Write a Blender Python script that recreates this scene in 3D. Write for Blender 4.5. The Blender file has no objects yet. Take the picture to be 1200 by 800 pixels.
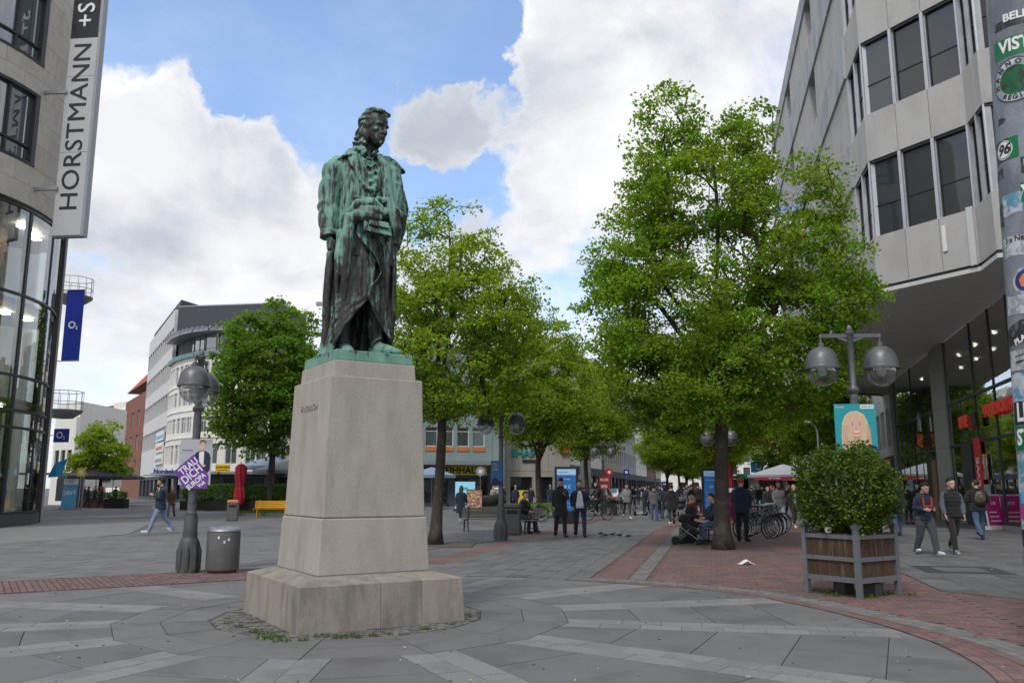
import bpy, bmesh, math, random
import numpy as np
from mathutils import Vector, Matrix, noise
sc = bpy.context.scene
COL = sc.collection
rad, sin, cos, pi = math.radians, math.sin, math.cos, math.pi
rng = random.Random(7)
# ------------------------------------------------------------------ camera
FPX, HZ, EYE = 985.0, 571.0, 1.57           # focal length and horizon row in the 1200 x 800 photograph, eye height
PITCH = math.atan((HZ - 400) / FPX)
CP, SP = cos(PITCH), sin(PITCH)
cam = bpy.data.cameras.new('camera')
cam.sensor_width = 36.0
cam.lens = FPX / 1200 * 36
cam.clip_start, cam.clip_end = 0.05, 3000
camo = bpy.data.objects.new('camera', cam)
COL.objects.link(camo)
camo.location = (0, 0, EYE)
camo.rotation_euler = (pi / 2 + PITCH, 0, 0)
sc.camera = camo
def ray(u, v):
 up = (400 - v) / FPX
 return Vector(((u - 600) / FPX, CP - SP * up, SP + CP * up))
def G(u, v, z=0.0):
 """ground point seen at a photograph pixel"""
 d = ray(u, v)
 k = (z - EYE) / d.z
 return Vector((d.x * k, d.y * k, z))
def AT(u, v, y):
 """point at distance y in front of the camera seen at a photograph pixel"""
 d = ray(u, v)
 k = y / d.y
 return Vector((d.x * k, y, EYE + d.z * k))
def PR(p):
 dz = p[2] - EYE
 f = p[1] * CP + dz * SP
 if f < 0.05:
  return (-1e5, -1e5)
 return (600 + FPX * p[0] / f, 400 - FPX * (-p[1] * SP + dz * CP) / f)
STREET = rad(13.4)
SD = Vector((sin(STREET), cos(STREET), 0))    # along the street, away from the camera
SN = Vector((cos(STREET), -sin(STREET), 0))   # across it, to the right
# ------------------------------------------------------------------ light
SUN_EL, SUN_AZ = rad(52), rad(205)            # azimuth clockwise from +Y: behind the camera, a little to the left
sc.view_settings.view_transform = 'Standard'
sc.view_settings.look = 'None'
sc.view_settings.exposure = 0.40
sc.cycles.max_bounces = 12
sc.cycles.diffuse_bounces = 6
sc.cycles.transparent_max_bounces = 12
sc.view_settings.gamma = 1.0
sun = bpy.data.lights.new('sun', 'SUN')
sun.energy = 1.35
sun.angle = rad(11)
sun.color = (1.0, 0.96, 0.9)
suno = bpy.data.objects.new('sun', sun)
COL.objects.link(suno)
sv = Vector((sin(SUN_AZ) * cos(SUN_EL), cos(SUN_AZ) * cos(SUN_EL), sin(SUN_EL)))
suno.rotation_euler = (-sv).to_track_quat('-Z', 'Y').to_euler()
suno.location = sv * 50
class NT:
 """little helper round a node tree"""
 def __init__(s, tree):
  s.t = tree
  s.n = tree.nodes
  s.n.clear()
 def node(s, kind, **kw):
  n = s.n.new(kind)
  for k, v in kw.items():
   if k in ('ins',):
    for i, val in v.items():
     s.set(n.inputs[i], val)
   else:
    setattr(n, k, v)
  return n
 def set(s, sock, val):
  if isinstance(val, bpy.types.NodeSocket):
   s.t.links.new(val, sock)
  elif isinstance(val, bpy.types.Node):
   s.t.links.new(val.outputs[0], sock)
  else:
   if hasattr(sock, 'default_value'):
    try:
     sock.default_value = val
    except Exception:
     sock.default_value = tuple(val) + (1,)
 def math(s, op, a, b=0.0, clamp=False):
  n = s.node('ShaderNodeMath', operation=op, use_clamp=clamp)
  s.set(n.inputs[0], a)
  s.set(n.inputs[1], b)
  return n.outputs[0]
 def mapr(s, v, a, b, c=0.0, d=1.0, smooth=True):
  n = s.node('ShaderNodeMapRange', interpolation_type='SMOOTHSTEP' if smooth else 'LINEAR')
  for i, x in enumerate((v, a, b, c, d)):
   s.set(n.inputs[i], x)
  return n.outputs[0]
 def mix(s, f, a, b, blend='MIX'):
  n = s.node('ShaderNodeMix', data_type='RGBA', blend_type=blend)
  s.set(n.inputs[0], f)
  s.set(n.inputs[6], a)
  s.set(n.inputs[7], b)
  return n.outputs[2]
 def noise(s, vec, scale, detail=4, rough=0.55, dist=0.0):
  n = s.node('ShaderNodeTexNoise')
  if vec is not None:
   s.set(n.inputs['Vector'], vec)
  n.inputs['Scale'].default_value = scale
  n.inputs['Detail'].default_value = detail
  n.inputs['Roughness'].default_value = rough
  n.inputs['Distortion'].default_value = dist
  return n.outputs[0]
 def vmap(s, vec, scale=(1, 1, 1), loc=(0, 0, 0), rot=(0, 0, 0)):
  n = s.node('ShaderNodeMapping')
  s.set(n.inputs['Vector'], vec)
  n.inputs['Scale'].default_value = scale
  n.inputs['Location'].default_value = loc
  n.inputs['Rotation'].default_value = rot
  return n.outputs[0]
def make_world():
 w = bpy.data.worlds.new('World')
 sc.world = w
 w.use_nodes = True
 q = NT(w.node_tree)
 out = q.node('ShaderNodeOutputWorld')
 bg = q.node('ShaderNodeBackground')
 q.set(out.inputs[0], bg)
 sky = q.node('ShaderNodeTexSky', sky_type='NISHITA')
 sky.sun_disc = False
 sky.sun_elevation = SUN_EL
 sky.sun_rotation = SUN_AZ
 sky.air_density, sky.dust_density, sky.ozone_density = 1.0, 0.6, 1.6
 tc = q.node('ShaderNodeTexCoord')
 d = tc.outputs['Generated']
 warp = q.node('ShaderNodeTexNoise')
 q.set(warp.inputs['Vector'], d)
 warp.inputs['Scale'].default_value = 6.5
 warp.inputs['Detail'].default_value = 8
 warp.inputs['Roughness'].default_value = 0.62
 wv = q.node('ShaderNodeVectorMath', operation='MULTIPLY_ADD')
 q.set(wv.inputs[0], warp.outputs['Color'])
 wv.inputs[1].default_value = (0.20, 0.20, 0.20)
 q.set(wv.inputs[2], d)
 dn = q.node('ShaderNodeVectorMath', operation='SUBTRACT')
 q.set(dn.inputs[0], wv)
 dn.inputs[1].default_value = (0.10, 0.10, 0.10)
 nz = q.node('ShaderNodeVectorMath', operation='NORMALIZE')
 q.set(nz.inputs[0], dn)
 # gaps and heaps of the cloud cover, as directions in the sky
 blobs = [(290, -20, 240, -.60), (430, 50, 150, -.60), (215, 70, 80, -.45), (512, 25, 62, -.60), (330, 110, 80, -.35),
             (420, 130, 60, -.45), (550, 222, 46, -.5), (592, 190, 24, -.3), (556, 65, 42, -.6), (578, 130, 24, -.5), (478, 240, 45, -.5), (590, 90, 22, -.2),
             (170, 125, 60, .5), (245, 180, 70, .45), (335, 215, 70, .45), (640, 60, 70, .4), (516, 140, 66, .95), (520, 170, 60, .3), (700, 110, 130, .3), (150, 175, 90, .35), (200, 215, 95, .3), (330, 260, 110, .3),
             (420, 210, 60, .1), (640, 250, 40, .2)]
 tot = q.math('MULTIPLY', q.math('SUBTRACT', q.noise(d, 2.1, 3), 0.5), 0.5)
 for (u, v, r, wt) in blobs:
  c = ray(u, v).normalized()
  dot = q.node('ShaderNodeVectorMath', operation='DOT_PRODUCT')
  q.set(dot.inputs[0], nz)
  dot.inputs[1].default_value = c
  a = r / FPX
  f = q.mapr(dot.outputs['Value'], cos(a * 1.35), cos(a * 0.45), 0.0, wt)
  tot = q.math('ADD', tot, f)
 fine = q.noise(d, 11.0, 9, 0.62, 0.2)
 dens = q.math('ADD', q.math('ADD', tot, 0.36), q.math('MULTIPLY', q.math('SUBTRACT', fine, 0.5), 1.0))
 mask = q.mapr(dens, 0.03, 0.46)
 # cloud brightness: lit heaps and greyer undersides
 low = q.noise(q.vmap(d, (1, 1, 1.6), (3.1, 1.7, 0.4)), 4.2, 7, 0.55, 0.3)
 thick = q.mapr(dens, 0.2, 0.95)
 br = q.mapr(low, 0.33, 0.62)
 br2 = q.math('ADD', q.math('MULTIPLY', br, 0.75), q.math('MULTIPLY', q.math('SUBTRACT', 1.0, thick), 0.35), True)
 cloud = q.mix(br2, (0.40, 0.435, 0.50, 1), (0.78, 0.78, 0.79, 1))
 blue = q.mix(1.0, sky.outputs[0], (SKYS * .98, SKYS * 1.08, SKYS * 1.2, 1), 'MULTIPLY')
 veil = q.math('MULTIPLY', q.mapr(q.noise(q.vmap(d, (1, 1, 2)), 3.0, 6, 0.6), 0.35, 0.75), 0.22)
 blue = q.mix(q.math('ADD', veil, 0.13), blue, (0.62, 0.74, 0.92, 1))
 col = q.mix(mask, blue, cloud)
 q.set(bg.inputs[0], col)
 bg.inputs[1].default_value = 1.0
SKYS = 0.15
make_world()
# ------------------------------------------------------------------ materials
MATS = {}
def mat(name, color, rough=0.75, var=0.12, scale=6.0, bump=0.0, bscale=40.0, metal=0.0, stretch=(1, 1, 1), spec=0.4, island=0.0, obj=0.0,
  color2=None, thr=(0.45, 0.6), scale2=3.0, stretch2=(1, 1, 1), emit=0.0, coat=0.0, detail=5, sheen=0.0):
 """base colour with large and small noise, optional second colour in blotches, per-piece variation and fine relief"""
 if name in MATS:
  return MATS[name]
 m = bpy.data.materials.new(name)
 MATS[name] = m
 m.use_nodes = True
 q = NT(m.node_tree)
 out = q.node('ShaderNodeOutputMaterial')
 b = q.node('ShaderNodeBsdfPrincipled')
 q.set(out.inputs[0], b)
 tc = q.node('ShaderNodeTexCoord').outputs['Object']
 oi = q.node('ShaderNodeObjectInfo')
 sh = q.node('ShaderNodeVectorMath', operation='MULTIPLY_ADD')
 q.set(sh.inputs[0], oi.outputs['Random'])
 sh.inputs[1].default_value = (17, 31, 5)
 q.set(sh.inputs[2], tc)
 vec = sh.outputs[0]
 c = tuple(color) + (1,)
 if color2 is not None:
  f = q.mapr(q.noise(q.vmap(vec, stretch2), scale2, 8, 0.62, 0.3), thr[0], thr[1])
  c = q.mix(f, c, tuple(color2) + (1,))
 val = 1.0
 n1 = q.noise(q.vmap(vec, stretch), scale, detail, 0.6)
 val = q.mapr(n1, 0.25, 0.75, 1 - var, 1 + var, False)
 if island or obj:
  geo = q.node('ShaderNodeNewGeometry')
  r = q.math('FRACT', q.math('ADD', geo.outputs['Random Per Island'], q.math('MULTIPLY', oi.outputs['Random'], 7.31)))
  k = max(island, obj)
  val = q.math('MULTIPLY', val, q.mapr(r, 0, 1, 1 - k, 1 + k, False))
 if var:
  n3 = q.noise(vec, max(90.0, scale * 9), 3, 0.7)
  val = q.math('MULTIPLY', val, q.mapr(n3, 0.25, 0.75, 1 - var * .7, 1 + var * .7, False))
 cc = q.node('ShaderNodeCombineColor')
 for i in range(3):
  q.set(cc.inputs[i], val)
 col = q.mix(1.0, c, cc.outputs[0], 'MULTIPLY')
 q.set(b.inputs['Base Color'], col)
 rn = q.mapr(n1, 0.3, 0.7, max(0.02, rough - 0.08), min(1, rough + 0.08), False)
 q.set(b.inputs['Roughness'], rn)
 b.inputs['Metallic'].default_value = metal
 b.inputs['Specular IOR Level'].default_value = spec
 if coat:
  b.inputs['Coat Weight'].default_value = coat
 if sheen:
  b.inputs['Sheen Weight'].default_value = sheen
 if bump:
  bn = q.node('ShaderNodeBump')
  bn.inputs['Strength'].default_value = bump
  bn.inputs['Distance'].default_value = 0.02
  q.set(bn.inputs['Height'], q.noise(q.vmap(vec, stretch), bscale, 6, 0.65))
  q.set(b.inputs['Normal'], bn)
 if emit:
  q.set(b.inputs['Emission Color'], col)
  b.inputs['Emission Strength'].default_value = emit
 return m
def leaf_mat(name, c1, c2, trans=0.45, var=0.35, rough=0.55):
 if name in MATS:
  return MATS[name]
 m = bpy.data.materials.new(name)
 MATS[name] = m
 m.use_nodes = True
 q = NT(m.node_tree)
 out = q.node('ShaderNodeOutputMaterial')
 geo = q.node('ShaderNodeNewGeometry')
 r = geo.outputs['Random Per Island']
 tc = q.node('ShaderNodeTexCoord').outputs['Object']
 big = q.noise(tc, 0.55, 3)
 f = q.math('ADD', q.math('MULTIPLY', r, 0.6), q.math('MULTIPLY', q.mapr(big, 0.3, 0.7), 0.4), True)
 c = q.mix(f, tuple(c1) + (1,), tuple(c2) + (1,))
 v = q.mapr(q.math('FRACT', q.math('MULTIPLY', r, 13.7)), 0, 1, 1 - var, 1 + var, False)
 cc = q.node('ShaderNodeCombineColor')
 for i in range(3):
  q.set(cc.inputs[i], v)
 c = q.mix(1.0, c, cc.outputs[0], 'MULTIPLY')
 b = q.node('ShaderNodeBsdfPrincipled')
 q.set(b.inputs['Base Color'], c)
 b.inputs['Roughness'].default_value = rough
 b.inputs['Specular IOR Level'].default_value = 0.18
 t = q.node('ShaderNodeBsdfTranslucent')
 ct = q.mix(1.0, c, (1.75, 1.7, 0.6, 1), 'MULTIPLY')
 q.set(t.inputs[0], ct)
 mx = q.node('ShaderNodeMixShader')
 mx.inputs[0].default_value = trans
 q.set(mx.inputs[1], b)
 q.set(mx.inputs[2], t)
 q.set(out.inputs[0], mx)
 return m
def glass_mat(name, tint=(0.5, 0.55, 0.55), body=(0.03, 0.035, 0.035), refl=0.12, clear=0.6, rough=0.02, wob=0.0, top=0.85):
 """window glass: partly clear, partly dark, with a fresnel reflection"""
 if name in MATS:
  return MATS[name]
 m = bpy.data.materials.new(name)
 MATS[name] = m
 m.use_nodes = True
 q = NT(m.node_tree)
 out = q.node('ShaderNodeOutputMaterial')
 tr = q.node('ShaderNodeBsdfTransparent')
 q.set(tr.inputs[0], tuple(tint) + (1,))
 df = q.node('ShaderNodeBsdfDiffuse')
 oi = q.node('ShaderNodeObjectInfo')
 kb = q.mapr(oi.outputs['Random'], 0, 1, 0.45, 1.9, False)
 cb = q.node('ShaderNodeCombineColor')
 for i in range(3):
  q.set(cb.inputs[i], kb)
 q.set(df.inputs[0], q.mix(1.0, tuple(body) + (1,), cb.outputs[0], 'MULTIPLY'))
 m1 = q.node('ShaderNodeMixShader')
 m1.inputs[0].default_value = clear
 q.set(m1.inputs[1], df)
 q.set(m1.inputs[2], tr)
 gl = q.node('ShaderNodeBsdfGlossy')
 gl.inputs['Roughness'].default_value = rough
 if wob:
  tc = q.node('ShaderNodeTexCoord').outputs['Object']
  bn = q.node('ShaderNodeBump')
  bn.inputs['Strength'].default_value = wob
  bn.inputs['Distance'].default_value = 0.05
  q.set(bn.inputs['Height'], q.noise(tc, 0.6, 2))
  q.set(gl.inputs['Normal'], bn)
 fr = q.node('ShaderNodeLayerWeight')
 fr.inputs[0].default_value = 0.35
 f = q.mapr(fr.outputs['Facing'], 0.0, 1.0, refl, top, False)
 m2 = q.node('ShaderNodeMixShader')
 q.set(m2.inputs[0], f)
 q.set(m2.inputs[1], m1)
 q.set(m2.inputs[2], gl)
 q.set(out.inputs[0], m2)
 return m
# ------------------------------------------------------------------ mesh building
class MB:
 def __init__(s):
  s.v, s.f, s.m = [], [], []
  s.mi = 0
 def add(s, vs, fs):
  o = len(s.v)
  s.v.extend([tuple(p) for p in vs])
  s.f.extend([tuple(i + o for i in f) for f in fs])
  s.m.extend([s.mi] * len(fs))
  return s
 def box(s, c, size, rz=0.0, M=None, taper=1.0):
  hx, hy, hz = size[0] / 2, size[1] / 2, size[2] / 2
  vs = []
  for z in (-1, 1):
   k = taper if z > 0 else 1.0
   for x, y in ((-1, -1), (1, -1), (1, 1), (-1, 1)):
    vs.append(Vector((x * hx * k, y * hy * k, z * hz)))
  R = M if M is not None else Matrix.Rotation(rz, 3, 'Z')
  c = Vector(c)
  vs = [c + R @ p for p in vs]
  return s.add(vs, [(3, 2, 1, 0), (4, 5, 6, 7), (0, 1, 5, 4), (1, 2, 6, 5), (2, 3, 7, 6), (3, 0, 4, 7)])
 def bar(s, p0, p1, w, h, up=(0, 0, 1)):
  """rectangular bar from p0 to p1: w across, h along up"""
  p0, p1 = Vector(p0), Vector(p1)
  d = (p1 - p0)
  L = d.length
  if L < 1e-6:
   return s
  d.normalize()
  upv = Vector(up)
  if abs(d.dot(upv)) > 0.98:
   upv = Vector((0, 1, 0)) if abs(d.y) < 0.9 else Vector((1, 0, 0))
  x = d.cross(upv).normalized()
  z = x.cross(d).normalized()
  M = Matrix((x, d, z)).transposed()
  return s.box((p0 + p1) / 2, (w, L, h), M=M)
 def loft(s, rings, cap=True, closed=True):
  n = len(rings[0])
  vs = [p for r in rings for p in r]
  fs = []
  for i in range(len(rings) - 1):
   for j in range(n if closed else n - 1):
    a, b = i * n + j, i * n + (j + 1) % n
    fs.append((a, b, b + n, a + n))
  if cap:
   fs.append(tuple(range(n - 1, -1, -1)))
   o = (len(rings) - 1) * n
   fs.append(tuple(o + j for j in range(n)))
  return s.add(vs, fs)
 def tube(s, pts, r, n=8, cap=True, flat=None, up=None):
  """tube through points; r one radius or one per point; flat = squash factor per tube along its second axis"""
  pts = [Vector(p) for p in pts]
  rs = r if isinstance(r, (list, tuple)) else [r] * len(pts)
  rings = []
  prev = None
  for i, p in enumerate(pts):
   d = (pts[min(i + 1, len(pts) - 1)] - pts[max(i - 1, 0)])
   if d.length < 1e-9:
    d = Vector((0, 0, 1))
   d.normalize()
   if prev is None:
    u = Vector(up) if up is not None else (Vector((1, 0, 0)) if abs(d.x) < 0.8 else Vector((0, 1, 0)))
   else:
    u = prev
   u = (u - d * u.dot(d)).normalized()
   prev = u
   w = d.cross(u)
   rr = rs[i]
   ra, rb = rr if isinstance(rr, tuple) else (rr, rr * (flat or 1.0))
   rings.append([p + u * (ra * cos(2 * pi * k / n)) + w * (rb * sin(2 * pi * k / n)) for k in range(n)])
  return s.loft(rings, cap)
 def lathe(s, prof, n=16, c=(0, 0, 0), cap=True, M=None):
  c = Vector(c)
  rings = []
  for (r, z) in prof:
   ring = [Vector((r * cos(2 * pi * k / n), r * sin(2 * pi * k / n), z)) for k in range(n)]
   if M is not None:
    ring = [M @ p for p in ring]
   rings.append([c + p for p in ring])
  return s.loft(rings, cap)
 def prism(s, poly, z0, z1):
  n = len(poly)
  a = sum(poly[i][0] * poly[(i + 1) % n][1] - poly[(i + 1) % n][0] * poly[i][1] for i in range(n))
  if a < 0:
   poly = poly[::-1]
  vs = [(p[0], p[1], z0) for p in poly] + [(p[0], p[1], z1) for p in poly]
  fs = [tuple(range(n - 1, -1, -1)), tuple(range(n, 2 * n))]
  fs += [(i, (i + 1) % n, n + (i + 1) % n, n + i) for i in range(n)]
  return s.add(vs, fs)
 def slab(s, poly, z0, z1):
  """prism without its unseen underside"""
  n = len(poly)
  a = sum(poly[i][0] * poly[(i + 1) % n][1] - poly[(i + 1) % n][0] * poly[i][1] for i in range(n))
  if a < 0:
   poly = poly[::-1]
  vs = [(p[0], p[1], z0) for p in poly] + [(p[0], p[1], z1) for p in poly]
  fs = [tuple(range(n, 2 * n))] + [(i, (i + 1) % n, n + (i + 1) % n, n + i) for i in range(n)]
  return s.add(vs, fs)
 def plate(s, poly, frame, t0, t1):
  """2-D polygon (a, b) in a frame (origin, axis a, axis b, normal) between t0 and t1 along the normal"""
  o, a, b, nn = frame
  n = len(poly)
  ar = sum(poly[i][0] * poly[(i + 1) % n][1] - poly[(i + 1) % n][0] * poly[i][1] for i in range(n))
  if ar < 0:
   poly = poly[::-1]
  vs = [o + a * p[0] + b * p[1] + nn * t0 for p in poly] + [o + a * p[0] + b * p[1] + nn * t1 for p in poly]
  fs = [tuple(range(n - 1, -1, -1)), tuple(range(n, 2 * n))]
  fs += [(i, (i + 1) % n, n + (i + 1) % n, n + i) for i in range(n)]
  return s.add(vs, fs)
 def xf(s, M, start=0):
  s.v[start:] = [tuple(M @ Vector(p)) for p in s.v[start:]]
  return s
 def mesh(s, name, mats, org=None, smooth=None):
  me = bpy.data.meshes.new(name)
  vs = s.v
  if org is not None:
   ox, oy, oz = org
   vs = [(p[0] - ox, p[1] - oy, p[2] - oz) for p in vs]
  me.from_pydata(vs, [], s.f)
  for m in (mats if isinstance(mats, (list, tuple)) else [mats]):
   me.materials.append(m)
  if len(me.materials) > 1:
   me.polygons.foreach_set('material_index', s.m)
  if smooth is not None:
   me.polygons.foreach_set('use_smooth', [True] * len(me.polygons))
   if smooth < 180:
    me.set_sharp_from_angle(angle=rad(smooth))
  me.update()
  return me
 def build(s, name, mats, parent=None, org=None, smooth=None, bevel=0.0, **tags):
  if not s.f:
   return None
  o = bpy.data.objects.new(name, s.mesh(name, mats, org, smooth))
  COL.objects.link(o)
  if parent is not None:
   o.parent = parent
  elif org is not None:
   o.location = org
  if bevel:
   b = o.modifiers.new('bevel', 'BEVEL')
   b.width = bevel
   b.segments = 2
   b.limit_method = 'ANGLE'
  for k, v in tags.items():
   o[k] = v
  return o
def tag(o, label=None, category=None, group=None, kind=None):
 if label:
  o['label'] = label
 if category:
  o['category'] = category
 if group:
  o['group'] = group
 if kind:
  o['kind'] = kind
 return o
def thing(name, label, category, loc=(0, 0, 0), rz=0.0, group=None):
 o = bpy.data.objects.new(name, None)
 o.empty_display_size = 0.2
 COL.objects.link(o)
 o.location = loc
 o.rotation_euler = (0, 0, rz)
 return tag(o, label, category, group)
def copy_tree(o, parent=None, label=None, loc=None, rz=None, scale=None):
 c = o.copy()
 COL.objects.link(c)
 if parent is not None:
  c.parent = parent
 if label:
  c['label'] = label
 if loc is not None:
  c.location = loc
 if rz is not None:
  c.rotation_euler = (0, 0, rz)
 if scale is not None:
  c.scale = (scale,) * 3 if not isinstance(scale, tuple) else scale
 for ch in o.children:
  copy_tree(ch, c)
 return c
def mesh_np(name, verts, quads, mats, n=4):
 me = bpy.data.meshes.new(name)
 verts = np.asarray(verts, dtype=np.float32)
 quads = np.asarray(quads, dtype=np.int32)
 me.vertices.add(len(verts))
 me.vertices.foreach_set('co', verts.ravel())
 me.loops.add(quads.size)
 me.loops.foreach_set('vertex_index', quads.ravel())
 me.polygons.add(len(quads))
 me.polygons.foreach_set('loop_start', np.arange(0, quads.size, n, dtype=np.int32))
 me.update(calc_edges=True)
 for m in (mats if isinstance(mats, (list, tuple)) else [mats]):
  me.materials.append(m)
 return me
def obj_of(name, me, parent=None, loc=None, **tags):
 o = bpy.data.objects.new(name, me)
 COL.objects.link(o)
 if parent is not None:
  o.parent = parent
 if loc is not None:
  o.location = loc
 for k, v in tags.items():
  o[k] = v
 return o
def remesh(mb, voxel, smooth=2, name='m', mats=None, disp=None, facemat=None):
 """one continuous skin round all the closed lofts in mb"""
 me = mb.mesh(name, mats or [])
 me.materials.clear()
 o = bpy.data.objects.new(name, me)
 COL.objects.link(o)
 r = o.modifiers.new('r', 'REMESH')
 r.mode = 'VOXEL'
 r.voxel_size = voxel
 if smooth:
  sm = o.modifiers.new('s', 'SMOOTH')
  sm.iterations = smooth
  sm.factor = 0.5
 dg = bpy.context.evaluated_depsgraph_get()
 dg.update()
 new = bpy.data.meshes.new_from_object(o.evaluated_get(dg), depsgraph=dg)
 bpy.data.objects.remove(o)
 bpy.data.meshes.remove(me)
 new.name = name
 n = len(new.vertices)
 if disp is not None and n:
  co = np.empty(n * 3, dtype=np.float32)
  new.vertices.foreach_get('co', co)
  no = np.empty(n * 3, dtype=np.float32)
  new.vertices.foreach_get('normal', no)
  co = co.reshape(-1, 3)
  no = no.reshape(-1, 3)
  dd = np.array([disp(p, q) for p, q in zip(co, no)], dtype=np.float32)
  co = co + no * dd[:, None]
  new.vertices.foreach_set('co', co.ravel())
 for m in (mats if isinstance(mats, (list, tuple)) else [mats]):
  new.materials.append(m)
 if facemat is not None:
  new.polygons.foreach_set('material_index', [facemat(p.center) for p in new.polygons])
 new.polygons.foreach_set('use_smooth', [True] * len(new.polygons))
 new.update()
 return new
def lettering(text, size, m, frame, parent=None, org=None, extrude=0.006, align='CENTER', bold=0.0, name='lettering', wrap=None, spacing=1.0, rot=0.0, sx=1.0, shear=0.0):
 """raised letters in a frame (origin, axis a, axis b, normal); wrap = (axis point, radius) bends them round a mast"""
 cu = bpy.data.curves.new(name, 'FONT')
 cu.body = text
 cu.size = size
 cu.align_x = align
 cu.align_y = 'CENTER'
 cu.extrude = extrude
 cu.offset = bold
 cu.space_character = spacing
 cu.shear = shear
 cu.resolution_u = 3
 o = bpy.data.objects.new(name, cu)
 COL.objects.link(o)
 dg = bpy.context.evaluated_depsgraph_get()
 dg.update()
 me = bpy.data.meshes.new_from_object(o.evaluated_get(dg), depsgraph=dg)
 bpy.data.objects.remove(o)
 bpy.data.curves.remove(cu)
 fo, fa, fb, fn = frame
 ca, sa = cos(rot), sin(rot)
 for v in me.vertices:
  x, y, z = v.co.x * sx, v.co.y, v.co.z
  x, y = x * ca - y * sa, x * sa + y * ca
  p = fo + fa * x + fb * y + fn * (z + extrude) if wrap is None else wrap(x, y, z + extrude)
  if org is not None:
   p = p - Vector(org)
  v.co = p
 me.materials.clear()
 me.materials.append(m)
 me.name = name
 return obj_of(name, me, parent)
def V3(*a):
 return Vector(a)
# ------------------------------------------------------------------ ground and paving
def area(p):
 return sum(p[i][0] * p[(i + 1) % len(p)][1] - p[(i + 1) % len(p)][0] * p[i][1] for i in range(len(p))) / 2
def ccw(p):
 return p if area(p) > 0 else p[::-1]
def half(poly, a, b, d=0.0):
 """keep the side left of a->b, moved in by d"""
 ex, ey = b[0] - a[0], b[1] - a[1]
 L = math.hypot(ex, ey)
 if L < 1e-9:
  return poly
 nx, ny = -ey / L, ex / L
 out = []
 n = len(poly)
 for i in range(n):
  p, q = poly[i], poly[(i + 1) % n]
  dp = (p[0] - a[0]) * nx + (p[1] - a[1]) * ny - d
  dq = (q[0] - a[0]) * nx + (q[1] - a[1]) * ny - d
  if dp >= 0:
   out.append(p)
  if dp * dq < 0:
   t = dp / (dp - dq)
   out.append((p[0] + (q[0] - p[0]) * t, p[1] + (q[1] - p[1]) * t))
 return out
def clip(poly, conv):
 conv = ccw(conv)
 for i in range(len(conv)):
  poly = half(poly, conv[i], conv[(i + 1) % len(conv)])
  if len(poly) < 3:
   return []
 return poly
def inset(poly, d):
 poly = ccw(poly)
 res = list(poly)
 for i in range(len(poly)):
  res = half(res, poly[i], poly[(i + 1) % len(poly)], d)
  if len(res) < 3:
   return []
 return res if area(res) > 1e-4 else []
def inside(p, conv):
 conv = ccw(conv)
 return all((conv[(i + 1) % len(conv)][0] - conv[i][0]) * (p[1] - conv[i][1]) - (conv[(i + 1) % len(conv)][1] - conv[i][1]) * (p[0] - conv[i][0]) >= 0
               for i in range(len(conv)))
class Pieces:
 def __init__(s, name, m, parent, rest, limit=300, joint=0.0055, h=0.010, jit=0.0015):
  s.name, s.m, s.parent, s.rest, s.limit, s.joint, s.h, s.jit = name, m, parent, rest, limit, joint, h, jit
  s.items = []
 def put(s, poly, h=None):
  p = inset(poly, s.joint)
  if len(p) >= 3:
   s.items.append((p, (h or s.h) + rng.uniform(-s.jit, s.jit)))
 def finish(s, z0=0.0):
  sized = []
  for p, h in s.items:
   px = [PR((x, y, h)) for x, y in p]
   x0, x1 = min(a for a, _ in px), max(a for a, _ in px)
   y0, y1 = min(b for _, b in px), max(b for _, b in px)
   vis = x1 > 0 and x0 < 1200 and y0 < 800 and x0 > -9000
   x0, x1, y0, y1 = max(x0, 0), min(x1, 1200), max(y0, 0), min(y1, 800)
   sized.append(((x1 - x0) * (y1 - y0) if vis and (x1 - x0) > 9 else 0, p, h))
  sized.sort(key=lambda t: -t[0])
  restb = MB()
  for k, (a, p, h) in enumerate(sized):
   if k < s.limit and a > 24:
    cx, cy = sum(q[0] for q in p) / len(p), sum(q[1] for q in p) / len(p)
    b = MB().slab(p, z0, h)
    o = b.build(s.name, s.m, None, (cx, cy, 0))
    o.parent = s.parent
   else:
    restb.slab(p, z0, h)
  restb.build(s.rest, s.m, s.parent, kind='stuff')
mGround = mat('ground paving', (0.150, 0.149, 0.15), 0.85, 0.18, 0.35, 0.25, 60, color2=(0.112, 0.113, 0.116), thr=(0.42, 0.6), scale2=0.8, detail=8)
mJoint = mat('paving joint', (0.052, 0.051, 0.047), 0.95, 0.3, 8)
mSlab = mat('grey slab', (0.150, 0.149, 0.150), 0.75, 0.09, 1.3, 0.25, 90, obj=0.10, color2=(0.116, 0.114, 0.113), thr=(0.45, 0.68), scale2=1.4)
mSlabL = mat('plaza slab', (0.163, 0.162, 0.163), 0.8, 0.09, 1.0, 0.25, 90, obj=0.07, color2=(0.133, 0.131, 0.131), thr=(0.45, 0.65), scale2=0.9)
mGran = mat('granite strip', (0.215, 0.214, 0.215), 0.8, 0.30, 75, 0.35, 110, obj=0.08, color2=(0.18, 0.179, 0.18), thr=(0.45, 0.62), scale2=1.6)
mBrick = mat('red paving brick', (0.188, 0.108, 0.096), 0.85, 0.16, 6, 0.4, 70, obj=0.17, color2=(0.145, 0.106, 0.10), thr=(0.42, 0.62), scale2=1.1)
mSett = mat('grey sett', (0.175, 0.17, 0.165), 0.85, 0.15, 10, 0.4, 60, obj=0.2)
mPaver = mat('small grey paver', (0.150, 0.148, 0.147), 0.85, 0.1, 1.2, 0.3, 80, obj=0.09, color2=(0.113, 0.113, 0.113), thr=(0.45, 0.62), scale2=0.7)
mCobble = mat('old cobble', (0.15, 0.145, 0.135), 0.9, 0.25, 9, 0.6, 40, obj=0.3)
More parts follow.
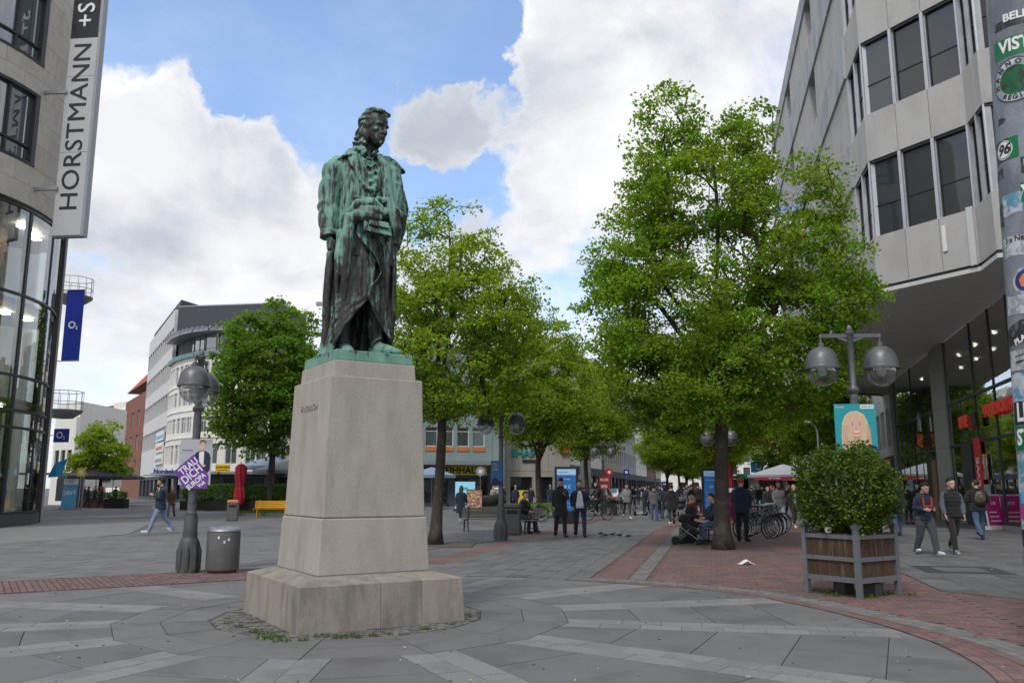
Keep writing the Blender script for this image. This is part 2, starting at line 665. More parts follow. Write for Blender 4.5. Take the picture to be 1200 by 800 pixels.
mGrass = leaf_mat('moss and grass', (0.05, 0.10, 0.02), (0.10, 0.17, 0.03), 0.3)
# the ground: one sheet out to the horizon
gb = MB()
gb.add([(-900, -60, -0.004), (900, -60, -0.004), (900, 1500, -0.004), (-900, 1500, -0.004)], [(0, 1, 2, 3)])
ground = gb.build('ground', mGround)
tag(ground, 'grey paved ground of the pedestrian square and street', kind='structure')
MC = Vector((-2.014, 10.856, 0))            # middle of the monument
MA = rad(32)                                # its turn
E1, E2 = Vector((cos(MA), sin(MA), 0)), Vector((-sin(MA), cos(MA), 0))
NSEC, A0 = 14, rad(14)
SECT = 2 * pi / NSEC
def pol(r, a):
 return (MC.x + r * cos(a), MC.y + r * sin(a))
def apo(r0, r1, k):
 """ring segment of sector k between corner radii r0 and r1"""
 a, b = A0 + SECT * k, A0 + SECT * (k + 1)
 return [pol(r0, a), pol(r1, a), pol(r1, b), pol(r0, b)]
STAR = [(0.3, 15.25), (1.15, 14.72), (2.08, 14.2), (3.0, 13.45), (3.6, 12.6), (4.02, 11.3), (4.25, 10.1), (4.3, 9.0), (4.15, 8.0), (3.9, 7.2), (3.3, 5.9), (2.4, 4.6), (1.2, 3.4),
  (-1, 2.4), (-4, 2.0), (-7.5, 3.2), (-10.5, 6.2), (-10.9, 10.8), (-7.7, 12.9), (-5.1, 14.5), (-3.4, 15.35), (-1.5, 15.6)]
paving = MB().slab(STAR, -0.004, 0.0005).build('monument_paving', mJoint)
tag(paving, 'ring of grey slabs and light granite strips fanning out round the statue', kind='structure')
slabs = Pieces('paving_slab', mSlab, paving, 'small_paving_slab')
gran = Pieces('granite_slab', mGran, paving, 'small_granite_slab', joint=0.0025)
for k in range(NSEC):
 # two rings of wedge slabs round the foot
 slabs.put(apo(1.665, 2.2, k))
 slabs.put(apo(2.2, 2.74, k))
 # strip of granite along each corner ray
 a = A0 + SECT * k
 d, nn = Vector((cos(a), sin(a), 0)), Vector((-sin(a), cos(a), 0))
 w = 0.29
 r = 2.66
 i = 0
 while r < 12:
  L = 0.46
  for sgn in (-1, 1):
   off = 0.23 if (sgn > 0) else 0.0
   q0, q1 = r + off, r + off + L
   if i == 0:
    q0 = 2.60
   p = [tuple((MC + d * q0 + nn * (0 if sgn > 0 else -w))[:2]), tuple((MC + d * q1 + nn * (0 if sgn > 0 else -w))[:2]),
                 tuple((MC + d * q1 + nn * (w if sgn > 0 else 0))[:2]), tuple((MC + d * q0 + nn * (w if sgn > 0 else 0))[:2])]
   # not inside the ring
   b0 = a + (SECT if sgn > 0 else -SECT)
   e0, e1 = (pol(2.74, a), pol(2.74, b0))
   p = ccw(p)
   p = half(p, e1, e0) if sgn > 0 else half(p, e0, e1)
   p = clip(p, STAR) if len(p) > 2 else []
   if p:
    gran.put(p)
  r += L
  i += 1
 # dark slabs between this strip and the next
 a1 = a + SECT
 d1, n1 = Vector((cos(a1), sin(a1), 0)), Vector((-sin(a1), cos(a1), 0))
 s0, s1 = MC + nn * w, MC - n1 * w
 am = (a + a1) / 2
 dm = Vector((cos(am), sin(am), 0))
 nm = Vector((-sin(am), cos(am), 0))
 r = 2.74 * cos(SECT / 2)
 row = 0
 while r < 12:
  L = 0.86
  wide = 4.0
  parts = [(-wide, wide)] if r < 4.6 else [(-wide, 0.0), (0.0, wide)]
  for (u0, u1) in parts:
   p = [tuple((MC + dm * rr + nm * uu)[:2]) for rr, uu in ((r, u0), (r + L, u0), (r + L, u1), (r, u1))]
   p = ccw(p)
   p = half(p, tuple(s0[:2]), tuple((s0 + d)[:2]))
   if len(p) > 2:
    p = half(p, tuple((s1 + d1)[:2]), tuple(s1[:2]))
   if len(p) > 2:
    p = clip(p, STAR)
   if len(p) > 2:
    slabs.put(p)
  r += L
  row += 1
slabs.finish()
gran.finish()
# cobbles tight round the foot of the monument
cob = Pieces('cobblestone', mCobble, paving, 'small_cobblestone', joint=0.008, h=0.012, jit=0.006)
ringc = [pol(1.66, A0 + SECT * k) for k in range(NSEC)]
for i in range(-19, 19):
 for j in range(-19, 19):
  x, y = i * 0.11 + (0.05 if j % 2 else 0), j * 0.10
  if abs(x) < 0.93 and abs(y) < 1.0:
   continue
  q = MC + E1 * x + E2 * y
  pp = [q + E1 * (sx * 0.055 + rng.uniform(-.008, .008)) + E2 * (sy * 0.05 + rng.uniform(-.008, .008)) for sx, sy in ((-1, -1), (1, -1), (1, 1), (-1, 1))]
  pp = clip([tuple(p[:2]) for p in pp], ringc)
  if len(pp) > 2:
   cob.put(pp)
cob.finish()
def blades(name, spots, parent, hmin=0.02, hmax=0.06, spread=0.1, per=30, m=None, wid=0.008, **tags):
 vs, qs = [], []
 for (x, y, s) in spots:
  for _ in range(int(per * s)):
   a, r = rng.uniform(0, 2 * pi), spread * s * math.sqrt(rng.random())
   px, py = x + r * cos(a), y + r * sin(a)
   h = rng.uniform(hmin, hmax)
   t = rng.uniform(0, 2 * pi)
   dx, dy = cos(t) * wid, sin(t) * wid
   lx, ly = rng.uniform(-.6, .6) * h, rng.uniform(-.6, .6) * h
   o = len(vs)
   vs += [(px - dx, py - dy, 0), (px + dx, py + dy, 0), (px + dx * .3 + lx, py + dy * .3 + ly, h), (px - dx * .3 + lx, py - dy * .3 + ly, h)]
   qs.append((o, o + 1, o + 2, o + 3))
 return obj_of(name, mesh_np(name, vs, qs, m or mGrass), parent, **tags)
spots = []
for (u, v, s) in [(322, 748, 1), (312, 744, .9), (300, 741, .6), (280, 735, .5), (378, 747, .8), (400, 748, .9), (412, 746, .6), (437, 746, .6), (455, 745, .4), (500, 738, .5), (527, 733, .5),
                  (356, 751, .5), (330, 752, .8), (268, 731, .4), (310, 749, .8), (420, 748, .5)]:
 g = G(u, v)
 spots.append((g.x, g.y, s * 1.2))
blades('grass', spots, None, 0.015, 0.05, 0.10, 60, kind='stuff', label='small tufts of grass growing between the cobbles round the foot of the monument')
# red brick bands and the grey sett line round the ring of slabs
bricks_bed = []
def resample(pl, step):
 pts = [Vector((p[0], p[1], 0)) for p in pl]
 out = [pts[0]]
 acc = 0.0
 for a, b in zip(pts, pts[1:]):
  L = (b - a).length
  t = step - acc
  while t <= L:
   out.append(a + (b - a) * (t / L))
   t += step
  acc = L - (t - step)
 out.append(pts[-1])
 return out
def smoothline(pl, it=3):
 pts = [Vector((p[0], p[1], 0)) for p in pl]
 for _ in range(it):
  q = [pts[0]]
  for a, b in zip(pts, pts[1:]):
   q += [a * .75 + b * .25, a * .25 + b * .75]
  q.append(pts[-1])
  pts = q
 return pts
def band(P, inner, widths, rows, step, alt=True):
 """courses of pieces along a line: widths = function of 0..1 giving the full width to the right of the line"""
 s = resample(smoothline(inner), step)
 n = len(s)
 nor = []
 for i in range(n):
  t = (s[min(i + 1, n - 1)] - s[max(i - 1, 0)]).normalized()
  nor.append(Vector((t.y, -t.x, 0)))
 for i in range(n - 1):
  w0, w1 = widths(i / (n - 1)), widths((i + 1) / (n - 1))
  for r in range(rows):
   f0, f1 = r / rows, (r + 1) / rows
   sh = 0.5 if (alt and r % 2) else 0.0
   a, b = s[i], s[i + 1]
   if sh and i + 2 < n:
    a, b = (s[i] + s[i + 1]) / 2, (s[i + 1] + s[i + 2]) / 2
   P.put([tuple((a + nor[i] * w0 * f0)[:2]), tuple((b + nor[i + 1] * w1 * f0)[:2]), tuple((b + nor[i + 1] * w1 * f1)[:2]), tuple((a + nor[i] * w0 * f1)[:2])])
def strip_bed(inner, widths, name, label):
 s = resample(smoothline(inner), 0.3)
 n = len(s)
 b = MB()
 L, R = [], []
 for i in range(n):
  t = (s[min(i + 1, n - 1)] - s[max(i - 1, 0)]).normalized()
  nr = Vector((t.y, -t.x, 0))
  L.append(s[i])
  R.append(s[i] + nr * widths(i / (n - 1)))
 vs = [(p.x, p.y, 0.0) for p in L] + [(p.x, p.y, 0.0) for p in R]
 b.add(vs, [(i, n + i, n + i + 1, i + 1) for i in range(n - 1)])
 return tag(b.build(name, mJoint), label, kind='structure')
right_in = [(1.15, 14.78), (2.1, 14.26), (3.04, 13.5), (3.66, 12.64), (4.08, 11.32), (4.31, 10.1), (4.36, 9.0), (4.21, 7.98), (3.96, 7.17), (3.36, 5.86), (2.45, 4.55)][::-1]
right_in = right_in                    # runs away from the camera, outside on its right
wr = lambda t: 0.22 + 0.62 * max(0.0, 1 - t * 1.75) ** 1.0
bed = strip_bed(right_in, wr, 'brick_band', 'curved band of red bricks edging the slabs right of the statue')
bb = Pieces('paving_brick', mBrick, bed, 'small_paving_brick', limit=250, joint=0.003)
band(bb, right_in, wr, 4, 0.21)
bb.finish(-0.002)
def offset_line(pl, wfun):
 s = resample(smoothline(pl), 0.3)
 n = len(s)
 out = []
 for i in range(n):
  t = (s[min(i + 1, n - 1)] - s[max(i - 1, 0)]).normalized()
  nr = Vector((t.y, -t.x, 0))
  out.append(tuple((s[i] + nr * (wfun(i / (n - 1)) + 0.005))[:2]))
 return out
grey_in = offset_line(right_in, wr)
bed = strip_bed(grey_in, lambda t: 0.36, 'sett_band', 'curved band of grey setts outside the red brick edging')
gs = Pieces('sett', mSett, bed, 'small_sett', limit=200, joint=0.004)
band(gs, grey_in, lambda t: 0.36, 3, 0.14)
gs.finish(-0.002)
red_in = offset_line(grey_in, lambda t: 0.36)
# red brick field with the big tree and the planter, and the strips along the street
def sv2(a, b):
 """street coordinates: a across (right of the big tree row), b along"""
 p = Vector((5.46, 22.1, 0)) + SN * a + SD * b
 return (p.x, p.y)
def along(u0, u1, b0, b1):
 return [sv2(u0, b0), sv2(u1, b0), sv2(u1, b1), sv2(u0, b1)]
def st(p):
 d = Vector((p[0], p[1], 0)) - Vector((5.46, 22.1, 0))
 return d.dot(SN), d.dot(SD)
ra = st(G(687, 682)[:2])[0]
fields = [(ra, ra + 0.62, 'red_strip', 'red brick strip along the left edge of the tree row paving', mBrick, (0.1, 0.21)),
          (ra + 0.625, ra + 0.95, 'grey_strip', 'narrow strip of grey setts beside the red brick strip', mSett, (0.11, 0.11)),
          (ra + 0.955, 3.1, 'brick_field', 'red brick paving under the big tree and the planter', mBrick, (0.11, 0.21))]
def beyond_red(p):
 """outside the sett band?"""
 best = min(range(len(red_in)), key=lambda i: (red_in[i][0] - p[0]) ** 2 + (red_in[i][1] - p[1]) ** 2)
 i = min(max(best, 1), len(red_in) - 2)
 t = Vector((red_in[i + 1][0] - red_in[i - 1][0], red_in[i + 1][1] - red_in[i - 1][1], 0))
 d = Vector((p[0] - red_in[i][0], p[1] - red_in[i][1], 0))
 return (t.y * d.x - t.x * d.y) > 0
redline_end = red_in[-1]
for (u0, u1, nm, lb, m, (pw, plen)) in fields:
 # bed as a grid of cells lying outside the ring
 b = MB()
 step = 0.4
 far = 60.0
 uu = u0
 cols = []
 P = Pieces('paving_brick' if m is mBrick else 'sett', m, None, 'small_paving_brick' if m is mBrick else 'small_sett', limit=120, joint=0.003)
 nu = max(1, int(round((u1 - u0) / plen)))
 du = (u1 - u0) / nu
 # long far part, plain sheet with material only
 tag(b.build(nm, m), lb, kind='structure') if False else None
 near = []
 b0 = -16.0
 cnt = 0
 bed_cells = MB()
 y = b0
 while y < far:
  hstep = pw if y < 2.5 else 3.0
  for i in range(nu if y < 2.5 else 1):
   sh = du / 2 if (int(round((y - b0) / pw)) % 2 and y < 2.5) else 0
   a0, a1 = (u0 + i * du + sh, min(u0 + (i + 1) * du + sh, u1)) if y < 2.5 else (u0, u1)
   if a1 - a0 < 0.02:
    continue
   c = sv2((a0 + a1) / 2, y + hstep / 2)
   if y < 2.5:
    if not beyond_red(c) or c[1] < 6 and c[0] < 3:
     continue
    if inside(c, STAR):
     continue
    if c[1] < redline_end[1] - 0.2 and c[0] < redline_end[0]:
     pass
    # diagonal lower right end of the field
    P.put(along(a0, a1, y, y + hstep))
   else:
    bed_cells.slab(along(a0, a1, y, y + hstep), -0.002, 0.006)
  y += hstep
 bo = bed_cells.build(nm, m)
 tag(bo, lb, kind='structure')
 nb = MB()
 for p, h in P.items:
  c = (sum(q[0] for q in p) / len(p), sum(q[1] for q in p) / len(p))
  nb.add([(c[0] + (q[0] - c[0]) * 1.08, c[1] + (q[1] - c[1]) * 1.08, -0.001) for q in p], [tuple(range(len(p)))])
 nb.build('joint_bed', mJoint, bo, kind='stuff')
 P.parent = bo
 P.finish(-0.002)
# the flare of red bricks to the lower right of the planter
fl = tag(MB().slab([(5.0, 7.5), (9.2, 7.5), (9.2, 9.85), (7.2, 12.2), (6.16, 13.6), (5.9, 13.9), (5.3, 13.0)], -0.002, 0.0005).build('brick_flare', mJoint), 'red brick paving spreading to the right below the planter', kind='structure')
P = Pieces('paving_brick', mBrick, fl, 'small_paving_brick', limit=300, joint=0.003)
flare = [(9.4, 4.0), (9.35, 9.9), (6.16, 13.6), (5.75, 14.05), (3.0, 14.05), (3.0, 4.0)]
y = 4.0
r = 0
while y < 14.2:
 x = 3.0
 while x < 9.6:
  sh = 0.1 if r % 2 else 0
  p = [(x + sh, y), (x + sh + .205, y), (x + sh + .205, y + .103), (x + sh, y + .103)]
  c = (x + sh + .1, y + .05)
  if beyond_red(c) and not inside(c, STAR) and c[1] > 4.2 and not (u0 < st(c)[0] < u1 - .1 and False):
   a_, b_ = st(c)
   if a_ > 3.1 - 0.02 or True:
    if not (fields[0][0] < a_ < fields[2][1] and c[1] > 5):
     q = clip(p, flare)
     if len(q) > 2:
      P.put(q)
  x += .205
 y += .103
 r += 1
P.finish(-0.002)
# red brick band on the left with lamp and bin
lb0, lb1 = (-4.3, 15.15), (-11.0, 10.9)
tl = Vector((lb1[0] - lb0[0], lb1[1] - lb0[1], 0)).normalized()
tn = Vector((tl.y, -tl.x, 0))            # away from the ring
bedl = tag(MB().slab([tuple((Vector((*lb0, 0)) + tl * a + tn * b)[:2]) for a, b in ((-.6, 0.03), (8.5, 0.03), (8.5, 2.3), (-.6, 1.9))], -0.002, 0.0005).build('brick_band', mJoint),
           'wide band of red bricks left of the statue under lamp and litter bin', kind='structure')
P = Pieces('paving_brick', mBrick, bedl, 'small_paving_brick', limit=300, joint=0.009)
for i in range(-6, 85):
 for j in range(9):
  a, b = i * 0.1, 0.04 + j * 0.21
  sh = 0.0
  q = [tuple((Vector((*lb0, 0)) + tl * (a + x) + tn * (b + yy + sh))[:2]) for x, yy in ((0, 0), (.1, 0), (.1, .21), (0, .21))]
  P.put(q)
P.finish(-0.002)
# plaza slabs beyond the left band, street pavers between
_D = Vector((*lb0, 0)) + tn * 1.98
bedp = tag(MB().add([(*(_D - tl * .9)[:2], -0.001), (.6, 27.8, -.001), (-24, 27.8, -.001), (*(_D + tl * 18)[:2], -.001)], [(0, 1, 2, 3)]).build('plaza_paving', mJoint), 'large grey slabs of the open square on the left', kind='structure')
P = Pieces('paving_slab', mSlabL, bedp, 'small_paving_slab', limit=260, joint=0.011)
D0 = Vector((*lb0, 0)) + tn * 1.98
lim = [tuple((D0 - tl * 0.9)[:2]), tuple((D0 + tl * 22)[:2]), (-30, 27.8), (0.6, 27.8)]
rot = rad(-8)
ex, ey = Vector((cos(rot), sin(rot), 0)), Vector((-sin(rot), cos(rot), 0))
for j in range(0, 24):
 for i in range(-40, 14):
  o = Vector((-4, 11.5, 0)) + ex * (i * 0.8 + (0.4 if j % 2 else 0)) + ey * (j * 0.8)
  q = [tuple((o + ex * x + ey * yy)[:2]) for x, yy in ((0, 0), (.8, 0), (.8, .8), (0, .8))]
  q = clip(q, lim)
  if len(q) > 2:
   P.put(q)
P.finish(-0.003)
left_a = ra - 0.02
beds = tag(MB().add([(*sv2(left_a - 3.3, -7.0), -.002), (*sv2(left_a, -7.6), -.002), (*sv2(left_a, 10), -.002), (*sv2(left_a - 3.3, 10), -.002)], [(0, 1, 2, 3)]).build('street_paving', mJoint), 'fine grey pavers of the walkway left of the brick strips', kind='structure')
P = Pieces('paver', mPaver, beds, 'small_paver', limit=200, joint=0.004)
left_a = ra - 0.02
lim = [sv2(left_a - 3.3, -9), sv2(left_a, -9), sv2(left_a, 10), sv2(left_a - 3.3, 10)]
for j in range(-20, 24):
 for i in range(9):
  a0 = left_a - 0.37 * (i + 1)
  q = along(a0, a0 + .37, j * .42 + (.21 if i % 2 else 0), j * .42 + .42 + (.21 if i % 2 else 0))
  c = (sum(p[0] for p in q) / 4, sum(p[1] for p in q) / 4)
  if inside(c, STAR) or c[1] < 14.9:
   continue
  P.put(q)
P.finish(-0.003)
# red strip and soil on the far edge of the walkway
b = MB()
for j in range(60):
 b.slab(along(left_a - 3.98, left_a - 3.32, -5.5 + j * .7, -4.806 + j * .7), -.003, .007)
tag(b.build('red_strip', mBrick), 'red brick strip along the left edge of the walkway, by the slender linden', kind='structure')
_t = G(512, 638)
b = MB().slab([(_t.x - 1.1, _t.y - 1.2), (_t.x + 1.0, _t.y - 1.1), (_t.x + 1.1, _t.y + 1.2), (_t.x - 1.0, _t.y + 1.1)], -.003, .016)
tag(b.build('tree_pit', mat('tree pit soil', (.115, .095, .078), .95, .3, 9, .8)), 'brown soil round the trunk of the slender linden', kind='structure')
_t = G(850, 644)
b = MB().slab([tuple((_t + SN * x + SD * y)[:2]) for x, y in ((-1.2, -.5), (1.2, -.5), (1.2, 1.6), (-1.2, 1.6))], -.003, .018)
tag(b.build('tree_pit', MATS['tree pit soil']), 'brown soil round the trunk of the largest linden', kind='structure')
# right-hand pavement in front of the shops
bedr = tag(MB().add([(6.02, 14.25, -.002), (7.3, 12.35, -.002), (9.4, 9.95, -.002), (17, 9.95, -.002), (17.5, 26, -.002), (9, 26, -.002)], [(0, 1, 2, 3, 4, 5)]).build('pavement', mJoint),
           'grey slab pavement in front of the glass shopfront', kind='structure')
P = Pieces('paving_slab', mPaver, bedr, 'small_paving_slab', limit=250, joint=0.005)
lim = [(6.02, 14.25), (7.3, 12.35), (9.4, 9.95), (17, 9.95), (17.5, 26), (9.0, 26)]
for j in range(-32, 14):
 for i in range(0, 30):
  a0 = 3.13 + .5 * i
  q = along(a0, a0 + .5, j * .5, j * .5 + .5)
  q = clip(q, lim)
  if len(q) > 2:
   P.put(q)
P.finish(-0.003)
# manhole cover, light slab zone by the left shop, soil round trees
g = G(1125, 668)
b = MB()
b.slab([tuple((g + SN * x + SD * y)[:2]) for x, y in ((-.75, -.75), (.75, -.75), (.75, .75), (-.75, .75))], -0.003, 0.014)
mh = b.build('manhole_cover', mat('dark cast iron', (0.055, 0.055, 0.055), 0.7, 0.2, 12, 0.4), smooth=None)
tag(mh, 'dark square manhole cover set in the pavement on the right', 'manhole cover')
b = MB()
b.slab([tuple((g + SN * x + SD * y)[:2]) for x, y in ((-.42, -.42), (.42, -.42), (.42, .42), (-.42, .42))], 0.012, 0.019)
b.build('lid', mPaver, mh)
b = MB().slab([tuple(G(u, v)[:2]) for u, v in ((-40, 640), (150, 626), (190, 607), (60, 610), (-40, 625))], -0.003, 0.012)
tag(b.build('light_pavement', mat('light slab', (0.19, 0.188, 0.182), 0.85, 0.12, 1.5, 0.2)), 'paler pavement in front of the rounded shop on the left', kind='structure')
# trodden chewing gum, cigarette ends and small bits of litter on the paving
mGum = mat('old chewing gum', (.088, .088, .088), .9, .3, 30)
mGumL = mat('pale chewing gum', (.25, .25, .245), .9, .2, 30)
mButt = mat('cigarette end', (.48, .40, .30), .9, .2, 30)
r_ = random.Random(12)
for nm, mm, n, lab in (('gum_spots', mGum, 230, 'dark spots of trodden chewing gum all over the paving'), ('pale_gum_spots', mGumL, 110, 'pale spots of fresh chewing gum on the paving'), ('cigarette_ends', mButt, 50, 'cigarette ends and crumbs of litter on the paving')):
 b = MB()
 for _ in range(n):
  y = 5.5 + 22 * r_.random() ** 1.6
  x = r_.uniform(-.68, .68) * y
  if (Vector((x, y, 0)) - MC).length < 1.75:
   continue
  a = r_.uniform(0, 6.28)
  if nm == 'cigarette_ends':
   b.box((x, y, .018), (.045, .010, .009), rz=a)
  else:
   s_ = r_.uniform(.007, .018)
   k0 = r_.uniform(.7, 1.3)
   b.slab([(x + s_ * cos(a + 2 * pi * k / 7) * r_.uniform(.8, 1.15), y + s_ * k0 * sin(a + 2 * pi * k / 7)) for k in range(7)], .006, .0165)
 b.build(nm, mm, None, kind='stuff', label=lab)
# ------------------------------------------------------------------ the monument
mStone = mat('pedestal limestone', (0.385, 0.352, 0.302), 0.9, 0.12, 2.2, 0.5, 70, stretch=(1.2, 1.2, 0.35), color2=(0.335, 0.305, 0.262), thr=(0.42, 0.66), scale2=2.6, stretch2=(1.6, 1.6, 0.45))
mStoneD = mat('base limestone', (0.305, 0.27, 0.222), 0.92, 0.2, 3.0, 0.7, 60, stretch=(1.5, 1.5, 0.3), color2=(0.205, 0.185, 0.158), thr=(0.42, 0.66), scale2=2.2, stretch2=(1.8, 1.8, 0.5))
def bronze():
 m = bpy.data.materials.new('bronze with verdigris')
 m.use_nodes = True
 q = NT(m.node_tree)
 out = q.node('ShaderNodeOutputMaterial')
 b = q.node('ShaderNodeBsdfPrincipled')
 q.set(out.inputs[0], b)
 tc = q.node('ShaderNodeTexCoord').outputs['Object']
 geo = q.node('ShaderNodeNewGeometry')
 sx = q.node('ShaderNodeSeparateXYZ')
 q.set(sx.inputs[0], geo.outputs['Normal'])
 sp = q.node('ShaderNodeSeparateXYZ')
 q.set(sp.inputs[0], tc)
 streak = q.noise(q.vmap(tc, (1.0, 1.0, 0.10)), 11.0, 8, 0.68, 0.5)
 blot = q.noise(q.vmap(tc, (1, 1, 0.5)), 3.2, 6, 0.6)
 fine = q.noise(q.vmap(tc, (1, 1, 0.4)), 30.0, 5, 0.65)
 f = q.math('ADD', q.math('MULTIPLY', streak, 1.15), q.math('MULTIPLY', blot, 0.3))
 f = q.math('ADD', f, q.math('MULTIPLY', fine, 0.35))
 f = q.math('ADD', f, q.math('MULTIPLY', sx.outputs['Z'], 0.16))
 # rain-washed upper body greener, the skirts and the sheltered face browner: a stain that keeps its place on the bronze
 h1 = q.mapr(sp.outputs['Z'], 0.7, 2.0, -0.10, 0.055)
 h2 = q.mapr(sp.outputs['Z'], 2.78, 2.95, 0.0, -0.15)
 h3 = q.mapr(sp.outputs['Z'], 0.0, 0.22, 0.34, 0.0)
 f = q.math('ADD', q.math('ADD', q.math('ADD', f, h1), h2), h3)
 mask = q.mapr(f, 0.86, 1.01)
 dark = q.mix(q.mapr(fine, 0.3, 0.7), (0.022, 0.022, 0.020, 1), (0.052, 0.049, 0.043, 1))
 green = q.mix(q.mapr(blot, 0.3, 0.7), (0.11, 0.235, 0.185, 1), (0.19, 0.36, 0.285, 1))
 col = q.mix(mask, dark, green)
 q.set(b.inputs['Base Color'], col)
 q.set(b.inputs['Roughness'], q.mapr(mask, 0, 1, 0.5, 0.8, False))
 q.set(b.inputs['Metallic'], q.mapr(mask, 0, 1, 0.25, 0.0, False))
 bn = q.node('ShaderNodeBump')
 bn.inputs['Strength'].default_value = 0.35
 bn.inputs['Distance'].default_value = 0.02
 q.set(bn.inputs['Height'], fine)
 q.set(b.inputs['Normal'], bn)
 return m
mBronze = bronze()
mon = thing('monument', 'weathered green bronze statue of a man in a long cloak on a tall stone pedestal', 'monument', tuple(MC), MA)
def block(mb, hx, hy, z0, hx1, hy1, z1, x0=-1.0, x1=1.0):
 """a frustum slice of a pedestal between fractions x0..x1 of its width"""
 vs = [(hx * x0, -hy, z0), (hx * x1, -hy, z0), (hx * x1, hy, z0), (hx * x0, hy, z0),
          (hx1 * x0, -hy1, z1), (hx1 * x1, -hy1, z1), (hx1 * x1, hy1, z1), (hx1 * x0, hy1, z1)]
 return mb.add(vs, [(3, 2, 1, 0), (4, 5, 6, 7), (0, 1, 5, 4), (1, 2, 6, 5), (2, 3, 7, 6), (3, 0, 4, 7)])
X0, Y0 = 1.025, 1.10
def base_stone(xa, xb, cut=False):
 b = MB()
 g = 0.0015
 vs, za, zb, zc = [], 0.0, 0.50, 0.575
 for (k, z) in ((1.0, za), (0.975, zb), (0.72, zc)):
  xx0 = xa * k if abs(xa) > .99 * X0 else xa
  xx1 = xb * k if abs(xb) > .99 * X0 else xb
  if k < .9:
   xx0, xx1 = max(xa, -X0 * k), min(xb, X0 * k)
  xx0 += g
  xx1 -= g
  vs += [(xx0, -Y0 * k, z), (xx1, -Y0 * k, z), (xx1, Y0 * k, z), (xx0, Y0 * k, z)]
 b.add(vs, [(3, 2, 1, 0), (8, 9, 10, 11)] + [(a + i, a + (i + 1) % 4, a + 4 + (i + 1) % 4, a + 4 + i) for a in (0, 4) for i in range(4)])
 return b
for xa, xb in ((-X0, -0.06), (-0.06, 0.46), (0.46, X0)):
 base_stone(xa, xb).build('base_stone', mStoneD, mon, bevel=0.005)
lowst = block(MB(), X0 * .69, Y0 * .70, 0.575, X0 * .655, Y0 * .675, 1.215)
lowst.build('lower_block', mStone, mon, bevel=0.014)
block(MB(), X0 * .638, Y0 * .66, 1.221, X0 * .595, Y0 * .622, 2.90).build('shaft', mStone, mon, bevel=0.016)
block(MB(), X0 * .533, Y0 * .562, 2.90, X0 * .523, Y0 * .552, 3.10).build('cap', mStone, mon, bevel=0.012)
# inscription on the left face, faint
fr = (V3(-X0 * .606, 0, 2.55), V3(0, -1, 0), V3(0, 0, 1), V3(-1, 0, 0))
lettering('FRIEDRICH', 0.11, mStone, fr, mon, extrude=0.005, spacing=1.2)
PZ = 3.10
pl = block(MB(), X0 * .508, Y0 * .538, -.01, X0 * .50, Y0 * .53, .125)
pl.build('plinth', mBronze, mon, bevel=0.012).location = (0, 0, PZ + .01)
FZ = PZ + 0.135
def ell(z, cx, cy, rx, ry, n=20, p=2.0, tilt=None):
 out = []
 for k in range(n):
  a = 2 * pi * k / n
  c_, s_ = cos(a), sin(a)
  out.append(Vector((cx + rx * math.copysign(abs(c_) ** (2 / p), c_), cy + ry * math.copysign(abs(s_) ** (2 / p), s_), z)))
 return out
HEADP = [(0.0, -.38, -.10, .10), (.05, -.45, -.04, .17), (.12, -.475, .06, .225), (.22, -.465, .22, .275), (.35, -.45, .36, .31), (.5, -.425, .42, .33), (.58, -.455, .44, .335), (.68, -.445, .455, .335),
         (.8, -.40, .42, .31), (.91, -.28, .31, .235), (.975, -.14, .18, .13), (1.0, -.05, .08, .05)]
def add_head(mb, M, hh, fine=True):
 """face to -Y; M places the chin level point under the middle of the head; hh = head height"""
 st_ = len(mb.v)
 rings = []
 for (t, f, bk, hw) in HEADP:
  rings.append([p * hh for p in ell(t, 0, (f + bk) / 2, hw, (bk - f) / 2, 18, 2.25)])
 mb.loft(rings)
 S = lambda x, y, z: Vector((x, y, z)) * hh
 # nose
 mb.tube([S(0, -.41, .53), S(0, -.46, .47), S(0, -.525, .37), S(0, -.545, .335), S(0, -.44, .305)], [.035 * hh, .042 * hh, .055 * hh, .06 * hh, .05 * hh], 8)
 for sx in (-1, 1):
  mb.tube([S(sx * .035, -.45, .345), S(sx * .075, -.455, .335), S(sx * .08, -.42, .335)], [.035 * hh, .035 * hh, .02 * hh], 6)
  # brow ridge, cheek, ear
  mb.tube([S(sx * .03, -.435, .545), S(sx * .13, -.435, .575), S(sx * .24, -.365, .55)], [.035 * hh, .045 * hh, .03 * hh], 6)
  mb.tube([S(sx * .17, -.36, .40), S(sx * .22, -.31, .37), S(sx * .25, -.20, .36)], [.06 * hh, .075 * hh, .05 * hh], 6)
  mb.tube([S(sx * .325, -.02, .36), S(sx * .345, .02, .42), S(sx * .36, .06, .50), S(sx * .345, .04, .56)], [.035 * hh, .05 * hh, .065 * hh, .04 * hh], 6)
 # lips and chin
 mb.tube([S(-.11, -.44, .20), S(-.04, -.485, .215), S(.04, -.485, .215), S(.11, -.44, .20)], [.015 * hh, .03 * hh, .03 * hh, .015 * hh], 6)
 mb.tube([S(-.10, -.44, .175), S(0, -.48, .165), S(.10, -.44, .175)], [.015 * hh, .032 * hh, .015 * hh], 6)
 mb.tube([S(-.06, -.43, .06), S(0, -.455, .06), S(.06, -.43, .06)], [.05 * hh, .06 * hh, .05 * hh], 6)
 mb.xf(M, st_)
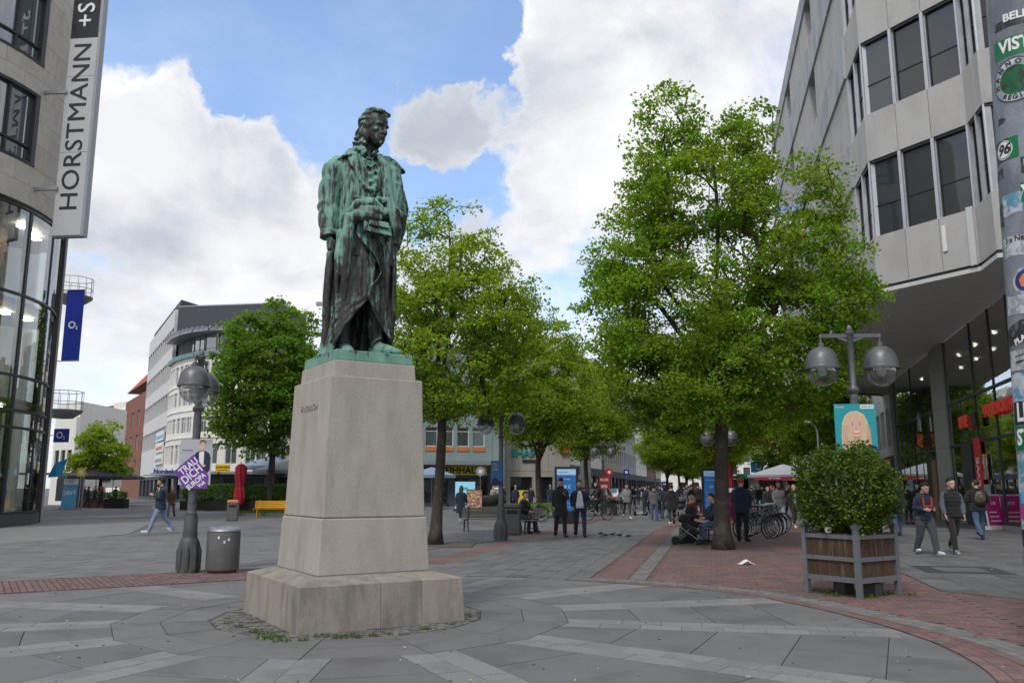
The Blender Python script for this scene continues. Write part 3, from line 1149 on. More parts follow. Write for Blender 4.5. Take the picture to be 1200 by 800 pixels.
def add_hand(mb, wrist, d, side, palm_n, L, curl=0.5, fingers=True, n=7):
 """hand of length L from the wrist along d; palm_n = direction the palm faces; thumb towards side"""
 d = d.normalized()
 palm_n = (palm_n - d * palm_n.dot(d)).normalized()
 t = side
 t = (t - d * t.dot(d) - palm_n * t.dot(palm_n)).normalized()
 pw = L * .21
 kn = wrist + d * L * .5
 mb.tube([wrist - d * L * .08, wrist + d * L * .12, wrist + d * L * .32, kn], [(L * .13, L * .10), (L * .17, L * .10), (L * .21, L * .095), (L * .20, L * .075)], 10, up=t)
 for i, (o, ln) in enumerate(((.155, .44), (.055, .5), (-.05, .46), (-.15, .36))):
  if not fingers:
   break
  b0 = kn + t * (L * o) - d * L * .03
  seg = L * ln / 3
  dd, p = d.copy(), b0
  pts = [p]
  c = curl * (1.0 + .12 * i)
  for k in range(3):
   ang = c * (0.5 + .35 * k)
   dd = (d * cos(ang * (k + 1) * .6) + palm_n * sin(ang * (k + 1) * .6)).normalized()
   p = p + dd * seg
   pts.append(p)
  mb.tube(pts, [L * .055, L * .05, L * .045, L * .034], n)
 if not fingers:
  mb.tube([kn, kn + (d + palm_n * curl * .6).normalized() * L * .22, kn + (d + palm_n * curl * 1.5).normalized() * L * .40], [(L * .19, L * .07), (L * .16, L * .06), (L * .08, L * .04)], 8, up=t)
 b0 = wrist + d * L * .14 + t * L * .14
 mb.tube([b0, b0 + (t * .7 + d * .75 + palm_n * .2).normalized() * L * .17, b0 + (t * .7 + d * .75 + palm_n * .2).normalized() * L * .17 + (d + palm_n * .35 + t * .1).normalized() * L * .19],
   [L * .075, L * .06, L * .042], n)
def nz(p, s):
 return noise.noise(Vector((p[0] * s[0], p[1] * s[1], p[2] * s[2])))
def build_statue():
 V = Vector
 # ---- body: head, neck, trunk, hands, legs and shoes in one skin
 m = MB()
 hh = 0.485
 HM = Matrix.Translation(V((0.03, -0.12, 2.905))) @ Matrix.Rotation(rad(25), 4, 'Z') @ Matrix.Rotation(rad(13), 4, 'X')
 add_head(m, HM, hh)
 m.tube([V((0, 0.03, 2.62)), V((0.01, 0.0, 2.8)), V((0.03, -.05, 3.02))], [.17, .135, .14], 14)
 m.loft([ell(z, 0, cy, rx, ry) for z, rx, ry, cy in ((1.45, .30, .22, 0), (1.9, .29, .21, 0), (2.35, .36, .24, 0), (2.58, .38, .21, .02), (2.72, .2, .15, .03))])
 # legs: weight on his left leg, the right one trailing
 m.tube([V((-.16, .02, 1.55)), V((-.2, .0, .95)), V((-.21, .08, .5)), V((-.2, .1, .1))], [.2, .15, .13, .085], 12)
 m.tube([V((.16, .0, 1.55)), V((.2, -.06, .95)), V((.24, -.03, .5)), V((.25, -.06, .12))], [.2, .15, .13, .085], 12)
 for (hx, hy, ang, L) in ((-.2, .10, -.12, .42), (.25, -.05, .30, .50)):
  f = V((sin(ang), -cos(ang), 0))
  c = V((hx, hy, 0))
  m.tube([c - f * .10 + V((0, 0, .10)), c + V((0, 0, .115)), c + f * L * .45 + V((0, 0, .085)), c + f * L * .8 + V((0, 0, .05)), c + f * L + V((0, 0, .035))],
               [(.07, .09), (.095, .115), (.095, .085), (.085, .05), (.045, .03)], 12, up=(1, 0, 0))
  m.tube([c + f * .05 + V((0, 0, .17)), c - f * .02 + V((0, 0, .22))], [.11, .10], 12)
 # his right hand hanging, gathering the cloak; his left hand across the front
 add_hand(m, V((-.50, -.04, 1.56)), V((.08, -.12, -1)), V((.3, -1, 0)), V((1, .2, .1)), .34, .75)
 add_hand(m, V((.22, -.38, 1.93)), V((-.92, -.15, -.28)), V((0, -.25, 1)), V((0, .9, -.4)), .36, .65)
 body = remesh(m, .0125, 2, 'figure', mBronze)
 fig = obj_of('figure', body, mon, (0, 0, FZ))
 # ---- coat with sleeves, collar and lapels
 m = MB()
 m.loft([ell(z, cx, cy, rx, ry, 28, 2.2) for z, cx, rx, ry, cy in ((1.3, 0, .37, .28, 0), (1.6, 0, .38, .275, 0), (1.9, 0, .37, .26, 0), (2.15, 0, .365, .275, -.01), (2.4, 0, .405, .285, -.005), (2.58, 0, .44, .25, .02),
               (2.68, 0, .36, .20, .04), (2.74, 0, .22, .165, .04))])
 # sleeve of his right arm (left in view), slightly bent
 m.tube([V((-.33, .03, 2.60)), V((-.44, .03, 2.50)), V((-.475, .04, 2.25)), V((-.495, .05, 1.98)), V((-.50, .0, 1.78)), V((-.49, -.035, 1.58))], [.15, .165, .15, .14, .135, .12], 14)
 m.tube([V((-.49, -.03, 1.62)), V((-.488, -.04, 1.54))], [.13, .134], 14)
 # sleeve of his left arm, forearm laid across
 m.tube([V((.34, .03, 2.60)), V((.45, .03, 2.48)), V((.52, .02, 2.2)), V((.50, -.08, 1.98)), V((.40, -.25, 1.90)), V((.24, -.37, 1.93))], [.15, .165, .155, .15, .13, .105], 14)
 # collar and lapels
 for sx in (-1, 1):
  m.tube([V((sx * .05, .19, 2.86)), V((sx * .17, .12, 2.86)), V((sx * .22, -.02, 2.78)), V((sx * .17, -.19, 2.66))], [(.05, .035), (.06, .035), (.075, .03), (.05, .025)], 10)
  pts = [(.03, 2.18), (.10, 2.20), (.30, 2.52), (.33, 2.66), (.20, 2.72), (.09, 2.50)]
  f0 = V((0, -.285, 0))
  n = len(pts)
  a_ = [V((sx * x, -.28 + 0.9 * max(0, x - .12) ** 1.5 + (.06 if z > 2.6 else 0), z)) for x, z in pts]
  b_ = [p + V((0, -.035, 0)) for p in a_]
  if sx < 0:
   a_, b_ = b_, a_
  m.loft([a_, b_])
 # his right shoulder cape edge
 m.tube([V((-.20, -.20, 2.70)), V((-.36, -.13, 2.66)), V((-.45, .0, 2.60)), V((-.42, .14, 2.58))], [(.05, .02), (.07, .02), (.07, .02), (.05, .02)], 8)
 # waistcoat edges, sash, buttons
 for z in (2.08, 1.98, 1.86):
  m.tube([V((-.22, -.23, z + .01)), V((-.1, -.272, z)), V((.05, -.285, z - .015)), V((.2, -.26, z))], [.018, .022, .022, .018], 6)
 for k in range(6):
  m.tube([V((.05 - .004 * k, -.28, 2.16 - .085 * k)), V((.05 - .004 * k, -.31, 2.16 - .085 * k))], [.022, .016], 6)
 # shirt ruffle
 for k in range(9):
  z = 2.66 - k * .055
  x = .02 + (.035 if k % 2 else -.035)
  m.tube([V((x - .05, -.24 - .006 * k, z)), V((x, -.275 - .004 * k, z - .02)), V((x + .05, -.24 - .006 * k, z + .01))], [.022, .03, .02], 6)
 for sx in (-1, 1):
  m.tube([V((sx * .14, .02, 2.86)), V((sx * .13, -.10, 2.83)), V((sx * .06, -.2, 2.73))], [(.035, .05), (.035, .06), (.03, .05)], 8)
 def cd(p, nrm):
  arm = abs(p[0]) > .40
  w = .020 * nz(p, (9, 9, 2.2)) + .010 * nz(p, (20, 20, 7))
  if arm:
   w += .020 * sin(p[2] * 26 + 5 * nz(p, (3, 3, 3)) + p[0] * 12) * max(0, nz(p, (2.5, 2.5, 3)) + .35)
  return w
 coat = remesh(m, .0125, 1, 'coat', mBronze, cd)
 obj_of('coat', coat, mon, (0, 0, FZ))
 # ---- the long cloak: folded shell round the legs, open at the front below the knee
 def shell(name, zs, edges, R, thick=.03, n=90, top=None):
  """edges(z) -> (a0, a1) measured from the front, to the right in view positive; R(a, z) -> radius pair"""
  outer, inner = [], []
  for z in zs:
   a0, a1 = edges(z)
   ro, ri = [], []
   for k in range(n + 1):
    a = a0 + (a1 - a0) * k / n
    x, y, dz = R(a, z)
    x2, y2, _ = R(a, z)
    L = math.hypot(x, y)
    ro.append(V((x, y, z + dz)))
    ri.append(V((x * (1 - thick / L), y * (1 - thick / L), z + dz)))
   outer.append(ro)
   inner.append(ri)
  rings = [o + i[::-1] for o, i in zip(outer, inner)]
  b = MB()
  b.loft(rings)
  return b
 def interp(z, tab):
  for (z0, v0), (z1, v1) in zip(tab, tab[1:]):
   if z <= z1:
    t = max(0, (z - z0) / (z1 - z0))
    t = t * t * (3 - 2 * t)
    return v0 + (v1 - v0) * t
  return tab[-1][1]
 RX = [(0, .50), (.12, .48), (.4, .47), (.9, .46), (1.4, .43), (1.75, .40), (2.0, .37)]
 RY = [(0, .40), (.12, .39), (.5, .37), (1.0, .34), (1.4, .31), (1.75, .29), (2.0, .27)]
 def fold(a, z, ph=0.0):
  amp = interp(z, [(0, .055), (.6, .042), (1.2, .028), (1.7, .014), (2, .01)])
  w = sin(a * 7 + 1.3 * sin(z * 1.1) + ph) + .6 * sin(a * 13 + 2.0 * z + 1.0 + ph) + .35 * sin(a * 23 - 1.5 * z + ph)
  w = math.copysign(abs(w) ** .8, w)
  return amp * w * .62
 def Rmain(a, z):
  rx, ry = interp(z, RX), interp(z, RY)
  f = fold(a, z)
  k = 1.0
  dx = -.03 * (1 - min(z, 1) / 1)
  return ((rx + f) * sin(a) + dx, -(ry + f) * cos(a) + .03, 0.0)
 zs = [.0, .03, .08, .15, .25, .35, .45, .55, .65, .75, .9, 1.05, 1.2, 1.35, 1.5, 1.65, 1.8]
 # hidden back and his right half: from its front edge (left in view) round the back
 eL = [(0, -62), (.10, -57), (.3, -42), (.55, -20), (.75, 2), (1.0, 10), (1.4, 16), (1.8, 20)]
 sh = shell('cloak', zs, lambda z: (rad(interp(z, eL)), rad(-215)), Rmain)
 eR = [(.0, 52), (.17, 50), (.22, 42), (.30, 30), (.42, 16), (.55, 6), (.72, -6), (.86, -2), (1.0, 12), (1.12, 20), (1.25, 12), (1.38, -6), (1.5, -22), (1.62, -30), (1.8, -34)]
 def Rright(a, z):
  rx, ry = interp(z, RX) - .005, interp(z, RY) + .045
  f = fold(a, z, 1.7) * .8
  # the near edge curls outward
  e = rad(interp(z, eR))
  cu = .05 * math.exp(-max(0, a - e) / .10) * (1 if .2 < z < 1.55 else .3)
  rise = 0.17 if False else 0
  return ((rx + f + cu) * sin(a) - .01 * (1 - z), -(ry + f + cu) * cos(a) + .03, 0)
 zs2 = [.16, .2, .25, .32, .4, .48, .56, .64, .72, .8, .9, 1.0, 1.1, 1.2, 1.3, 1.4, 1.5, 1.6, 1.7, 1.8]
 sh2 = shell('cloak', zs2, lambda z: (rad(interp(z, eR)), rad(165)), Rright)
 m = MB()
 m.add(sh.v, sh.f)
 m.add(sh2.v, sh2.f)
 # drape over his left shoulder and upper arm
 rows = []
 for (z, w, o) in ((2.70, .10, 0), (2.60, .15, .02), (2.35, .16, .03), (2.1, .17, .02), (1.9, .19, .0), (1.7, .2, -.03), (1.5, .19, -.06), (1.2, .16, -.07)):
  rows.append((z, w, o))
 ring = []
 for (z, w, o) in rows:
  ring.append([V((.36 + o + w * cos(t), -.06 + (.30 if z < 2.5 else .2) * sin(t) * (1 if sin(t) < 0 else .7), z)) for t in [2 * pi * k / 22 for k in range(22)]])
 m.loft(ring)
 # its long front edge roll falling from the neck
 m.tube([V((.17, -.16, 2.76)), V((.20, -.26, 2.6)), V((.215, -.315, 2.35)), V((.235, -.34, 2.1)), V((.30, -.37, 1.9)), V((.36, -.38, 1.7)), V((.38, -.33, 1.5))], [(.06, .05), (.08, .06), (.085, .06), (.085, .06), (.09, .07), (.08, .07), (.05, .05)], 12)
 m.tube([V((.25, -.1, 2.76)), V((.37, -.22, 2.55)), V((.46, -.26, 2.2)), V((.52, -.24, 1.95)), V((.54, -.18, 1.75)), V((.50, -.1, 1.5))], [.06, .075, .07, .06, .055, .04], 10)
 # pointed collar of the cloak standing off the shoulder
 cpts = [V((.16, -.10, 2.80)), V((.34, -.14, 2.80)), V((.60, -.12, 2.66)), V((.62, -.10, 2.645)), V((.50, .08, 2.66)), V((.25, .12, 2.80))]
 m.loft([[p + V((0, 0, -.035)) for p in cpts], [p for p in cpts]])
 # cape end over the upper arm with its free corner
 m.tube([V((.46, .02, 2.56)), V((.56, .02, 2.3)), V((.615, .0, 2.08)), V((.62, -.01, 1.98))], [(.09, .14), (.10, .17), (.09, .16), (.06, .12)], 12)
 # folds of cloth gathered at the front under his hand
 for (pts, rr) in (([(-.30, -.20, 1.86), (-.2, -.33, 1.97), (-.05, -.40, 1.98), (.12, -.42, 1.93)], .075), ([(-.30, -.18, 1.72), (-.22, -.34, 1.80), (-.08, -.42, 1.80), (.1, -.43, 1.78)], .085),
                      ([(-.27, -.22, 1.78), (-.15, -.36, 1.88), (.0, -.43, 1.88), (.15, -.42, 1.86)], .075), ([(-.02, -.34, 1.99), (.06, -.40, 2.05), (.17, -.36, 2.06)], .045)):
  m.tube([V(p) for p in pts], [rr * .7, rr, rr * 1.05, rr * .6][:len(pts)], 10)
 # long folds falling on his right side from the gathered cloth to the hand
 for (pts, r0) in (([(-.28, -.22, 1.82), (-.33, -.28, 1.5), (-.35, -.29, 1.15), (-.33, -.22, .55)], .075), ([(-.37, -.16, 1.62), (-.42, -.22, 1.3), (-.42, -.15, .6)], .06),
                      ([(-.48, -.05, 1.35), (-.5, -.05, .9), (-.49, -.02, .35), (-.53, -.02, .02)], .06), ([(.36, -.26, 1.5), (.37, -.29, 1.1), (.38, -.30, .6), (.4, -.24, .2)], .055),
                      ([(.22, -.33, 1.5), (.24, -.36, 1.1), (.27, -.31, .62)], .045)):
  m.tube([V(p) for p in pts], [r0, r0 * 1.05, r0 * .85, r0 * .3] if len(pts) == 4 else [r0, r0 * .95, r0 * .3], 10)
 def kd(p, nrm):
  return .013 * nz(p, (12, 12, 1.6)) + .008 * nz(p, (24, 24, 6))
 cl = remesh(m, .0125, 1, 'cloak', mBronze, kd)
 obj_of('cloak', cl, mon, (0, 0, FZ))
 # ---- manuscript pressed under the hand
 b = MB()
 R = Matrix.Rotation(rad(-24), 3, 'X') @ Matrix.Rotation(rad(3), 3, 'Y')
 b.box((.04, -.445, 1.635), (.40, .05, .17), M=R)
 b.box((.05, -.47, 1.70), (.30, .03, .10), M=R)
 b.build('manuscript', mBronze, mon, bevel=0.01).location = (0, 0, FZ)
 # ---- hair: combed-back waves down to the collar
 m = MB()
 rings = []
 for t, dy, k in ((.42, .10, 1.02), (.5, .09, 1.05), (.6, .08, 1.07), (.72, .05, 1.09), (.84, .02, 1.10), (.93, .0, 1.12), (.99, .0, 1.2)):
  for (t0, f0, b0, h0), (t1, f1, b1, h1) in zip(HEADP, HEADP[1:]):
   if t0 <= min(t, .985) <= t1:
    w = (min(t, .985) - t0) / (t1 - t0)
    f, bk, hw = f0 + (f1 - f0) * w, b0 + (b1 - b0) * w, h0 + (h1 - h0) * w
  if t < .8:
   f = f + .30
  else:
   f = f - .01
  rings.append([p * hh for p in ell(t, 0, (f + bk) / 2 + .02, hw * (k - .03), (bk - f) / 2 + .01, 20, 2.3)])
 m.loft(rings)
 r_ = random.Random(3)
 for k in range(34):
  a = rad(-118 + 236 * k / 33)          # from one temple round the back to the other
  sx, sy = sin(a), cos(a)
  x0, y0 = sx * .29, sy * .36 + .02
  low = -.34 - .10 * r_.random() if abs(sx) < .95 else -.26 - .1 * r_.random()
  pts = [V((x0 * .75, -.30 + .25 * (1 - abs(sx)) if abs(sx) > .6 else y0 * .3, .93)), V((x0 * 1.0, y0 * .7, .78)), V((x0 * 1.02, y0 * 1.0, .56)), V((x0 * 1.0 + r_.uniform(-.03, .03), y0 * 1.04 + .03, .34)),
               V((x0 * 1.04 + r_.uniform(-.04, .04), y0 * 1.08 + .06, .08)), V((x0 * 1.12 + r_.uniform(-.05, .05), y0 * 1.05 + .10, low))]
  m.tube([p * hh for p in pts], [.03 * hh, .045 * hh, .058 * hh, .068 * hh, .075 * hh, .035 * hh], 7)
 for k in range(9):
  x = -.24 + .06 * k
  m.tube([V((x, -.36 + .12 * abs(x), .84)) * hh, V((x * 1.05, -.30, .93)) * hh, V((x * 1.0, -.05, .98)) * hh, V((x * 1.1, .2, .92)) * hh], [.035 * hh, .05 * hh, .05 * hh, .05 * hh], 7)
 m.xf(HM)
 hd = remesh(m, .012, 1, 'hair', mBronze, lambda p, n_: .016 * nz(p, (17, 17, 12)) + .012 * sin(p[2] * 55 + 7 * nz(p, (6, 6, 4))))
 obj_of('hair', hd, mon, (0, 0, FZ))
build_statue()
for _o in mon.children:
 if _o.name.split('.')[0] in ('figure', 'coat', 'cloak', 'hair', 'manuscript'):
  _o.scale = (.93, 1, 1)
# ------------------------------------------------------------------ trees and plants
mBark = mat('bark', (0.055, 0.045, 0.036), 0.95, 0.35, 9, 1.0, 28, stretch=(1.6, 1.6, 0.35), color2=(0.085, 0.075, 0.06), thr=(0.5, 0.65), scale2=4)
mLeafBig = leaf_mat('linden leaf', (0.108, 0.21, 0.022), (0.225, 0.355, 0.045), 0.57)
mLeafLime = leaf_mat('young linden leaf', (0.148, 0.24, 0.026), (0.275, 0.385, 0.052), 0.57)
mLeafDark = leaf_mat('chestnut leaf', (0.08, 0.175, 0.024), (0.165, 0.29, 0.042), 0.52)
mLeafOlive = leaf_mat('olive bud leaf', (0.16, 0.17, 0.065), (0.26, 0.26, 0.10), 0.45)
mLeafBox = leaf_mat('box shrub leaf', (0.038, 0.078, 0.014), (0.14, 0.205, 0.034), 0.35, 0.6)
mLeafHedge = leaf_mat('hedge leaf', (0.055, 0.135, 0.02), (0.11, 0.22, 0.034), 0.4)
def leaf_quads(r, centers, sizes, droop=0.5, aspect=0.8):
 """folded kite-shaped leaves, one island of two faces each: arrays of verts and quads"""
 n = len(centers)
 yaw = r.uniform(0, 2 * np.pi, n)
 pitch = r.normal(-droop * 0.9, 0.55, n)
 roll = r.normal(0, 0.6, n)
 d = np.stack([np.cos(yaw) * np.cos(pitch), np.sin(yaw) * np.cos(pitch), np.sin(pitch)], 1)
 s0 = np.stack([-np.sin(yaw), np.cos(yaw), np.zeros(n)], 1)
 up = np.cross(d, s0)
 s = s0 * np.cos(roll)[:, None] + up * np.sin(roll)[:, None]
 u = np.cross(d, s)
 L = sizes[:, None]
 base = centers - d * L * .5
 tip = centers + d * L * .5
 mid = centers - d * L * .08 - u * L * .10
 l = centers + s * L * aspect * .5 - d * L * .12 + u * L * .06
 q = centers - s * L * aspect * .5 - d * L * .12 + u * L * .06
 v = np.stack([base, l, tip, q], 1).reshape(-1, 3)
 f = np.arange(n * 4, dtype=np.int32).reshape(-1, 4)
 return v, f
def make_tree(label, blobs, trunk_h, trunk_r, n_tips, per, leaf, m, seed, name='linden_tree', spray=(0.42, 0.42, 0.2), lean=(0, 0), group=None, droop=0.5, forks=(), layer=0.55,
              surf=0.5):
 """blobs: (x, y, z, rx, ry, rz, weight) ellipsoids of the crown in local metres; a skeleton of limbs is grown to tips spread through them"""
 r = np.random.default_rng(seed)
 root = thing(name, label, 'tree', group=group)
 w = np.array([b[6] * (b[3] * b[4] * b[5]) ** .72 for b in blobs])
 w /= w.sum()
 idx = r.choice(len(blobs), n_tips * 2, p=w)
 B = np.array([b[:6] for b in blobs])[idx]
 g = r.normal(size=(n_tips * 2, 3))
 g /= np.linalg.norm(g, axis=1)[:, None]
 rad_ = r.random(n_tips * 2) ** (1 / 3.0)
 rad_ = rad_ * (1 - surf) + surf * (0.45 + 0.58 * np.sqrt(r.random(n_tips * 2)))
 P = B[:, :3] + g * rad_[:, None] * B[:, 3:6]
 # gather the tips into flat sprays with gaps between them
 keep = np.ones(len(P), bool)
 for i in range(len(P)):
  v = noise.noise(Vector((P[i, 0] * .75 + seed, P[i, 1] * .75, P[i, 2] * 1.25)))
  if v < -0.14 + .28 * (r.random() - .5):
   keep[i] = False
 P = P[keep][:n_tips]
 # skeleton: trunk, then tips joined to the nearest node that lies nearer the fork
 fork = np.array([lean[0], lean[1], trunk_h])
 top = max(b[2] + b[5] * .55 for b in blobs)
 nodes, parent = [], []
 K = 8
 for i in range(K + 1):
  t = i / K
  nodes.append(np.array([lean[0] * t + .05 * math.sin(3 * t + seed), lean[1] * t + .04 * math.cos(4 * t + seed), trunk_h * t]))
  parent.append(i - 1)
 tb = len(nodes) - 1
 ctr = np.average(np.array([b[:3] for b in blobs]), axis=0, weights=w)
 K2 = 8
 prev = tb
 for i in range(1, K2 + 1):
  t = i / K2
  nodes.append(np.array([lean[0] + (ctr[0] - lean[0]) * t * .6 + .15 * math.sin(5 * t + seed), lean[1] + (ctr[1] - lean[1]) * t * .6 + .12 * math.cos(4 * t + seed), trunk_h + (top - trunk_h) * t * .9]))
  parent.append(prev)
  prev = len(nodes) - 1
 for (fx, fy, fz) in forks:
  prev = tb
  for i in range(1, 6):
   t = i / 5
   nodes.append(np.array([lean[0] + (fx - lean[0]) * t, lean[1] + (fy - lean[1]) * t, trunk_h + (fz - trunk_h) * (t ** .85)]))
   parent.append(prev)
   prev = len(nodes) - 1
 order = np.argsort(np.linalg.norm((P - fork) * np.array([1, 1, .8]), axis=1))
 N = np.zeros((len(nodes) + len(P) * 4, 3))
 cnt = len(nodes)
 N[:cnt] = np.array(nodes)
 tipnodes = []
 for i in order:
  p = P[i]
  dist = np.linalg.norm(N[tb:cnt] - p, axis=1)
  # prefer nodes below and inward so branches sweep up and out
  rel = p - N[tb:cnt]
  pen = np.where(rel[:, 2] < 0, -rel[:, 2] * 0.9, 0) + 0.10 * np.linalg.norm(N[tb:cnt] - fork, axis=1)
  j = int(np.argmin(dist + pen)) + tb
  L = dist[j - tb]
  q = N[j]
  ns = 1 if L < .5 else (2 if L < 1.4 else 3)
  pr = j
  for k in range(1, ns + 1):
   t = k / ns
   pt = q + (p - q) * t + np.array([0, 0, .10 * L * math.sin(pi * t)]) + r.normal(0, .03 * L, 3) * (1 if k < ns else 0)
   N[cnt] = pt
   parent.append(pr)
   pr = cnt
   cnt += 1
  tipnodes.append(pr)
 N = N[:cnt]
 # pipe model radii
 R = np.zeros(cnt)
 kids = [[] for _ in range(cnt)]
 for i, pa in enumerate(parent):
  if pa >= 0:
   kids[pa].append(i)
 acc = np.zeros(cnt)
 for i in range(cnt - 1, -1, -1):
  if not kids[i]:
   acc[i] += 1.0
  if parent[i] >= 0:
   acc[parent[i]] += acc[i]
 # nodes are created parent-first, so one reverse sweep is enough
 R = trunk_r * (acc / acc[0]) ** 0.42
 R = np.maximum(R, 0.008)
 tm = MB()
 for i in range(tb + 1):
  t = i / tb
  R[i] = trunk_r * (1.0 - .22 * t) * (1 + .55 * math.exp(-t * 11))
 tm.tube([Vector(N[i]) for i in range(tb + 1)], [float(R[i]) for i in range(tb + 1)], 14)
 tm.build('trunk', mBark, root, smooth=180)
 bm = MB()
 big = [i for i in range(tb + 1, cnt)]
 for i in big:
  pa = parent[i]
  if R[i] < 0.011 and (i % 3):
   continue
  r1, r0 = float(R[i]), float(min(R[pa] * .92, R[i] * 1.35))
  if pa <= tb:
   r0 = r1 * 1.1
  n = 7 if r1 > .04 else (5 if r1 > .02 else 3)
  bm.tube([Vector(N[pa]), Vector(N[i])], [r0, r1], n, cap=False)
 bm.build('branches', mBark, root, smooth=180)
 # leaves in flat sprays round the tips
 T = N[tipnodes]
 nl = len(T) * per
 C = np.repeat(T, per, axis=0)
 rr = np.sqrt(r.random(nl))
 aa = r.uniform(0, 2 * np.pi, nl)
 sc_ = np.repeat(r.uniform(.6, 1.3, len(T)), per)
 off = np.stack([rr * np.cos(aa) * spray[0], rr * np.sin(aa) * spray[1], r.normal(0, spray[2] * .5, nl) - rr * rr * spray[2] * .8], 1) * sc_[:, None]
 C = C + off
 v, f = leaf_quads(r, C, r.uniform(.5, 1.35, nl) * leaf, droop)
 obj_of('crown', mesh_np('crown', v, f, m), root)
 return root
# the big linden in front of the concrete building
pB = G(850, 644)
mPerM = 1 / 44.5
def blob_px(base, u, v, rx, rz, ry=None, wt=1.0, dy=0.0):
 """ellipsoid seen at a photograph pixel, at the distance of the tree's foot"""
 c = AT(u, v, base.y + dy)
 k = math.hypot(base.y + dy, (c.z - EYE)) / FPX
 return (c.x - base.x, c.y - base.y, c.z, rx * k, (ry if ry else rx) * k, rz * k, wt)
big = [blob_px(pB, u, v, rx, rz, ry, wt, dy) for u, v, rx, rz, ry, wt, dy in [
 (782, 140, 42, 42, 40, .9, 0), (790, 185, 55, 45, 60, .9, 0), (888, 150, 34, 38, 40, .8, 0), (862, 175, 45, 34, 50, .8, .3), (830, 230, 95, 50, 95, 1.0, 0), (930, 215, 55, 32, 60, .8, 0), (965, 240, 38, 26, 50, .7, .3),
 (745, 255, 50, 40, 70, .8, .2), (720, 300, 40, 45, 70, .8, 0), (850, 300, 115, 60, 120, 1.0, 0), (940, 310, 70, 52, 90, .9, -.2), (990, 345, 38, 30, 60, .7, 0), (720, 345, 48, 35, 80, .8, 0),
 (780, 370, 90, 60, 130, 1.0, -.5), (900, 380, 100, 60, 130, 1.0, .2), (985, 390, 40, 34, 70, .7, 0), (730, 410, 45, 40, 90, .8, 0), (760, 440, 62, 48, 120, .9, -.2), (830, 440, 90, 52, 130, 1.0, -.4),
 (920, 435, 75, 45, 110, .9, .2), (795, 480, 58, 28, 90, .7, 0), (890, 475, 70, 30, 100, .6, .4), (750, 480, 30, 28, 60, .5, .3), (960, 440, 40, 30, 60, .5, 0)]]
t_big = make_tree('largest linden, full bright green crown, rising from the red bricks before the concrete building', big, 3.9, .205, 1900, 70, 0.094, mLeafBig, 11, group='lindens along the street',
                  forks=((-1.4, .3, 6.4), (1.5, -.4, 6.2), (.6, 1.2, 7.0), (-.8, -1.2, 6.0)), spray=(.42, .42, .17))
t_big.location = (pB.x, pB.y, 0)
# second linden beside the monument
pS = G(512, 638)
sec = [blob_px(pS, u, v, rx, rz, ry, wt, dy) for u, v, rx, rz, ry, wt, dy in [
 (520, 235, 26, 24, 26, .55, 0), (502, 270, 28, 30, 34, .5, 0), (485, 250, 22, 32, 30, .4, .4), (548, 235, 14, 18, 18, .3, 0), (560, 300, 50, 28, 60, .7, 0), (505, 320, 45, 40, 70, .8, 0), (600, 345, 34, 26, 50, .7, 0), (540, 360, 75, 45, 100, 1, 0), (480, 370, 40, 55, 90, .8, 0),
 (585, 385, 48, 35, 80, .8, 0), (520, 420, 75, 45, 110, 1, 0), (580, 440, 45, 35, 80, .8, .2), (480, 440, 35, 42, 90, .8, 0), (530, 465, 62, 30, 100, .8, 0), (610, 462, 34, 20, 60, .6, 0), (545, 470, 40, 16, 60, .5, -.3)]]
t_sec = make_tree('slender linden with open lime-green crown just right of the statue', sec, 3.4, .16, 880, 62, 0.097, mLeafLime, 5, group='lindens along the street', lean=(.05, 0),
                  forks=((-.2, .2, 7.6), (1.2, .2, 6.0), (-.9, .3, 5.4)), spray=(.40, .40, .16))
t_sec.location = (pS.x, pS.y, 0)
# two more lindens, copied down both sides of the street
generic = [(0, 0, 5.2, 3.1, 3.1, 1.5, 1), (0, 0, 7.0, 2.9, 2.9, 1.7, 1), (.6, .2, 8.6, 1.9, 1.9, 1.3, .9), (-.7, -.3, 9.0, 1.3, 1.3, 1.1, .8), (2.0, .4, 5.6, 1.5, 1.6, 1.1, .8), (-2.1, -.2, 5.9, 1.5, 1.6, 1.2, .8),
           (.2, -1.9, 5.6, 1.6, 1.4, 1.2, .8), (.1, 2.0, 6.4, 1.5, 1.4, 1.2, .7), (0, 0, 4.0, 2.2, 2.2, .7, .6), (.3, .1, 10.0, .7, .7, .8, .5)]
t_c = make_tree('linden with forked trunk and green clump at its foot, beyond the lamp and bench', generic, 2.7, .17, 900, 48, 0.135, mLeafLime, 21, group='lindens along the street',
    forks=((-.9, 0, 5), (1.3, .2, 5.2), (.1, .8, 6)), spray=(.5, .5, .2))
t_c.location = (*G(632, 606)[:2], 0)
t_c.scale = (1.05, 1.05, 1.1)
t_d = make_tree('linden behind the dark advertising column in the left row', generic, 3.2, .17, 680, 42, 0.165, mLeafLime, 33, group='lindens along the street', forks=((-.9, 0, 5), (1.3, .2, 5.2)), spray=(.6, .6, .24))
t_d.location = (*G(688, 597)[:2], 0)
t_d.scale = (1.08, 1.08, 1.1)
ORD = ['first', 'second', 'third', 'fourth', 'fifth', 'sixth', 'seventh', 'eighth', 'ninth', 'tenth']
k = 0
for side, a0 in (('l', -3.9), ('r', 0.0)):
 for ib, b in enumerate([54, 70, 86, 102, 120, 140] if side == 'l' else [19, 35, 51, 67, 84, 102, 122, 145]):
  farlab = ('%s linden of the left street row, counted from the statue' % ORD[ib + 3]) if side == 'l' else ('%s linden of the right street row, behind the largest one' % ORD[ib + 1])
  x, y = sv2(a0 + rng.uniform(-.4, .4), b + rng.uniform(-1, 1))
  c = copy_tree(t_c if k % 3 == 0 else t_d, None, farlab, (x, y, 0), rng.uniform(0, 6.28), rng.uniform(.85, 1.05))
  k += 1
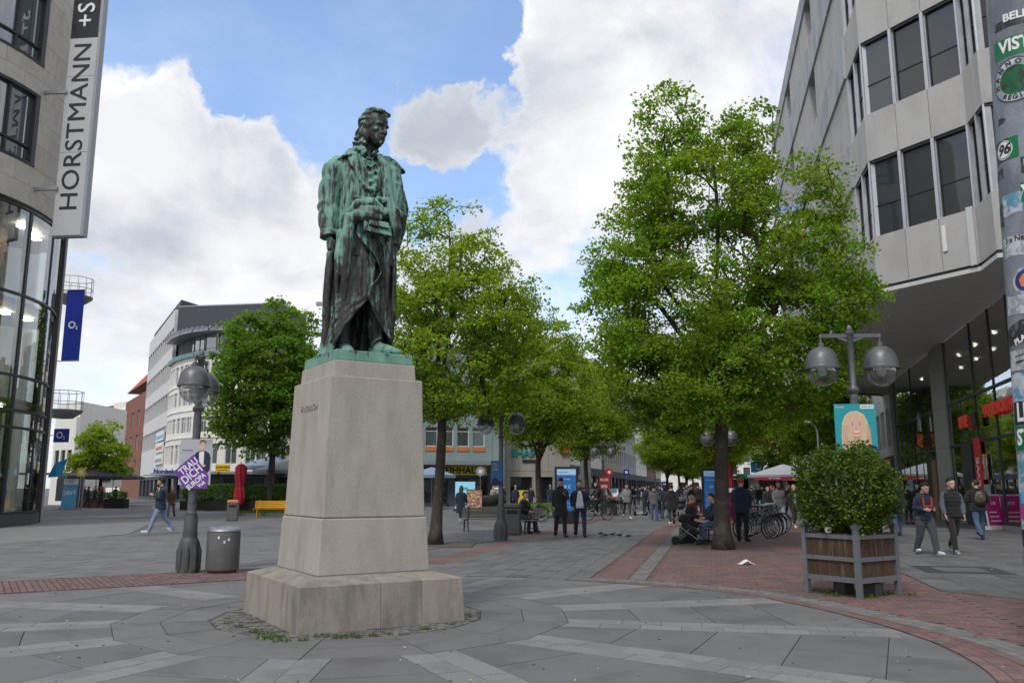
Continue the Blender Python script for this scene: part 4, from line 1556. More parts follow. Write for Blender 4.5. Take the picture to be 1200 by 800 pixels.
# trees on the far right of the street
for (u, v, y, s), farlab in zip(((960, 585, 62, 1.05), (1000, 585, 75, 1.1), (905, 580, 95, 1.15), (1030, 585, 95, 1.2)), ('linden behind the right lamp and planter, left of the white building', 'linden hidden behind the teal poster lamp', 'far linden above the kiosks on the right', 'farthest linden on the right, behind the white building')):
 pt = AT(u, 571, y)
 copy_tree(t_d if s < 1.12 else t_c, None, farlab, (pt.x, pt.y, 0), rng.uniform(0, 6.28), s)
olive = make_tree('tree with brownish olive young leaves behind the kiosks on the right', generic, 3, .2, 420, 30, 0.26, mLeafOlive, 44, name='budding_tree', spray=(.7, .7, .3))
pt = AT(938, 571, 70)
olive.location = (pt.x, pt.y, 0)
olive.scale = (1.15, 1.15, 1.25)
# dark green tree at the cafe on the left
pL = AT(318, 571, 58)
pL.z = 0
darkb = [blob_px(pL, u, v, rx, rz, ry, wt, 0) for u, v, rx, rz, ry, wt in [(318, 368, 30, 22, 30, .6), (345, 385, 30, 26, 40, .7), (295, 395, 32, 28, 40, .7), (325, 415, 48, 34, 55, 1), (278, 430, 30, 26, 40, .8), (352, 440, 30, 40, 45, .8),
                                                                      (300, 450, 46, 34, 60, 1), (340, 475, 42, 36, 60, 1), (272, 478, 28, 24, 40, .8), (305, 495, 45, 28, 55, .9), (265, 505, 20, 18, 30, .6), (345, 515, 32, 22, 40, .7), (300, 520, 30, 14, 40, .5)]]
t_l = make_tree('round dark green tree behind the yellow bench left of the statue', darkb, 4.2, .26, 900, 36, 0.26, mLeafDark, 9, name='chestnut_tree', spray=(.75, .75, .3), forks=((-1.5, 0, 7.5), (1.6, 0, 7.5)))
t_l.location = pL
# yellow-green tree at the end of the left-hand street
pF = AT(118, 571, 72)
yb = [blob_px(pF, u, v, rx, rz, ry, wt, 0) for u, v, rx, rz, ry, wt in [(122, 502, 16, 12, 18, .6), (112, 518, 20, 14, 24, .8), (130, 528, 22, 12, 26, .9), (108, 540, 22, 12, 26, .9), (132, 548, 18, 8, 22, .7), (88, 545, 8, 14, 14, .4)]]
t_f = make_tree('yellow-green tree over the dark café parasols on the far left', yb, 3.0, .16, 260, 34, 0.24, mLeafLime, 15, name='maple_tree', spray=(.6, .6, .25))
t_f.location = (pF.x, pF.y, 0)
pt = AT(90, 571, 95)
c = copy_tree(t_l, None, 'smaller green tree half hidden behind the blue flag on the far left', (pt.x, pt.y, 0), 1.2, .5)
def shrub_mesh(seed, size, n, leaf, m, pw=2.6, name='foliage', lump=.18, inner=.72):
 """leaves over and inside a rounded box of the given size standing on z = 0"""
 r = np.random.default_rng(seed)
 g = r.normal(size=(n, 3))
 g /= np.linalg.norm(g, axis=1)[:, None]
 k = (np.abs(g) ** pw).sum(1) ** (-1 / pw)
 p = g * k[:, None]
 lum = np.array([noise.noise(Vector((a[0] * 2.3 + seed, a[1] * 2.3, a[2] * 2.3))) + .5 * noise.noise(Vector((a[0] * 5 + seed, a[1] * 5, a[2] * 5))) for a in p])
 rr = (inner + (1 - inner) * np.sqrt(r.random(n))) * (1 + lump * lum) + np.where(r.random(n) < .06, r.random(n) * .13, 0)
 p = p * rr[:, None] * (np.array(size) / 2)
 p[:, 2] += size[2] / 2
 p[:, 2] = np.maximum(p[:, 2], .02)
 v, f = leaf_quads(r, p, r.uniform(.7, 1.3, n) * leaf, 0.1)
 return mesh_np(name, v, f, m)
# ------------------------------------------------------------------ street furniture
mIron = mat('grey painted iron', (0.135, 0.138, 0.142), 0.45, 0.12, 8, 0.1, 50, metal=0.55, color2=(0.09, 0.09, 0.09), thr=(0.5, 0.75), scale2=6)
mIronD = mat('dark lamp iron', (0.085, 0.085, 0.085), 0.5, 0.18, 8, 0.15, 40, metal=0.4)
mBin = mat('bin grey enamel', (0.125, 0.122, 0.117), 0.5, 0.12, 5, 0.05, 40, color2=(0.165, 0.155, 0.145), thr=(0.6, 0.72), scale2=5, metal=0.2)
mSteel = mat('brushed steel', (0.42, 0.43, 0.45), 0.35, 0.15, 10, 0.05, 60, metal=0.85)
mBlack = mat('black enamel', (0.018, 0.018, 0.019), 0.5, 0.2, 6)
mRubber = mat('black rubber', (0.015, 0.015, 0.015), 0.85, 0.2, 9)
mWhite = mat('white paint', (0.75, 0.75, 0.74), 0.55, 0.05, 4)
mOrange = mat('orange plastic', (0.62, 0.20, 0.07), 0.55, 0.1, 5)
mYellow = mat('yellow painted wood', (0.72, 0.36, 0.02), 0.55, 0.1, 5, 0.2, 30)
mBulb = glass_mat('lamp globe glass', (0.86, 0.88, 0.88), (0.3, 0.3, 0.3), 0.10, 0.93, 0.05)
mLampGlass = mat('frosted lamp inner', (0.5, 0.5, 0.49), 0.5, 0.05, 5)
mTeal = mat('poster teal', (0.02, 0.30, 0.34), 0.5, 0.05, 3)
mSkin = mat('printed skin', (0.68, 0.43, 0.33), 0.5, 0.04, 3)
mSkin2 = mat('printed skin shade', (0.50, 0.29, 0.20), 0.5, 0.04, 3)
mBlond = mat('printed blond hair', (0.62, 0.47, 0.30), 0.5, 0.15, 14, stretch=(4, 1, .6))
mBrownP = mat('printed brown hair', (0.16, 0.085, 0.045), 0.5, 0.15, 14)
mNavyP = mat('printed navy', (0.012, 0.022, 0.055), 0.5, 0.1, 5)
mPosterGrey = mat('poster grey', (0.42, 0.43, 0.45), 0.5, 0.05, 2)
mPurple = mat('poster purple', (0.14, 0.04, 0.30), 0.5, 0.05, 3)
mRedP = mat('red sign', (0.55, 0.02, 0.025), 0.5, 0.06, 3)
mBlueP = mat('blue sign', (0.01, 0.03, 0.30), 0.45, 0.08, 3)
mSkyP = mat('sky blue print', (0.10, 0.36, 0.62), 0.4, 0.12, 2)
mMidP = mat('mid blue print', (0.01, 0.13, 0.36), 0.4, 0.15, 2)
mYelP = mat('yellow sign', (0.72, 0.52, 0.02), 0.5, 0.05, 3)
mGreenP = mat('green sticker', (0.0, 0.14, 0.045), 0.4, 0.15, 8)
mPink = mat('magenta print', (0.55, 0.02, 0.22), 0.5, 0.05, 3)
def lamp_post(label, loc, rz, h=4.05, group='double globe lamps'):
 """fluted base, shaft with rings, cross arm with two bell shades over glass globes"""
 t = thing('street_lamp', label, 'street lamp', loc, rz, group)
 b = MB()
 b.lathe([(.20, 0), (.20, .06), (.185, .10), (.18, .55), (.15, .62), (.13, .66), (.135, .70), (.125, .74), (.12, 1.02), (.10, 1.06), (.105, 1.10), (.085, 1.13)], 18)
 for k in range(8):
  a = 2 * pi * k / 8
  b.tube([(.175 * cos(a), .175 * sin(a), .06), (.178 * cos(a), .178 * sin(a), .40), (.15 * cos(a), .15 * sin(a), .58)], [.05, .05, .02], 8)
 b.build('base', mIronD, t, smooth=40)
 b = MB()
 b.lathe([(.085, 1.12), (.078, 2.0), (.07, h - 1.05), (.10, h - 1.02), (.105, h - .97), (.075, h - .93), (.06, h - .9), (.058, h - .02), (.075, h), (.075, h + .04), (.045, h + .06), (.055, h + .10), (.03, h + .15), (0.004, h + .16)], 16)
 b.build('post', mIron, t, smooth=40)
 b = MB()
 b.bar((-.52, 0, h - .03), (.52, 0, h - .03), .05, .065)
 for s in (-1, 1):
  b.bar((s * .05, 0, h - .12), (s * .22, 0, h - .05), .04, .05)
  b.lathe([(.03, -.02), (.035, .02), (.02, .05), (.02, -.2)][::-1], 10, (s * .50, 0, h - .05))
 b.build('arm', mIron, t, smooth=40)
 for s in (-1, 1):
  z = h - .62
  b = MB()
  b.lathe([(.30, z), (.302, z + .035), (.285, z + .045), (.275, z + .14), (.245, z + .25), (.19, z + .335), (.11, z + .385), (.05, z + .40), (.05, z + .47), (.0, z + .475)], 24, (s * .50, 0, 0), cap=False)
  b.lathe([(.295, z + .003), (.27, z + .13), (.19, z + .32), (.0, z + .37)], 24, (s * .50, 0, 0), cap=False)
  sh = b.build('lamp_shade', mIron, t, smooth=50)
  g = MB()
  g.lathe([(.262, z), (.262, z - .06), (.235, z - .16), (.18, z - .235), (.10, z - .28), (0, z - .295)], 22, (s * .50, 0, 0), cap=False)
  g.build('globe', mBulb, sh, smooth=180)
  g = MB()
  g.lathe([(.06, z + .12), (.075, z + .02), (.07, z - .07), (.04, z - .12), (0, z - .125)], 12, (s * .50, 0, 0), cap=False)
  g.build('lamp_bulb', mLampGlass, sh, smooth=180)
 return t
def ellp(cx, cy, rx, ry, n=22, a0=0, a1=2 * pi):
 return [(cx + rx * cos(a0 + (a1 - a0) * k / (n - 1 if a1 - a0 < 6.28 else n)), cy + ry * sin(a0 + (a1 - a0) * k / (n - 1 if a1 - a0 < 6.28 else n))) for k in range(n)]
def portrait(parent, frame, W, H, kind):
 """flat printed portrait, built in thin layers on a board: plain made-up faces"""
 if kind == 'woman':
  mats = [mBlond, mSkin, mSkin2, mWhite, mNavyP, mBrownP, mRedP]
  b = MB()
  P = lambda poly, mi, l: (setattr(b, 'mi', mi), b.plate([(x * W, y * H) for x, y in poly], frame, .001 + .0008 * l, .0016 + .0008 * l))
  P([(-.34, -.5), (-.36, -.2), (-.33, .1), (-.26, .27), (-.12, .37), (.05, .38), (.2, .31), (.29, .14), (.33, -.1), (.36, -.3), (.34, -.5)], 0, 0)
  P([(-.26, -.5), (-.20, -.40), (-.09, -.34), (-.08, -.15), (.10, -.15), (.11, -.34), (.2, -.40), (.26, -.5)], 1, 1)
  P([(-.09, -.15), (.11, -.15), (.09, -.25), (.01, -.29), (-.07, -.25)], 2, 1.5)
  for q in (-.31, -.27, -.235):
   P([(q, .05), (q + .012, .05), (q + .03, -.45), (q + .005, -.45)], 2, .6)
   P([(.02 - q, .05), (.032 - q, .05), (.05 - q, -.45), (.02 - q, -.45)], 2, .6)
  P([(.22, -.5), (.28, -.36), (.46, -.42), (.5, -.5)], 4, 1)
  P(ellp(.01, .03, .20, .235, 26), 1, 2)
  P([(-.22, .02), (-.20, .2), (-.06, .315), (.1, .315), (.22, .2), (.23, .02), (.17, .17), (.06, .25), (-.02, .26), (-.13, .18)], 0, 3)
  for s in (-1, 1):
   P(ellp(.01 + s * .085, .075, .035, .014, 12), 3, 3)
   P(ellp(.01 + s * .085, .075, .018, .016, 10), 4, 4)
   P([(.01 + s * .04, .115), (.01 + s * .09, .13), (.01 + s * .135, .115), (.01 + s * .09, .122)][::s], 5, 3)
  P([(-.02, -.02), (.04, -.02), (.035, -.035), (-.015, -.035)], 2, 3)
  P(ellp(.01, -.08, .10, .05, 16, pi, 2 * pi), 6, 3)
  P(ellp(.01, -.08, .085, .034, 16, pi, 2 * pi), 3, 4)
 else:
  mats = [mBrownP, mSkin, mSkin2, mWhite, mNavyP, mBrownP, mSkin2]
  b = MB()
  P = lambda poly, mi, l: (setattr(b, 'mi', mi), b.plate([(x * W, y * H) for x, y in poly], frame, .001 + .0008 * l, .0016 + .0008 * l))
  P([(-.02, -.12), (-.06, .12), (.0, .2), (.12, .245), (.3, .245), (.42, .19), (.47, .1), (.46, -.18), (.3, -.3), (.1, -.25)], 4, 0)
  P([(.12, -.1), (.1, .2), (.17, .26), (.26, .25), (.26, -.1)], 3, 1)
  P([(.14, .22), (.15, .31), (.25, .31), (.26, .22)], 2, 2)
  P(ellp(.2, .365, .085, .095, 22), 1, 3)
  P([(.105, .38), (.1, .44), (.14, .485), (.24, .49), (.3, .45), (.295, .38), (.27, .435), (.2, .445), (.14, .43)], 0, 4)
  for s in (-1, 1):
   P(ellp(.2 + s * .036, .385, .014, .006, 8), 5, 4)
  P([(.195, .375), (.205, .375), (.215, .345), (.185, .345)], 2, 4)
  P(ellp(.2, .33, .035, .013, 10, pi, 2 * pi), 3, 4)
  P(ellp(.2, -.08, .13, .035, 14), 1, 2)
 return b.build('portrait', mats, parent)
# left lamp with two boards
pl_ = G(220, 671)
lampL = lamp_post('double globe lamp with a purple election board beside the cylindrical litter bin', tuple(pl_), rad(99))
def board(parent, name, frame, W, H, m, t=.008):
 b = MB()
 b.plate([(-W / 2, -H / 2), (W / 2, -H / 2), (W / 2, H / 2), (-W / 2, H / 2)], frame, -t, 0)
 return b.build(name, m, parent)
yb_ = pl_.y - .14
c = AT(229, 541, yb_)
bt = thing('election_poster', 'grey election poster of a man in a navy jacket with a tilted purple panel', 'poster', tuple(c))
fr = (V3(0, 0, 0), V3(cos(rad(4)), sin(rad(4)), 0), V3(0, 0, 1), V3(sin(rad(4)), -cos(rad(4)), 0))
k_ = yb_ / FPX * 1.005
W_, H_ = 36 * k_, 52 * k_
board(bt, 'board', fr, W_, H_, mPosterGrey)
f2 = (fr[3] * .002, fr[1], fr[2], fr[3])
portrait(bt, f2, W_, H_, 'man')
pf = (fr[1] * (-.06) + fr[2] * (-.20) + fr[3] * .014, fr[1], fr[2], fr[3])
b = MB()
sq = [(-19 * k_, 2 * k_), (2 * k_, 21 * k_), (19 * k_, -3 * k_), (19 * k_, -18 * k_), (-7 * k_, -18 * k_)]
b.plate(sq, pf, -.003, .002)
pn = b.build('purple_panel', mPurple, bt)
for tx, sz, dx, dy in (('TRAU', .185, -.055, .115), ('DICH', .215, .015, -.035), ('EUROPA', .13, .10, -.165)):
 lettering(tx, sz, mWhite, (pf[0] + fr[1] * dx + fr[2] * (dy) + fr[3] * .003, fr[1], fr[2], fr[3]), bt, extrude=.001, bold=.004, rot=rad(41), sx=.82)
lettering('Volt', .10, mWhite, (pf[0] + fr[1] * .20 + fr[2] * -.215 + fr[3] * .003, fr[1], fr[2], fr[3]), bt, extrude=.001, bold=.003, rot=rad(38), sx=.85)
lettering('für Europa', .045, mPurple, (fr[1] * -.15 + fr[2] * .22 + fr[3] * .003, fr[1], fr[2], fr[3]), bt, extrude=.001)
# lamp with poster behind the planter
pr_ = AT(1008, 571, 14.4)
lampR = lamp_post('double globe lamp behind the planter shrub with a teal portrait poster', (pr_.x, pr_.y, 0), rad(-3), 4.2)
c = AT(1003, 501, 14.2)
bt = thing('election_poster', 'teal election poster with a smiling blond woman above the planter shrub', 'poster', tuple(c))
fr = (V3(0, 0, 0), V3(cos(rad(-6)), sin(rad(-6)), 0), V3(0, 0, 1), V3(sin(rad(-6)), -cos(rad(-6)), 0))
k_ = 14.2 / FPX
board(bt, 'board', fr, 47 * k_, 56 * k_, mTeal)
portrait(bt, (fr[3] * .002, fr[1], fr[2], fr[3]), 47 * k_, 52 * k_, 'woman')
b = MB()
b.plate([(.09, .32), (.31, .32), (.31, .385), (.09, .385)], fr, 0.0005, .003)
b.build('white_tag', mWhite, bt)
lettering('JUNGE LISTE', .034, mBlack, (fr[1] * .20 + fr[2] * .353 + fr[3] * .004, fr[1], fr[2], fr[3]), bt, extrude=.001)
lettering('Europa', .05, mWhite, (fr[1] * -.24 + fr[2] * .35 + fr[3] * .002, fr[1], fr[2], fr[3]), bt, extrude=.001)
# lamps further up the street
l2 = G(587, 633)
lamp2 = copy_tree(lampR, None, 'double globe lamp carrying a blue poster beside the grey slatted bench', tuple(l2), rad(-8), .965)
c = AT(582, 554, l2.y - .15)
bt = thing('blue_poster', 'dark blue poster with yellow writing on the lamp beside the bench', 'poster', tuple(c))
fr = (V3(0, 0, 0), V3(cos(rad(-8)), sin(rad(-8)), 0), V3(0, 0, 1), V3(sin(rad(-8)), -cos(rad(-8)), 0))
k_ = l2.y / FPX
board(bt, 'board', fr, 13.5 * k_, 28 * k_, mMidP)
for i, tx in enumerate(('Mut', 'zur', 'Stadt')):
 lettering(tx, .09, mYelP, (fr[1] * (-.04) + fr[2] * (.27 - .08 * i) + fr[3] * .003, fr[1], fr[2], fr[3]), bt, extrude=.001)
b = MB()
b.plate([(-.17, -.37), (.17, -.37), (.17, -.25), (.05, -.22), (-.05, -.12), (-.12, -.18)], fr, .001, .003)
b.build('figure_print', mNavyP, bt)
for (u, y, rz, lb) in ((845, 36, -3, 'double globe lamp just behind the trunk of the largest linden'), (707, 52, -8, 'double globe lamp beside the red party sign down the street'),
                       (768, 88, -8, 'small distant double globe lamp under the far canopy')):
 pt = AT(u, 571, y)
 copy_tree(lampR, None, lb, (pt.x, pt.y, 0), rad(rz))
# litter bins
def round_bin(label, loc):
 t = thing('litter_bin', label, 'litter bin', loc, rad(20), 'litter bins')
 MB().lathe([(.25, 0), (.25, .06), (.295, .065), (.30, .09), (.30, .72), (.295, .74), (.285, .76)], 28).build('body', mBin, t, smooth=35)
 MB().lathe([(.30, .755), (.305, .775), (.29, .80), (.24, .835), (.20, .845), (.19, .80), (0, .80)], 28, cap=False).build('lid', mat('worn aluminium', (0.30, 0.31, 0.33), 0.4, 0.3, 14, 0.3, 30, metal=0.7), t, smooth=35)
 MB().lathe([(.257, 0.002), (.257, .062)], 24, cap=False).build('rust_foot', mat('rust', (0.11, 0.045, 0.022), 0.9, 0.4, 12), t, smooth=60)
 b = MB()
 for a, z in ((-1.3, .62), (-1.55, .58), (-1.9, .66)):
  b.box((.302 * cos(a), .302 * sin(a), z), (.006, .03, .05), rz=a)
 b.build('sticker', mWhite, t)
 return t
round_bin('dented grey cylindrical litter bin on the red bricks beside the left lamp', tuple(G(260, 671)))
def square_bin(label, loc, top=mOrange, s=1.0, rz=.2):
 t = thing('litter_bin', label, 'litter bin', loc, rz, 'litter bins')
 MB().box((0, 0, .42 * s), (.50 * s, .44 * s, .84 * s)).build('body', mBin, t, bevel=.04)
 b = MB()
 b.box((0, 0, .92 * s), (.54 * s, .48 * s, .14 * s), taper=.88)
 b.build('lid', top, t, bevel=.04)
 MB().box((0, -.235 * s, .72 * s), (.34 * s, .02, .12 * s)).build('slot', mBlack, t)
 return t
square_bin('grey litter bin with orange lid near the yellow bench', tuple(G(272, 610)))
square_bin('dark square litter bin hiding the seated man beside the lamp', tuple(G(601, 626)), mBin, 1.05, -.1)
square_bin('grey litter bin with orange lid right of the cyclist', tuple(G(717, 603)), mOrange, 1.05)
# benches
mSlat = mat('weathered bench slat', (0.20, 0.19, 0.175), 0.8, 0.2, 8, 0.4, 40, stretch=(1, 6, 6))
def bench(label, loc, rz, slat, legm, W=1.75, n_back=4, n_seat=5):
 t = thing('park_bench', label, 'bench', loc, rz, 'benches')
 for i in range(n_seat):
  MB().box((0, -.20 + .095 * i, .445 + (.01 if i in (0,) else 0)), (W, .082, .028)).build('seat_slat', slat, t, bevel=.006)
 for i in range(n_back):
  MB().box((0, .245 + .03 * i, .53 + .098 * i), (W, .026, .085), M=Matrix.Rotation(rad(-14), 3, 'X')).build('back_slat', slat, t, bevel=.006)
 for s in (-1, 1):
  b = MB()
  x = s * (W / 2 - .22)
  b.bar((x, -.22, 0), (x, -.20, .43), .045, .05, up=(0, 1, 0))
  b.bar((x, .30, 0), (x, .22, .43), .045, .05, up=(0, 1, 0))
  b.bar((x, .22, .40), (x, .36, .92), .045, .04, up=(0, 1, 0))
  b.bar((x, -.23, .41), (x, .25, .41), .045, .045)
  b.bar((x, -.24, .18), (x, .26, .18), .03, .03)
  b.build('leg', legm, t)
 return t
bench('grey slatted park bench with backrest standing beside the lamp', tuple(G(566, 622)), rad(200), mSlat, mIronD)
bench('bright yellow wooden bench near the dark green tree', tuple(G(318, 606)), rad(4), mYellow, mYellow, 1.9)
# grass island by the yellow bench
pt = AT(300, 571, 50)
isl = MB().slab([(pt.x - 1.2, 48.5), (pt.x + 2.6, 48.5), (pt.x + 3.2, 54), (pt.x + .2, 54)], -.003, .13).build('tree_island', mat('kerb stone', (.22, .215, .2), .85, .12, 3))
tag(isl, 'low kerbed island of grass round the dark green tree', kind='structure')
blades('grass', [(pt.x - .9 + rng.random() * 3.6, 48.7 + rng.random() * 5, 1.0) for _ in range(60)], None, .12, .3, .5, 60, m=mGrass, wid=.02, kind='stuff', label='short grass on the kerbed island under the dark green tree')
# planter with its clipped shrub
pp = G(1003, 700)
pl0, pl1, pl2 = G(948, 697), G(1008, 702.5), G(1050, 695)
ax = (pl1 - pl0)
ang = rad(-58)
side = 0.9
ex_ = Vector((cos(ang), sin(ang), 0))
ey_ = Vector((-sin(ang), cos(ang), 0))
cen = pl1 - ex_ * side / 2 + ey_ * side / 2
plt = thing('planter', 'square wooden planter in a grey iron frame on the red bricks', 'planter', tuple(cen), ang)
mPlank = mat('weathered planter wood', (0.075, 0.043, 0.024), 0.85, 0.3, 6, 0.7, 50, stretch=(6, 6, 0.5), color2=(0.15, 0.112, 0.08), thr=(0.48, 0.70), scale2=5, stretch2=(5, 5, .5), obj=0.2)
mFrame = mat('grey planter iron', (0.155, 0.165, 0.18), 0.55, 0.15, 7, 0.2, 40, metal=0.3, color2=(0.10, 0.10, 0.105), thr=(0.55, 0.7), scale2=7)
hs = side / 2
for sx in (-1, 1):
 for sy in (-1, 1):
  b = MB()
  b.box((sx * hs, sy * hs, .50), (.075, .075, 1.0))
  b.box((sx * hs, sy * hs, .995), (.10, .10, .03))
  b.add([(sx * hs - .06, sy * hs - .06, 1.01), (sx * hs + .06, sy * hs - .06, 1.01), (sx * hs + .06, sy * hs + .06, 1.01), (sx * hs - .06, sy * hs + .06, 1.01), (sx * hs, sy * hs, 1.07)],
              [(0, 1, 4), (1, 2, 4), (2, 3, 4), (3, 0, 4), (3, 2, 1, 0)])
  b.build('corner_post', mFrame, plt, bevel=.006)
for k in range(4):
 R = Matrix.Rotation(k * pi / 2, 3, 'Z')
 for z, hgt in ((.255, .075), (.545, .06), (.86, .06)):
  b = MB()
  b.box(R @ V3(0, -hs - .012, z), (side - .08, .03, hgt), M=R)
  b.build('rail', mFrame, plt, bevel=.004)
 npl = 9
 wpl = (side - .085) / npl
 for i in range(npl):
  x = -side / 2 + .0425 + wpl * (i + .5)
  b = MB()
  b.box(R @ V3(x, -hs + .018, .59 + rng.uniform(-.006, .006)), (wpl - .006, .03, .64), M=R)
  b.build('plank', mPlank, plt)
MB().box((0, 0, .86), (side - .12, side - .12, .04)).build('soil', mat('soil', (.03, .022, .016), .95, .3, 12, .8), plt)
b = MB()
b.box((-.15, 0, 0.11), (.2, .22, .22))
b.box((.2, .15, .09), (.3, .2, .18))
b.build('foot_block', mIronD, plt)
MB().lathe([(.04, 0), (.055, .05), (.05, .085), (.03, .095), (0, .097)], 10, (-.05, -hs + .05, .90)).build('cap', mWhite, plt, smooth=60)
shb = thing('box_shrub', 'dense clipped dark green shrub filling the wooden planter', 'shrub', tuple(cen + V3(0, 0, .84)), ang)
obj_of('foliage', shrub_mesh(4, (1.45, 1.45, 1.34), 16000, .05, mLeafBox, 2.5, lump=.3, inner=.58), shb, (0, 0, .0))
b = MB()
for k in range(60):
 a, q = rng.uniform(0, 6.28), rng.uniform(.1, .62)
 b.tube([(rng.uniform(-.2, .2), rng.uniform(-.2, .2), 0), (q * .6 * cos(a), q * .6 * sin(a), .5), (q * cos(a), q * sin(a), rng.uniform(.8, 1.3))], [.018, .012, .004], 4)
b.build('stems', mBark, shb)
blades('grass', [(cen.x + rng.uniform(-.5, .5), cen.y + rng.uniform(-.5, .5), .6) for _ in range(18)] + [(cen.x + .75, cen.y - .2, .5), (cen.x + .85, cen.y - .1, .3)], None, .02, .07, .2, 40, kind='stuff',
       label='grass growing under the wooden planter')
# folded paper on the bricks
g = G(876, 662)
b = MB()
pv = []
for j in range(6):
 for i in range(7):
  x, y = -.17 + .34 * i / 6, -.04 + .24 * j / 5
  pv.append((g.x + x + rng.uniform(-.008, .008), g.y + y + .02 * sin(9 * x), .014 + .11 * max(0, 1 - abs(x + .02) / .17 - abs(y - .07) / .3) + rng.uniform(0, .012)))
b.add(pv, [(j * 7 + i, j * 7 + i + 1, j * 7 + i + 8, j * 7 + i + 7) for j in range(5) for i in range(6)])
tag(b.build('paper', mWhite), 'folded sheet of white paper lying on the red bricks before the big tree', 'paper')
# bicycles
def wheel(parent, c, R, n=16):
 w = MB()
 ring = [V3(c[0] + R * cos(2 * pi * k / 24), c[1], c[2] + R * sin(2 * pi * k / 24)) for k in range(25)]
 w.tube(ring, .019, 6, cap=False)
 w.build('tyre', mRubber, parent, smooth=180)
 w = MB()
 w.tube([V3(c[0] + (R - .03) * cos(2 * pi * k / 24), c[1], c[2] + (R - .03) * sin(2 * pi * k / 24)) for k in range(25)], .010, 5, cap=False)
 for k in range(n):
  a = 2 * pi * k / n
  w.tube([c, V3(c[0] + (R - .03) * cos(a), c[1], c[2] + (R - .03) * sin(a))], .003, 3, cap=False)
 w.tube([V3(c[0], c[1] - .05, c[2]), V3(c[0], c[1] + .05, c[2])], .025, 8)
 w.build('rim', mSteel, parent, smooth=60)
def bicycle(label, loc, rz, fm, group='bicycles', lean=0.0):
 t = thing('bicycle', label, 'bicycle', loc, rz, group)
 R = .34
 f = MB()
 A, B, H, S, Tp = V3(-.52, 0, R), V3(.53, 0, R), V3(.34, 0, .88), V3(-.22, 0, .80), V3(-.05, 0, .30)
 for p, q, r in ((A, Tp, .014), (A, S * .9 + Tp * .1, .012), (Tp, S, .018), (Tp, H * .92 + B * .08, .02), (S, H, .018), (H, B, .016), (S, S + V3(-.04, 0, .14), .014), (H, H + V3(-.03, 0, .12), .014)):
  f.tube([p, q], r, 7)
 fo = f.build('frame', fm, t, smooth=60)
 for c in (A, B):
  wo = bpy.data.objects.new('wheel', None)
  COL.objects.link(wo)
  wo.parent = t
  wheel(wo, c, R)
  m = MB()
  m.tube([V3(c.x + (R + .03) * cos(a), 0, c.z + (R + .03) * sin(a)) for a in [rad(20 + 16 * k) for k in range(10)]], (.006), 5)
  m.build('mudguard', mBlack, wo)
 s = MB()
 s.tube([S + V3(-.17, 0, .17), S + V3(-.08, 0, .18), S + V3(.10, 0, .165)], [(.075, .03), (.07, .03), (.022, .02)], 8, up=(0, 1, 0))
 s.build('saddle', mBlack, t, smooth=60)
 h = MB()
 h.tube([H + V3(-.14, -.29, .13), H + V3(-.02, -.2, .15), H + V3(0, 0, .13), H + V3(-.02, .2, .15), H + V3(-.14, .29, .13)], .013, 7)
 h.build('handlebar', mSteel, t, smooth=60)
 h = MB()
 h.tube([Tp + V3(0, -.02, 0), Tp + V3(0, .02, 0)], .09, 14)
 h.tube([Tp + V3(0, -.06, 0), Tp + V3(.1, -.06, -.14)], .012, 5)
 h.tube([Tp + V3(0, .06, 0), Tp + V3(-.1, .06, .14)], .012, 5)
 h.build('crank', mSteel, t, smooth=40)
 h = MB()
 for p, q in (((-.75, -.06, .74), (-.28, -.06, .74)), ((-.75, .06, .74), (-.28, .06, .74)), ((-.75, -.06, .74), (-.75, .06, .74)), ((-.6, 0, .74), (-.52, 0, .34))):
  h.tube([p, q], .008, 5)
 h.build('rack', mBlack, t)
 return t
mFrameA = mat('dark green bicycle paint', (.02, .04, .03), .4, .1, 5)
mFrameB = mat('silver bicycle paint', (.13, .135, .145), .4, .1, 5, metal=.4)
pt = AT(622, 571, 40)
bA = bicycle('dark bicycle parked behind the forked linden', (pt.x, pt.y, 0), rad(10), mFrameA)
pt = AT(646, 571, 41.5)
bB = bicycle('silver bicycle parked right of the forked linden trunk', (pt.x, pt.y, 0), rad(-12), mFrameB)
row = 'bicycles parked in a row behind the largest linden'
for i in range(6):
 x, y = sv2(1.0 + .12 * i, 5.0 + 0.75 * i)
 c = copy_tree(bA if i % 2 else bB, None, '%s bicycle in the parked row behind the largest linden trunk' % ['nearest', 'second', 'third', 'fourth', 'fifth', 'farthest'][i], (x, y, 0), rad(18 + rng.uniform(-6, 6)))
 c['group'] = row
for i, (u, y) in enumerate(((716, 50), (728, 54), (742, 58), (754, 62))):
 pt = AT(u, 571, y)
 c = copy_tree(bA if i % 2 else bB, None, '%s of the distant bicycles parked under the left linden row' % ['leftmost', 'second', 'third', 'rightmost'][i], (pt.x, pt.y, 0), rad(60 + 10 * i))
 c['group'] = 'bicycles far down the street'
# green hire scooter
pt = AT(750, 571, 49)
s = thing('scooter', 'white and green hire scooter standing under the left trees', 'scooter', (pt.x, pt.y, 0), rad(35))
b = MB()
b.box((0, 0, .14), (.75, .15, .06))
b.build('deck', mWhite, s, bevel=.02)
b = MB()
b.tube([(.40, 0, .15), (.34, 0, 1.12)], .035, 8)
b.build('stem', mat('scooter green', (.03, .42, .07), .5, .05), s)
b = MB()
b.tube([(.34, -.25, 1.13), (.34, .25, 1.13)], .018, 8)
b.build('handlebar', mBlack, s)
for x in (-.42, .42):
 b = MB()
 b.tube([(x, -.03, .12), (x, .03, .12)], .12, 14)
 b.build('wheel', mRubber, s)
